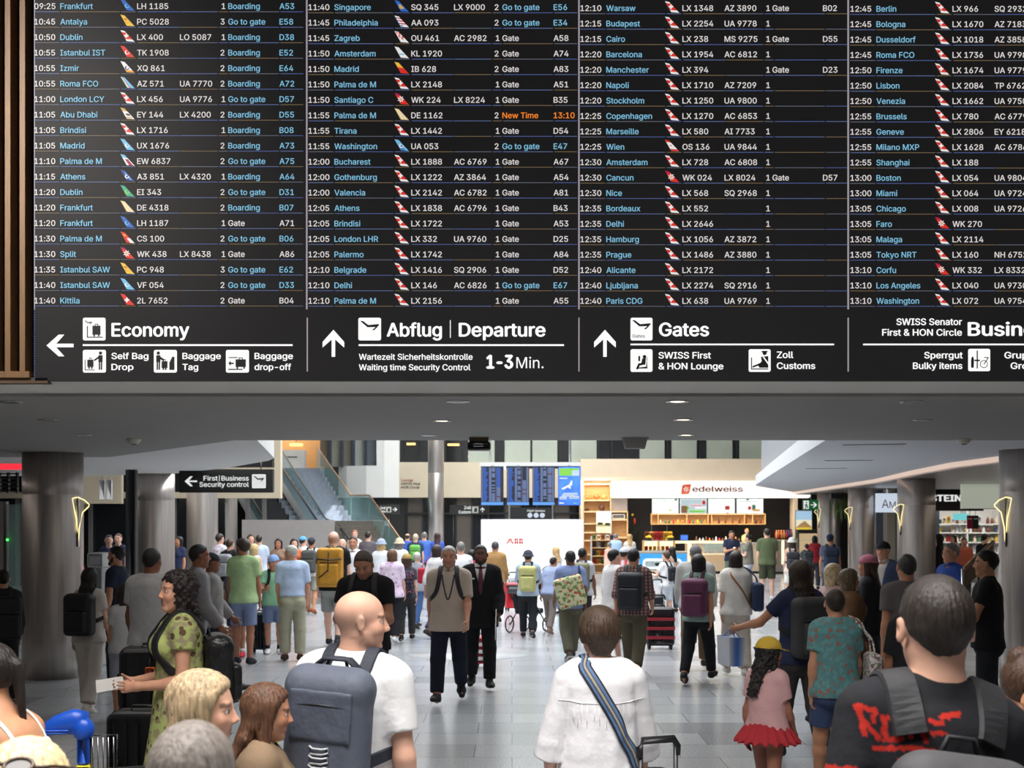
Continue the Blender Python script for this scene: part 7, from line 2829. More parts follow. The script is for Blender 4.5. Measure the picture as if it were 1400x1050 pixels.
FT = {'S': 1.09, 'z': 1.655}
f = person('tall man in black t-shirt with red brush lettering and a dark backpack', 1235, 3.2, 787, 4, head=(-4, 3), hair=('short', (52, 46, 42)), skin=(226, 176, 152), build=.99,
           top=dict(m=fabric((36, 36, 40), fine=True, attr=True), sleeve=.6, hem=-.08, loose=.02, colfn=red_print, v=.0055), bottom=dict(c=(40, 44, 56)), pose='stepL', roll=8)
backpack(f, 'charcoal backpack hanging low on the tall man in black', (70, 70, 72), .32, .46, .16, -.065, (44, 44, 47), rnd=.10, swd=.040, sx=.102)
f = person('woman with hair in a bun looking down, beside the tall man in black', 1350, 4.0, 876, 200, 'f', 't', ('bun', (70, 50, 38)), head=(40, 34), top=dict(c=(150, 164, 150), sleeve=.7, loose=.02), bottom=dict(c=(60, 66, 80)), pose='phone', lean=8)
f = person('woman with pale blond hair and dark sunglasses pushed up on her head', 44, 2.62, 1004, 172, 'f', 'f', ('long', (232, 208, 160)), head=(0, 12), top=dict(c=(210, 205, 200), loose=.016), bottom=dict(c=(60, 70, 96)), pose='stand')
H, p = f.HH, f.hp
o = worn(f, 'sunglasses', 'dark sunglasses resting on the pale blond hair', 'sunglasses', p((0, .30, .36)))
b0 = p((0, .30, .36))
for sd in (-1, 1):
    c0 = [p((sd * (.17 + .125 * math.cos(a)), .31 - .075 * math.sin(a) - abs(.17 + .125 * math.cos(a)) * .22, .465 + .045 * math.sin(a) - abs(.17 + .125 * math.cos(a)) * .10)) - b0 for a in [i * math.pi / 8 for i in range(16)]]
    MB().tube(c0, .0045, mat('tortoise', (70, 48, 34), .25, noise=.4, nscale=40), 6, closed=True).build('rim', o)
    mb = MB()
    mb.add(c0, [tuple(range(16))], mat('dark_lens', (52, 42, 30), .12)) if sd < 0 else mb.add(c0, [tuple(range(16))], mat('dark_lens', (52, 42, 30), .12))
    mb.build('lens', o)
    MB().tube([p((sd * .29, .25, .43)) - b0, p((sd * .41, .06, .36)) - b0, p((sd * .46, -.25, .20)) - b0], .0045, mat('tortoise', (70, 48, 34), .25, noise=.4, nscale=40), 6).build('temple_arm', o)
MB().tube([p((-.045, .29, .465)) - b0, p((0, .30, .48)) - b0, p((.045, .29, .465)) - b0], .0045, mat('tortoise', (70, 48, 34), .25, noise=.4, nscale=40), 6).build('bridge', o)
f = person('man with thinning short grey hair at the bottom edge, seen from behind', 257, 2.3, 984, -4, head=(0, 6), hair=('crop', (124, 116, 110)), skin=(206, 158, 138), top=dict(c=(70, 74, 84), loose=.02), bottom=dict(c=(50, 54, 66)))
f = person('woman with long straw blond hair walking to the right in profile', 268, 3.7, 905, -86, 'f', (214, 166, 140), ('long', (178, 155, 122)), head=(0, 4), top=dict(c=(180, 168, 146), loose=.018), bottom=dict(c=(90, 84, 78)), pose='walkL')
f = person('woman with brown hair in a tan top behind the straw blond woman', 356, 4.6, 925, -80, 'f', 't', ('long', (96, 66, 48)), head=(0, 8), top=dict(c=(140, 112, 82), loose=.02, sleeve=1.6), bottom=dict(c=(70, 62, 58)), pose='walkR')
f = person('woman with tanned bare shoulders and a dark ponytail at the left edge', 76, 4.3, 884, 74, 'f', (196, 142, 108), ('pony', (40, 34, 32)), head=(10, 4), top=dict(c=(226, 220, 214), tank=True, loose=.012, low=.17), bottom=dict(c=(40, 40, 46)), pose='push', lean=24)
S, T, Fs, Xs, P = f.S, f.T, f.Fs, f.Xs, f.J['P']
g = f.grid()
f.torso(g)
f.sg = g
for sd in (-1, 1):
    strap(f.root, V3(0, 0, 0), f, [P + T * (f.sp - .20) + Xs * sd * .08 - Fs * .12, P + T * (f.sp - .03) + Xs * sd * .085 - Fs * .03, P + T * (f.sp - .06) + Xs * sd * .085 + Fs * .07, P + T * (f.sp - .20) + Xs * sd * .08 + Fs * .13], .008, .004, fabric((226, 220, 214)), .003, 'shoulder_strap')

# ---- in the shade of the low ceiling, left
f = person('woman in green floral dress with dark wavy hair, holding papers and looking left', 246, 7.4, 779, 112, 'f', (204, 150, 122), ('curly', (36, 28, 27)), head=(12, 0), build=1.08, hs=1.02,
           top=dict(m=fabric((176, 186, 96), 'floral', (96, 74, 56), (150, 140, 110), 16), sleeve=.36, loose=.02, skirt=(.42, .27, .24), name='dress'), bottom=dict(c=(150, 150, 90), k='none'), shoes=(60, 50, 44),
           arms=((2, 8, 84, 22), (6, 10, 80, 22)), lips=(150, 80, 74))
backpack(f, 'black glossy backpack on the woman in the green floral dress', (26, 25, 27), .30, .42, .17, -.04, (24, 24, 26), m=mat('quilted_black', (24, 23, 25), .35, noise=.4, nscale=20, bump=.012, bscale=22))
held(f, 'R', 'card', 'white papers held by the woman in the green floral dress')
f = person('woman with long dark hair, black backpack and cream trousers beside the nearest left column', 122, 13.2, 777, -10, 'f', 'f', ('long', (28, 25, 25)), top=dict(c=(196, 188, 180), loose=.018), bottom=dict(c=(206, 196, 182), loose=(.088, .095)), shoes=(226, 220, 212), pose='stepL')
backpack(f, 'black backpack on the woman in cream trousers', BLK, .36, .50, .20, 0)
f = person('bearded man in navy t-shirt facing left by the white topped kiosk', 160, 15.2, 746, 84, 'm', 't', ('short', HK), beard=(34, 28, 26), top=dict(c=(36, 44, 68)), bottom=dict(c=(44, 46, 54)))
f = person('man in pale grey t-shirt seen from behind, with cropped dark hair', 207, 11.8, 750, -12, 'm', 'b', ('crop', HK), build=1.08, top=dict(c=(178, 176, 178), loose=.024, sleeve=.62), bottom=dict(c=(50, 52, 60)), pose='stepR', arms=((4, 10, 14, 0), (10, 9, 22, 0)))
hand_bag(f, 'black handbag with long handles carried by the man in pale grey t-shirt', (22, 22, 24), 'L', .34, .30, .14, .22, 'handbag')
f = person('child in pale t-shirt and sandals left of the man in pale grey', 171, 12.9, 797, 20, 'f', 't', ('bob', HD), hs=1.12, top=dict(c=(190, 188, 190)), bottom=dict(k='shorts', c=(150, 156, 170)), shoes=(44, 40, 38), pose='stand')
f = person('man with grey hoodie and dark hair walking right, left of the group in line', 262, 13.2, 741, -70, 'm', 'b', ('short', HK), top=dict(c=(118, 116, 120), sleeve=1.9, loose=.03, name='hoodie'), bottom=dict(c=(60, 58, 62)), pose='walkL', lean=6)
f = person('man in dark cap and grey jacket behind the grey hoodie', 288, 14.6, 753, -75, 'm', 'b', ('short', HK), hat=('cap', (40, 40, 46)), top=dict(c=(130, 126, 124), sleeve=1.9, loose=.028, name='jacket'), bottom=dict(c=(44, 44, 50)), pose='walkR')
f = person('person with a big black rucksack half hidden at the far left edge', 4, 13.6, 778, 30, 'm', 't', ('short', HK), top=dict(c=(46, 46, 50), sleeve=1.8), bottom=dict(c=(40, 40, 44)))
backpack(f, 'big black rucksack at the far left edge of the hall', (24, 24, 26), .36, .54, .24, -.05)
# luggage trolley with a blue handle and black bags
o = thing('luggage_trolley', 'luggage trolley with a bright blue handle in front of the floral dress', 'trolley', (X(148, 5.9), 5.9, 0), math.radians(8))
o.scale = (.8, .8, 1.07)
TB = mat('trolley_blue', (28, 82, 190), .35, noise=.05)
MB().rbox((-.46, -.03, 1.00), (-.22, .04, 1.02), .008, TB).tube([(-.42, 0, .995), (-.30, .02, 1.04), (-.20, .02, 1.05), (-.12, .01, 1.045)], [.02, .042, .058, .05], TB, 14).build('brake_lever', o)
MB().ball((-.14, -.01, 1.02), .066, TB, 10, (1, .8, .8)).build('hub', o)
MB().rbox((-.175, -.035, .86), (-.105, .035, 1.0), .02, TB).build('handle_housing', o)
MB().rbox((-.18, -.035, .80), (-.10, .035, .862), .01, mat('yellow_band', (226, 214, 40), .5)).build('collar', o)
MB().tube([(-.14, 0, .82), (-.14, .0, .20)], .024, CHROME, 12).build('upright', o)
for q in range(5):
    MB().tube([(-.09 + q * .03, .0, .98), (-.085 + q * .03, .01, .60)], .004, CHROME, 6).build('basket_wire', o)
MB().tube([(-.1, 0, .99), (.05, 0, .99), (.05, .0, .60), (-.1, 0, .60)], .006, CHROME, 6, closed=True).build('basket_frame', o)
MB().tube([(-.14, 0, .22), (-.14, .3, .16), (.55, .3, .14), (.75, .0, .14), (.55, -.3, .16), (-.14, -.3, .16)], .02, CHROME, 10, closed=True).build('frame', o)
for q in ((-.1, -.28), (-.1, .28), (.62, .12)):
    MB().tube([(q[0], q[1] - .02, .07), (q[0], q[1] + .02, .07)], .07, BLACKP, 18).build('wheel', o)
MB().tube([(-.14, -.02, .45), (-.06, -.03, .36), (.02, -.02, .34)], .02, TB, 8).build('bumper', o)
o = thing('duffel_bag', 'large black soft travel bag lying on the luggage trolley', 'bag', (X(212, 6.0), 6.0, .165), math.radians(8))
g = Grid((-.45, -.34, -.02), (.45, .34, .75), .012)
g.rbox((0, 0, .33), np.eye(3), (.36, .24, .32), .09)
g.cap((-.27, 0, .60), (.27, .02, .62), .12, .12, .08)
Pm, Fm = g.mesh()
np_obj('bag_body', Pm, Fm, leather((30, 30, 32)), o)
MB().tube([(-.33, -.2, .56), (-.2, -.255, .585), (.2, -.255, .59), (.34, -.2, .57)], .007, BLACKP, 6).build('zip', o)
MB().tube([(-.15, -.24, .48), (-.12, -.29, .38), (.12, -.29, .38), (.15, -.24, .48)], .013, leather((24, 24, 26)), 8).build('handle', o)
suitcase('black upright suitcase with an orange tag, behind the floral dress on the left', 207, 10.6, .50, .98, .30, (26, 26, 28), 10)
o = thing('luggage_tag', 'small orange tag on the black upright suitcase', 'tag', (X(204, 10.4), 10.42, .80))
MB().rbox((-.04, -.006, -.03), (.04, .004, .03), .01, mat('orange_tag', (206, 92, 36), .5)).build('tag_body', o)
MB().tube([(0, 0, .03), (0, .0, .10)], .003, BLACKP, 6).build('loop', o)
suitcase('tall black suitcase standing left of the floral dress', 196, 8.3, .42, .80, .28, (24, 24, 26), 0)
suitcase('blue cabin suitcase with tall chrome handle, left of the lime polo shirt', 290, 18.8, .34, .56, .22, (52, 104, 176), 12, .50)

# ---- right, in the shade
f = person('girl in yellow cap with long dark curls, pink top and red tutu skirt', 1049, 8.3, 871, -40, 'f', (150, 100, 80), ('curly', (30, 25, 25)), hat=('cap', (214, 170, 40)), hs=1.16, head=(-30, 4),
           top=dict(c=(206, 150, 150), sleeve=.6), bottom=dict(k='skirt', c=(190, 36, 46), z0=.60, rb=.30, rd=.28, flare=.012), shoes=(180, 60, 80), pose='stepL')
f = person('woman with long brown hair and a dark grey rucksack, reaching a hand left', 1094, 10.6, 767, 14, 'f', 't', ('long', (54, 42, 34)), top=dict(c=(40, 48, 84), loose=.02), bottom=dict(c=(64, 60, 60)), arms=((34, 34, 40, -20), (4, 9, 14, 0)), pose='stepL', build=1.08)
backpack(f, 'dark grey rucksack on the woman with long brown hair', (52, 52, 54), .36, .52, .20, -.02)
hand_bag(f, 'blue and white carrier bag held out by the woman with the dark grey rucksack', (60, 104, 176), 'L', .26, .26, .14, .06, 'carrier_bag', mat('carrier_bag', (66, 108, 178), .4, noise=.1, nscale=3, pattern='stripe', color2=(214, 218, 226), pscale=1.6))
f = person('woman with pale blond bob facing right in the shaded crowd', 1138, 12.6, 771, -62, 'f', 'f', ('bob', (196, 176, 140)), top=dict(c=(200, 160, 160)), bottom=dict(c=(60, 62, 74)), pose='stepL', head=(8, 4))
f = person('person with ruffled dark blond hair in a brown jacket, right of the pale blond bob', 1160, 12.1, 774, -78, 'f', 't', ('mid', (96, 80, 60)), top=dict(c=(120, 82, 52), sleeve=1.8, loose=.03, name='jacket'), bottom=dict(c=(70, 62, 56)), pose='walkR')
f = person('woman in a pink headscarf and black top looking left', 1188, 13.3, 759, 70, 'f', 't', ('long', (60, 46, 40)), hat=('bandana', (206, 106, 134)), top=dict(c=(34, 34, 40), sleeve=1.5, loose=.024), bottom=dict(c=(50, 50, 58)), pose='stepR')
f = person('man in black cap with a blue jacket over a pale shirt, behind the pink headscarf', 1208, 16.4, 741, 140, 'm', 't', ('short', HK), hat=('cap', (32, 32, 36)), top=dict(c=(58, 72, 104), sleeve=1.85, loose=.028, vopen=(.5, .09), under=((196, 184, 176),), name='jacket'), bottom=dict(c=(60, 62, 70)), pose='stepL')
f = person('man with cropped dark hair and grey top before the second right column', 1240, 11.0, 758, 2, 'm', 't', ('crop', (58, 56, 56)), top=dict(c=(104, 98, 100), loose=.02), bottom=dict(c=(50, 50, 56)), pose='stepL')
f = person('woman with long black hair and black t-shirt carrying a purple backpack', 1254, 8.7, 799, 6, 'f', 'b', ('long', (22, 20, 22)), build=1.1, top=dict(c=(30, 30, 33), loose=.024, sleeve=.66), bottom=dict(c=(40, 40, 46)), pose='stepR', head=(0, 4))
backpack(f, 'purple backpack on the woman in a black t-shirt', (96, 66, 116), .30, .44, .17, -.06, (150, 124, 160), one=1)
f = person('woman in teal floral top with dark hair tied up, seen from behind', 1142, 9.2, 806, -4, 'f', 't', ('short', HD), build=1.06, top=dict(c=(84, 136, 140), loose=.022, sleeve=.6, pat=('floral', (150, 96, 84), (96, 150, 150), 22)), bottom=dict(k='shorts', c=(58, 76, 120), to=.7), shoes=(70, 60, 54), pose='stepL')
shoulder_bag(f, 'white floral shoulder bag on the woman in the teal top', (206, 196, 186), 1, .30, .36, .12, .20, .16, 'shoulder_bag', fabric((200, 192, 186), 'floral', (150, 70, 66), (110, 110, 100), 30))
f = person('man with grey hair in a bright blue polo shirt looking left', 1301, 15.0, 742, 110, 'm', 't', ('short', (110, 106, 104)), top=dict(c=(40, 74, 170), collar=True), bottom=dict(c=(56, 58, 68)), pose='stand')
f = person('dark haired person in black shirt in front of the sloping brown rail', 1350, 11.6, 752, 70, 'm', 't', ('short', HK), top=dict(c=(32, 32, 36), loose=.022), bottom=dict(c=(40, 42, 48)), pose='bothup')
f = person('woman in black with dark hair inside the bright shop, nearest the column', 1284, 26.5, 730, 60, 'f', 'f', ('mid', HK), top=dict(c=(34, 34, 38), sleeve=1.9), bottom=dict(c=(40, 40, 46)))
f = person('man in orange red t-shirt inside the bright shop', 1318, 30.0, 735, 170, 'm', 't', ('short', HK), top=dict(c=(210, 92, 60)), bottom=dict(c=(60, 64, 80)))
f = person('man in black looking right inside the bright shop', 1346, 29.0, 729, -60, 'm', 'f', ('short', HK), top=dict(c=(30, 30, 34), sleeve=1.9), bottom=dict(c=(40, 40, 46)))
f = person('shopper in white behind the man in orange red, by the lit shelving', 1304, 35.5, 731, 120, 'f', 'f', ('long', HD), top=dict(c=(226, 224, 222)), bottom=dict(c=(60, 66, 96)))
f = person('man in navy cap and slate shirt with a navy backpack by the far right columns', 1135, 27.5, 730, -8, 'm', 't', ('short', HD), hat=('cap', (36, 50, 92)), top=dict(c=(84, 98, 122)), bottom=dict(c=(70, 74, 84)), head=(-24, 0))
backpack(f, 'navy backpack on the man in the navy cap', (40, 48, 70), .34, .48, .18, 0)

# ---- walking towards the camera and away from it, centre
f = person('grey haired man in beige shirt with a lanyard walking towards the camera', 614, 14.0, 743, 178, 'm', (190, 136, 112), ('short', (176, 172, 168)), build=1.06, belly=.02,
           top=dict(c=(188, 168, 150), sleeve=.8, hem=-.09, loose=.024, collar=True), bottom=dict(c=(28, 32, 50)), shoes=(26, 26, 30), pose='walkR', stubble=.2)
S, T, Fs, Xs, P = f.S, f.T, f.Fs, f.Xs, f.J['P']
base = P + T * .22 * S + Fs * .15
o = worn(f, 'lanyard', 'dark lanyard with a pale badge on the beige shirt', 'lanyard', base)
for sd in (-1, 1):
    strap(o, base, f, [P + T * (f.sp - .0) + Xs * sd * .06, P + T * (f.sp - .10) + Xs * sd * .06 + Fs * .11, P + T * .30 * S + Xs * sd * .02 + Fs * .14, P + T * .26 * S + Fs * .14], .008, .003, leather((50, 46, 60)))
MB().rbox((-.035, -.004, -.06), (.035, .004, .04), .006, mat('badge_pale', (186, 194, 206), .5)).build('badge', o)
backpack(f, 'dark backpack whose straps show on the beige shirt', (44, 42, 46), .30, .44, .16, 0, (40, 38, 44), pocket=False)
f = person('bearded man in black suit and tie carrying papers', 657, 15.1, 745, 182, 'm', 'd', ('crop', HK), beard=(22, 19, 18), build=1.06,
           top=dict(c=(26, 26, 30), sleeve=1.95, hem=-.16, loose=.028, vopen=(.36, .075), under=((216, 210, 212),), name='jacket'), bottom=dict(c=(26, 26, 30)), shoes=(18, 18, 20), pose='stepL', arms=((6, 10, 30, 4), (-8, 8, 12, 0)))
S, T, Fs, P = f.S, f.T, f.Fs, f.J['P']
Xs = f.Xs
q = [P + T * (f.sp - .02 * S) + Fs * .075, P + T * (f.sp - .10 * S) + Fs * .13, P + T * (f.sp - .34 * S) + Fs * .145]
MB().tube([tuple(v) for v in q], [.016, .024, .036], leather((86, 40, 50)), 8, flat=(1, .25), up=(0, 1, 0)).build('tie', f.root)
o = held(f, 'L', 'folder', 'white sheaf of papers in the hand of the man in the black suit')
MB().rbox((.075, .128, 1.33), (.135, .142, 1.35), .004, WHITEP).build('pocket_square', f.root)
suitcase('red suitcase with white bands behind the legs of the man in the suit', 661, 17.2, .26, .44, .2, (186, 44, 54), 0, .45, bands=(220, 214, 214))
f = person('man in black polo shirt looking down at his phone, above the bald head', 500, 11.3, 748, 172, 'm', (168, 120, 96), ('short', (62, 50, 44)), build=1.1, belly=.02, top=dict(c=(26, 27, 31), collar=True, loose=.022), bottom=dict(c=(70, 72, 80)), pose='phone', head=(0, 30), stubble=.25)
held(f, 'R', 'phone', 'phone in the hands of the man in the black polo shirt')
backpack(f, 'dark backpack worn by the man in the black polo shirt', (36, 36, 40), .28, .42, .14, -.02, pocket=False)
f = person('man with shaved head in black t-shirt and grey shorts, wearing a mustard rolltop backpack', 456, 19.8, 728, -4, 'm', 'p', None, scalp=.4, build=1.08, top=dict(c=(28, 29, 33), loose=.024), bottom=dict(k='shorts', c=(150, 152, 148)), shoes=(40, 40, 44), pose='stepL', socks=(60, 60, 64))
MUST = (190, 136, 44)
backpack(f, 'mustard yellow rolltop backpack with black straps', MUST, .38, .58, .20, .01, (28, 28, 30), rnd=.04)
o, base, cen, R, ext = f.pack
Xs, Fs, T = R
for sx in (0,):
    MB().tube([cen + T * (ext[2] + .03) - Fs * ext[1] * .4 - base, cen + T * ext[2] * .5 - Fs * (ext[1] + .055) - base, cen - T * ext[2] * .2 - Fs * (ext[1] + .055) - base], .016, BLACKP, 6, flat=(1, .4)).build('buckle_strap', o)
MB().tube([cen + T * ext[2] * .45 - Xs * ext[0] - Fs * ext[1] * .9 - base, cen + T * ext[2] * .4 - Fs * (ext[1] + .06) - base, cen + T * ext[2] * .45 + Xs * ext[0] - Fs * ext[1] * .9 - base], .012, BLACKP, 6).build('cross_strap', o)
MB().tube([cen - T * ext[2] * .1 - Fs * (ext[1] + .06) - base, cen - T * ext[2] * .4 - Xs * .1 - Fs * (ext[1] + .05) - base, cen - T * ext[2] * .5 - Xs * .15 - Fs * (ext[1] + .04) - base], .010, BLACKP, 6).build('cross_strap', o)
f = person('man in lime green polo shirt and blue shorts turning his head left', 333, 17.6, 736, -6, 'm', (170, 116, 90), ('full', (58, 44, 36)), head=(55, 4), beard=(56, 42, 36), top=dict(c=(172, 208, 138), loose=.022, sleeve=.6, collar=True), bottom=dict(k='shorts', c=(118, 134, 176), to=.85), shoes=(30, 30, 36), pose='stand')
MB().tube([f.J['wrR'] + f.J['latR'] * .03, f.J['wrR'] + f.J['pnR'] * .028, f.J['wrR'] - f.J['latR'] * .03, f.J['wrR'] - f.J['pnR'] * .028], .008, BLACKP, 8, closed=True).build('watch', f.root)
f = person('child with tanned legs and red shoes standing behind the lime polo shirt', 324, 18.5, 766, 175, 'm', (170, 116, 90), ('short', HD), hs=1.12, top=dict(c=(90, 96, 120)), bottom=dict(k='shorts', c=(60, 66, 92), to=.8), shoes=(206, 44, 66), socks=(226, 224, 220))
f = person('boy in light blue cap, mint t-shirt and blue shorts facing the camera', 374, 18.9, 758, 196, 'm', (190, 136, 110), ('short', HD), hat=('cap', (120, 158, 220)), hs=1.12, head=(-20, 4), top=dict(c=(136, 206, 156), loose=.02), bottom=dict(k='shorts', c=(112, 130, 176), to=.82), shoes=(222, 222, 224), socks=(40, 40, 46), pose='bothup')
backpack(f, 'black backpack on the boy in the light blue cap', (34, 34, 40), .26, .36, .14, 0)
f = person('elderly white haired man in pale blue shirt and khaki trousers', 400, 18.0, 745, 16, 'm', (196, 142, 118), ('short', HW), head=(50, 6), build=1.06, belly=.02, top=dict(c=(176, 198, 236), hem=.07, loose=.026, sleeve=.8, collar=True), bottom=dict(c=(172, 168, 138), loose=(.088, .078)), shoes=(62, 50, 42), pose='stand2', lean=3)
suitcase('black ribbed suitcase between the lime polo shirt and the boy', 355, 19.0, .30, .62, .22, (44, 48, 50), -8, .12)
f = person('blond woman in white sleeveless top behind the lime polo shirt', 347, 23.5, 743, -20, 'f', 'f', ('mid', (206, 176, 124)), top=dict(c=(230, 232, 238), tank=True), bottom=dict(c=(222, 222, 226)), pose='stand')
f = person('person in black with a pale grey backpack near the third left column', 314, 24.5, 737, -18, 'm', 'f', ('short', HB), top=dict(c=(34, 34, 38)), bottom=dict(k='shorts', c=(170, 156, 130)), shoes=(206, 200, 196), pose='stepL')
backpack(f, 'pale grey backpack near the third left column', (150, 152, 156), .32, .46, .17, 0)
f = person('woman in white with a pink scarf in the line by the columns', 300, 26.5, 729, -30, 'f', 'f', ('short', HD), top=dict(c=(222, 214, 226), pat=('floral', (206, 120, 180), (230, 226, 236), 12)), bottom=dict(c=(196, 180, 150)))
f = person('brown haired person in a white shirt in the line before the hoarding', 343, 29.0, 730, 200, 'f', 'f', ('mid', HB), top=dict(c=(206, 210, 218)), bottom=dict(c=(60, 70, 96)))
f = person('man with dark hair in pale blue shirt in the line before the hoarding', 354, 28.0, 731, 10, 'm', 'f', ('short', HD), top=dict(c=(182, 200, 226)), bottom=dict(c=(90, 94, 110)))
f = person('dark haired woman facing the camera in the line before the hoarding', 381, 27.0, 736, 175, 'f', 't', ('mid', HK), top=dict(c=(150, 116, 96)), bottom=dict(c=(60, 60, 70)))
f = person('dark haired person in orange collared top in the line before the hoarding', 402, 26.5, 736, -160, 'f', 'f', ('mid', HK), top=dict(c=(226, 104, 50)), bottom=dict(c=(60, 66, 90)))
f = person('person in bright sky blue cap in the line before the hoarding', 414, 28.0, 733, -30, 'm', 'f', ('short', HD), hat=('cap', (78, 166, 232)), top=dict(c=(216, 214, 212)), bottom=dict(c=(80, 96, 130)))
f = person('man in dark navy cap and white t-shirt with a dark grey rucksack', 426, 26.5, 735, -6, 'm', 't', ('short', HD), hat=('cap', (56, 62, 78)), top=dict(c=(232, 232, 226)), bottom=dict(k='shorts', c=(160, 156, 140)), shoes=(150, 84, 52), pose='stepL')
backpack(f, 'dark grey rucksack on the man in the dark navy cap', (78, 78, 76), .34, .52, .18, 0)
f = person('balding man with glasses facing the camera beside the mustard backpack', 468, 24.0, 736, 180, 'm', 'f', ('ring', HW), top=dict(c=(214, 214, 218)), bottom=dict(c=(60, 60, 72)))
f = person('man in sunglasses and white shirt facing the camera behind the black polo shirt', 483, 22.5, 733, 176, 'm', 't', ('crop', HK), top=dict(c=(228, 228, 234), collar=True), bottom=dict(c=(40, 46, 66)))
f = person('man with cropped dark hair before the stair foot', 503, 30.5, 726, -10, 'm', 'f', ('crop', HD), top=dict(c=(96, 90, 96)), bottom=dict(c=(60, 62, 70)))
f = person('person with reddish hair on the stair side of the crowd', 485, 33.0, 724, 180, 'f', 'f', ('short', (150, 84, 60)), top=dict(c=(206, 196, 190)), bottom=dict(c=(60, 66, 90)))
f = person('woman in grey blue sun hat and white top in the queue', 521, 25.0, 737, -10, 'f', 'f', ('bob', HL), hat=('bucket', (150, 164, 190)), top=dict(c=(220, 222, 230)), bottom=dict(c=(190, 60, 90)))
f = person('woman with wavy brown hair in lilac patterned blouse and black trousers', 536, 20.4, 751, -8, 'f', 'f', ('mid', (110, 78, 60)), build=1.08, top=dict(c=(222, 196, 224), pat=('floral', (196, 150, 200), (230, 214, 234), 14), sleeve=.75, loose=.024), bottom=dict(c=(34, 34, 40)), shoes=(214, 214, 218), pose='stepL')
f = person('person in beige straw sun hat in the queue', 546, 26.0, 736, 0, 'f', 'f', ('bob', HG), hat=('bucket', (206, 190, 150)), top=dict(c=(216, 220, 222)), bottom=dict(c=(90, 100, 120)))
f = person('child in olive yellow cap wearing a dark floral backpack', 556, 20.8, 757, 4, 'f', 'f', ('mid', HB), hat=('cap', (176, 146, 76)), hs=1.1, top=dict(c=(70, 70, 80)), bottom=dict(c=(60, 58, 60)), shoes=(40, 40, 44), pose='stepR')
backpack(f, 'dark backpack with pink flowers on the child in the olive yellow cap', (40, 40, 50), .30, .46, .17, 0, m=fabric((38, 38, 50), 'floral', (190, 110, 120), (70, 70, 90), 26))
f = person('grey haired woman with pale jacket and blue jeans beside the floral backpack', 570, 23.0, 755, -30, 'f', 'f', ('short', HW), top=dict(c=(150, 152, 166), sleeve=1.9), bottom=dict(c=(60, 96, 160)), pose='stepL')
f = person('elderly man in navy shirt with a green backpack in the queue', 568, 33.0, 729, 0, 'm', 'f', ('ring', (190, 176, 160)), top=dict(c=(44, 60, 110)), bottom=dict(c=(60, 62, 76)))
backpack(f, 'bright green backpack in the queue', (96, 164, 74), .30, .44, .16, 0, m=None)
f = person('grey haired man in bright blue shirt in the queue', 580, 34.0, 727, 10, 'm', 'f', ('short', HG), top=dict(c=(58, 106, 214), sleeve=1.8), bottom=dict(c=(60, 62, 76)))
f = person('bald man in blue shirt near the customs door', 557, 36.5, 729, 0, 'm', 'f', ('ring', HB), top=dict(c=(52, 92, 200)), bottom=dict(c=(50, 54, 70)))
f = person('woman with long dark hair before the slim steel column', 598, 34.0, 728, 0, 'f', 'f', ('long', (58, 38, 34)), top=dict(c=(60, 84, 190)), bottom=dict(c=(50, 54, 70)))
f = person('dark haired person in white blouse walking behind the beige shirt', 597, 21.5, 743, -40, 'f', 't', ('bob', (52, 42, 38)), top=dict(c=(226, 224, 228), sleeve=1.4, loose=.03), bottom=dict(c=(60, 70, 100)), pose='walkL')
shoulder_bag(f, 'red shoulder bag on the person in the white blouse', (176, 36, 56), -1)
f = person('grey haired man in white shirt between the beige shirt and the suit', 630, 22.0, 741, 10, 'm', 'f', ('short', HG), top=dict(c=(230, 230, 234)), bottom=dict(c=(70, 80, 110)), pose='stepL')
f = person('person in bright red jacket behind the man in the suit', 645, 23.5, 752, -20, 'f', 't', ('bob', HK), top=dict(c=(206, 36, 56), sleeve=1.9, loose=.026, name='jacket'), bottom=dict(c=(40, 40, 50)), pose='stepR')
f = person('man in tan jacket before the white video screen', 677, 24.5, 740, -6, 'm', 't', ('crop', (70, 70, 74)), top=dict(c=(176, 128, 70), sleeve=1.9, loose=.026, name='jacket'), bottom=dict(c=(46, 50, 60)), pose='stepL')
suitcase('bright red hard suitcase left of the man in the dark sun hat', 703, 27.5, .42, .62, .3, (206, 40, 52), 15, .2)
f = person('man in dark sun hat and pale blue shirt with a khaki backpack', 722, 21.3, 752, -4, 'm', 'f', ('short', HD), hat=('bucket', (66, 72, 88)), top=dict(c=(176, 194, 220), sleeve=1.6, loose=.026), bottom=dict(c=(38, 40, 46)), shoes=(40, 40, 46), pose='push')
backpack(f, 'khaki green backpack on the man in the dark sun hat', (186, 184, 120), .34, .50, .18, 0)
o = thing('stroller', 'black folding pushchair with spoked wheels before the white video screen', 'pushchair', (X(722, 22.4), 22.4, 0), math.radians(150))
o.scale = (.85, .85, .85)
for q in ((-.28, .3), (.28, .3), (-.24, -.35), (.24, -.35)):
    mb = MB()
    rr = .17 if q[1] > 0 else .14
    mb.tube([(q[0], q[1] + rr * math.cos(a), rr + .015 + rr * math.sin(a)) for a in [i * math.pi / 10 for i in range(20)]], .016, BLACKP, 8, closed=True)
    for k in range(5):
        a = k * math.pi / 2.5
        mb.tube([(q[0], q[1], rr + .015), (q[0], q[1] + rr * math.cos(a), rr + .015 + rr * math.sin(a))], .006, CHROME, 5)
    mb.build('wheel', o)
for sx in (-.26, .26):
    MB().tube([(sx, -.35, .16), (sx, .0, .45), (sx, .45, 1.0)], .014, BLACKP, 8).tube([(sx, .3, .18), (sx, -.05, .5)], .014, BLACKP, 8).build('frame', o)
MB().tube([(-.26, .45, 1.0), (.26, .45, 1.0)], .018, BLACKP, 8).build('handlebar', o)
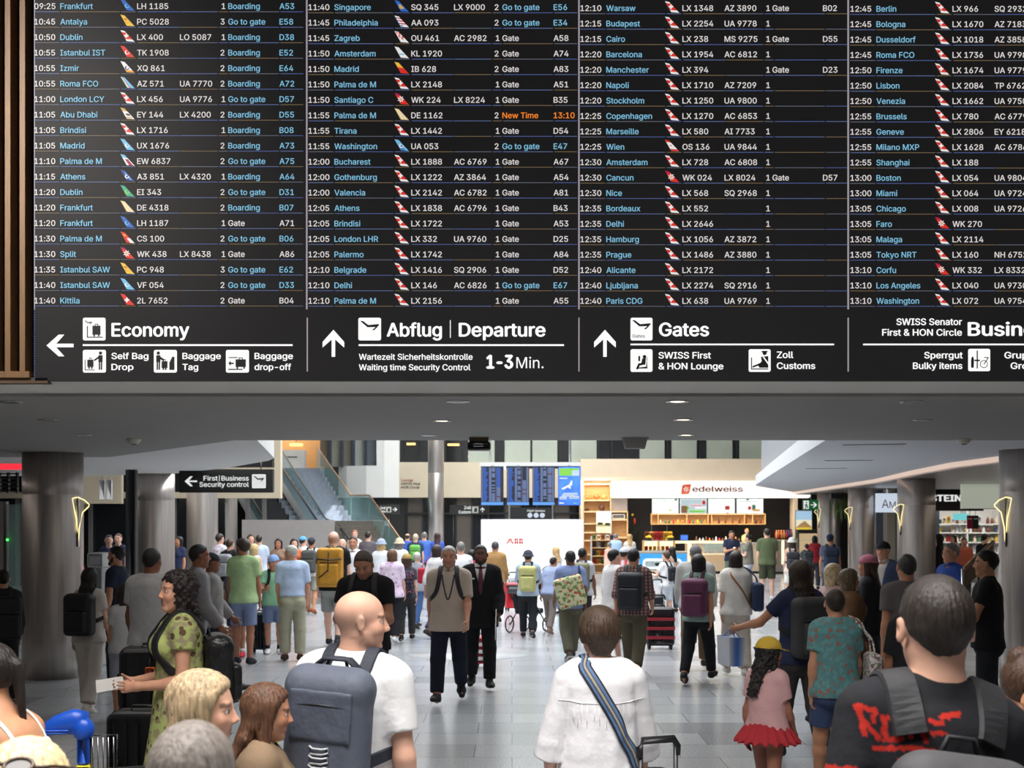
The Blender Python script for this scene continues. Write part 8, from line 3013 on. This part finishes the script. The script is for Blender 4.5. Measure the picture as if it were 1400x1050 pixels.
g = Grid((-.32, -.4, .3), (.32, .45, 1.1), .02)
g.rbox((0, -.05, .45), np.eye(3), (.23, .24, .06), .04)
g.cap((-.16, .18, .55), (-.16, .26, .85), .08, .07, .03)
g.cap((.16, .18, .55), (.16, .26, .85), .08, .07, .03)
g.rbox((0, .22, .68), np.eye(3), (.2, .05, .2), .04)
Pm, Fm = g.mesh()
np_obj('seat', Pm, Fm, leather((34, 34, 38)), o)
mb = MB()
for k in range(6):
    a0, a1 = math.radians(20 + k * 22), math.radians(42 + k * 22)
    mb.add([(-.25, .2 - math.cos(a) * .34, .70 + math.sin(a) * .30) for a in (a0, a1)] + [(.25, .2 - math.cos(a) * .34, .70 + math.sin(a) * .30) for a in (a1, a0)], [(0, 1, 2, 3)], leather((30, 30, 34)))
mb.build('canopy', o)
f = person('woman with long blond hair holding a phone to her ear', 760, 26.5, 747, 40, 'f', 'f', ('long', (196, 160, 112)), top=dict(c=(206, 206, 214)), bottom=dict(c=(150, 140, 140)), pose='ear')
f = person('man in washed denim blue shirt bending forward before the white screen', 752, 22.0, 762, -30, 'm', 't', ('short', HD), top=dict(c=(146, 164, 206), loose=.028, sleeve=.8), bottom=dict(c=(140, 124, 116)), shoes=(150, 120, 110), pose='stepL', lean=14)
shoulder_bag(f, 'black shoulder bag on the man in washed denim blue', (32, 32, 36), -1, .34, .34)
f = person('man in blue shirt and olive trousers carrying a floral tote bag', 780, 17.9, 750, 10, 'm', (110, 76, 60), ('short', HK), build=1.0, top=dict(c=(120, 140, 200), loose=.028, sleeve=.8), bottom=dict(c=(96, 92, 72), loose=(.088, .074)), shoes=(70, 64, 62), sole=(200, 196, 190), pose='walkR')
S, T, Fs, Xs, P = f.S, f.T, f.Fs, f.Xs, f.J['P']
cen = P + T * .20 - Fs * .20 - Xs * .05
base = cen - V3(0, 0, .24)
o = worn(f, 'tote_bag', 'tote bag with yellow and red flowers slung on the blue shirt', 'bag', base)
g = Grid(cen - .4, cen + .4, .012)
g.rbox(cen, np.array([nrm(Xs + T * .25), Fs, nrm(T - Xs * .25)]), (.21, .05, .22), .045)
Pm, Fm = g.mesh()
np_obj('bag_body', Pm - base, Fm, fabric((214, 210, 160), 'floral', (206, 80, 60), (110, 140, 80), 14), o)
for dx in (-.10, .08):
    Q = f.sg.drape(spline([cen + T * .21 + Xs * dx, P + T * (f.sp - .14) - Fs * .13 + Xs * (.08 + dx * .3), P + T * (f.sp + .0) + Xs * .11 - Fs * .02], 6), .008)
    MB().tube([tuple(q - base) for q in Q], .012, fabric((60, 70, 110)), 6).build('strap', o)
f = person('dark haired man with an olive green rucksack right of the floral tote bag', 796, 20.8, 749, -14, 'm', 'b', ('short', HK), top=dict(c=(196, 200, 206)), bottom=dict(c=(46, 46, 52)), pose='stepL')
backpack(f, 'olive green rucksack right of the floral tote bag', (120, 118, 90), .36, .54, .20, 0)
suitcase('teal suitcase behind the olive trousers', 776, 21.8, .30, .48, .2, (60, 176, 186), 0)
f = person('dark haired woman in loose white t-shirt and black skirt', 839, 17.2, 751, -60, 'f', 'f', ('short', HK), top=dict(c=(226, 222, 224), loose=.034, sleeve=.85, hem=-.04), bottom=dict(k='skirt', c=(30, 30, 34), z0=.52, rb=.22, rd=.19), shoes=(40, 40, 44), pose='stepL')
f = person('person in white and grey cap between the white t-shirt and the plaid shirt', 853, 21.0, 748, -20, 'm', 't', ('short', HD), hat=('cap', (190, 194, 204)), top=dict(c=(206, 210, 220), pat=('stripe', (206, 50, 50), None, 3)), bottom=dict(c=(60, 64, 90)))
f = person('man in dark plaid shirt and olive trousers with a black rucksack', 866, 16.3, 747, -16, 'm', 't', ('short', HK), build=1.04, top=dict(c=(150, 130, 124), loose=.026, sleeve=1.2, pat=('plaid', (70, 60, 62), (110, 64, 60), 7)), bottom=dict(c=(88, 80, 58), loose=(.084, .074)), shoes=(40, 38, 38), pose='walkL')
backpack(f, 'black rucksack on the man in the dark plaid shirt', (36, 38, 44), .34, .50, .20, -.02)
suitcase('black and red suitcase right of the plaid shirt', 902, 19.6, .44, .66, .28, (40, 32, 36), 0, .16, bands=(150, 30, 44))
suitcase('small black suitcase left of the boy with the black rucksack', 899, 24.8, .26, .50, .2, (40, 42, 50), 0, .3)
f = person('boy in white t-shirt and pale shorts with a small black rucksack', 911, 25.0, 753, 40, 'm', 'p', ('short', HB), hs=1.14, top=dict(c=(232, 232, 234)), bottom=dict(k='shorts', c=(206, 214, 226), to=.95), shoes=(214, 120, 90), pose='bothup')
backpack(f, 'small black rucksack on the boy in white', (36, 36, 42), .24, .36, .13, 0)
f = person('woman with long dark hair beside the boy in white', 919, 27.0, 747, 40, 'f', 't', ('long', HK), top=dict(c=(196, 160, 140), tank=True), bottom=dict(c=(60, 66, 90)))
f = person('man in grey flat cap and grey hoodie with tan trousers', 951, 17.0, 746, -12, 'm', 'f', ('short', HG), hat=('cap', (124, 124, 128)), build=1.12, top=dict(c=(176, 174, 172), sleeve=1.9, loose=.034, name='hoodie'), bottom=dict(c=(110, 84, 56)), shoes=(70, 62, 56), pose='stepR')
f = person('woman in sea green t-shirt and black trousers with a maroon backpack', 955, 15.6, 755, -22, 'f', 't', ('bob', HK), top=dict(c=(132, 156, 146), loose=.022, sleeve=.6), bottom=dict(c=(26, 27, 33), loose=(.078, .062)), shoes=(28, 28, 32), pose='walkR', build=1.06)
backpack(f, 'maroon backpack on the woman in the sea green t-shirt', (94, 44, 74), .34, .50, .20, -.02, (60, 36, 50))
hand_bag(f, 'pale grey paper bag carried by the woman with the maroon backpack', (176, 172, 168), 'L', .26, .34, .13, .02, 'paper_bag')
f = person('woman with dark bob, white t-shirt and wide beige trousers', 1006, 16.2, 754, -6, 'f', 'f', ('bob', (42, 30, 27)), build=1.04, top=dict(c=(214, 204, 196), loose=.030, sleeve=.8, hem=-.04), bottom=dict(c=(196, 180, 162), loose=(.092, .094)), shoes=(220, 214, 206), pose='stepL')
S, T, Fs, Xs, P = f.S, f.T, f.Fs, f.Xs, f.J['P']
shoulder_bag(f, 'navy blue shoulder bag on the woman in wide beige trousers', (36, 46, 76), 1, .34, .40, .16, .12, .08)
base = P + T * .2 - Xs * .2
o = worn(f, 'crossbody_bag', 'tan leather strap of a bag across the white t-shirt with the dark bob', 'bag', base)
strap(o, base, f, [P + T * (f.sp - .02) - Xs * .07, P + T * (f.sp - .1) - Xs * .05 - Fs * .12, P + T * .26 + Xs * .1 - Fs * .15, P + T * .08 + Xs * .19 - Fs * .05, P + T * .12 + Xs * .12 + Fs * .14, P + T * (f.sp - .14) - Xs * .04 + Fs * .12, P + T * (f.sp - .02) - Xs * .07], .011, .004, leather((150, 92, 44)), .006, 'strap', True, True)
f = person('man in olive t-shirt and dark green shorts standing at the snack bar', 1049, 31.0, 722, -4, 'm', 'f', ('short', HD), build=1.06, top=dict(c=(92, 104, 66), loose=.026, sleeve=.7), bottom=dict(k='shorts', c=(64, 70, 48), to=.9), shoes=(200, 200, 204))
f = person('woman with dark ponytail and grey t-shirt facing left at the snack bar', 1023, 33.5, 730, 70, 'f', 'f', ('pony', HK), top=dict(c=(120, 116, 104), loose=.022), bottom=dict(c=(196, 196, 206)), pose='fold')
f = person('man in navy polo shirt standing at the snack bar facing the camera', 1000, 35.0, 725, 186, 'm', 't', ('short', HD), build=1.06, top=dict(c=(38, 46, 76), collar=True), bottom=dict(c=(96, 110, 100)), pose='phone', head=(0, 10))
held(f, 'R', 'cup', 'paper cup in the hand of the man in the navy polo shirt')
f = person('person in white sun hat, pale top and white shorts wearing a charcoal backpack', 1083, 28.5, 735, -6, 'f', 'f', ('bob', HB), hat=('bucket', (226, 220, 206)), top=dict(c=(214, 190, 174), tank=True), bottom=dict(k='shorts', c=(226, 222, 216), to=.7), shoes=(200, 190, 180))
backpack(f, 'charcoal backpack on the person in the white sun hat', (56, 56, 62), .32, .44, .16, -.02)
f = person('person in red top by the glass cabinet', 1114, 35.5, 732, -20, 'f', 'f', ('mid', HK), top=dict(c=(176, 32, 44)), bottom=dict(c=(60, 62, 74)))
f = person('shopper with a dark rucksack by the glass cabinet', 1103, 34.0, 743, 0, 'm', 'f', ('short', HD), top=dict(c=(80, 84, 88)), bottom=dict(c=(60, 62, 70)))
backpack(f, 'dark rucksack by the glass cabinet', (62, 66, 70), .32, .50, .18, .02)
f = person('bar worker with orange hair behind the pastry case', 1021, 45.95, 722, 180, 'f', 'f', ('short', (206, 130, 60)), top=dict(c=(196, 206, 120)), bottom=dict(c=(40, 40, 46)))
f = person('man in light blue shirt with a dark bag strap at the oak shelves', 842, 38.5, 729, -30, 'm', 'f', ('short', HG), top=dict(c=(150, 186, 222)), bottom=dict(c=(70, 76, 96)))
f = person('woman in salmon pink dress at the oak shelves', 833, 36.5, 741, -10, 'f', 'f', ('short', HG), top=dict(c=(250, 176, 150), tank=True, skirt=(.45, .22, .2), name='dress'), bottom=dict(k='none'), shoes=(200, 160, 140))
f = person('woman with long dark blond hair at the oak shelves', 861, 37.5, 730, 0, 'f', 'f', ('long', (176, 140, 90)), top=dict(c=(206, 200, 190)), bottom=dict(c=(70, 76, 96)))
f = person('fair haired person behind the counter left of the black post', 149, 26.0, 731, 190, 'f', 'p', ('short', HK), top=dict(c=(50, 60, 100)), bottom=dict(c=(40, 40, 50)))
f = person('brown haired person behind the counter, beside the black post', 162, 27.0, 729, 175, 'f', 'p', ('short', HB), top=dict(c=(44, 50, 80)), bottom=dict(c=(40, 40, 50)))
f = person('dark haired person between the second and third left columns', 245, 28.0, 733, 150, 'f', 't', ('mid', HK), top=dict(c=(46, 56, 96)), bottom=dict(c=(40, 40, 50)))
if _fo.name in COL.objects:
    bpy.data.objects.remove(_fo)
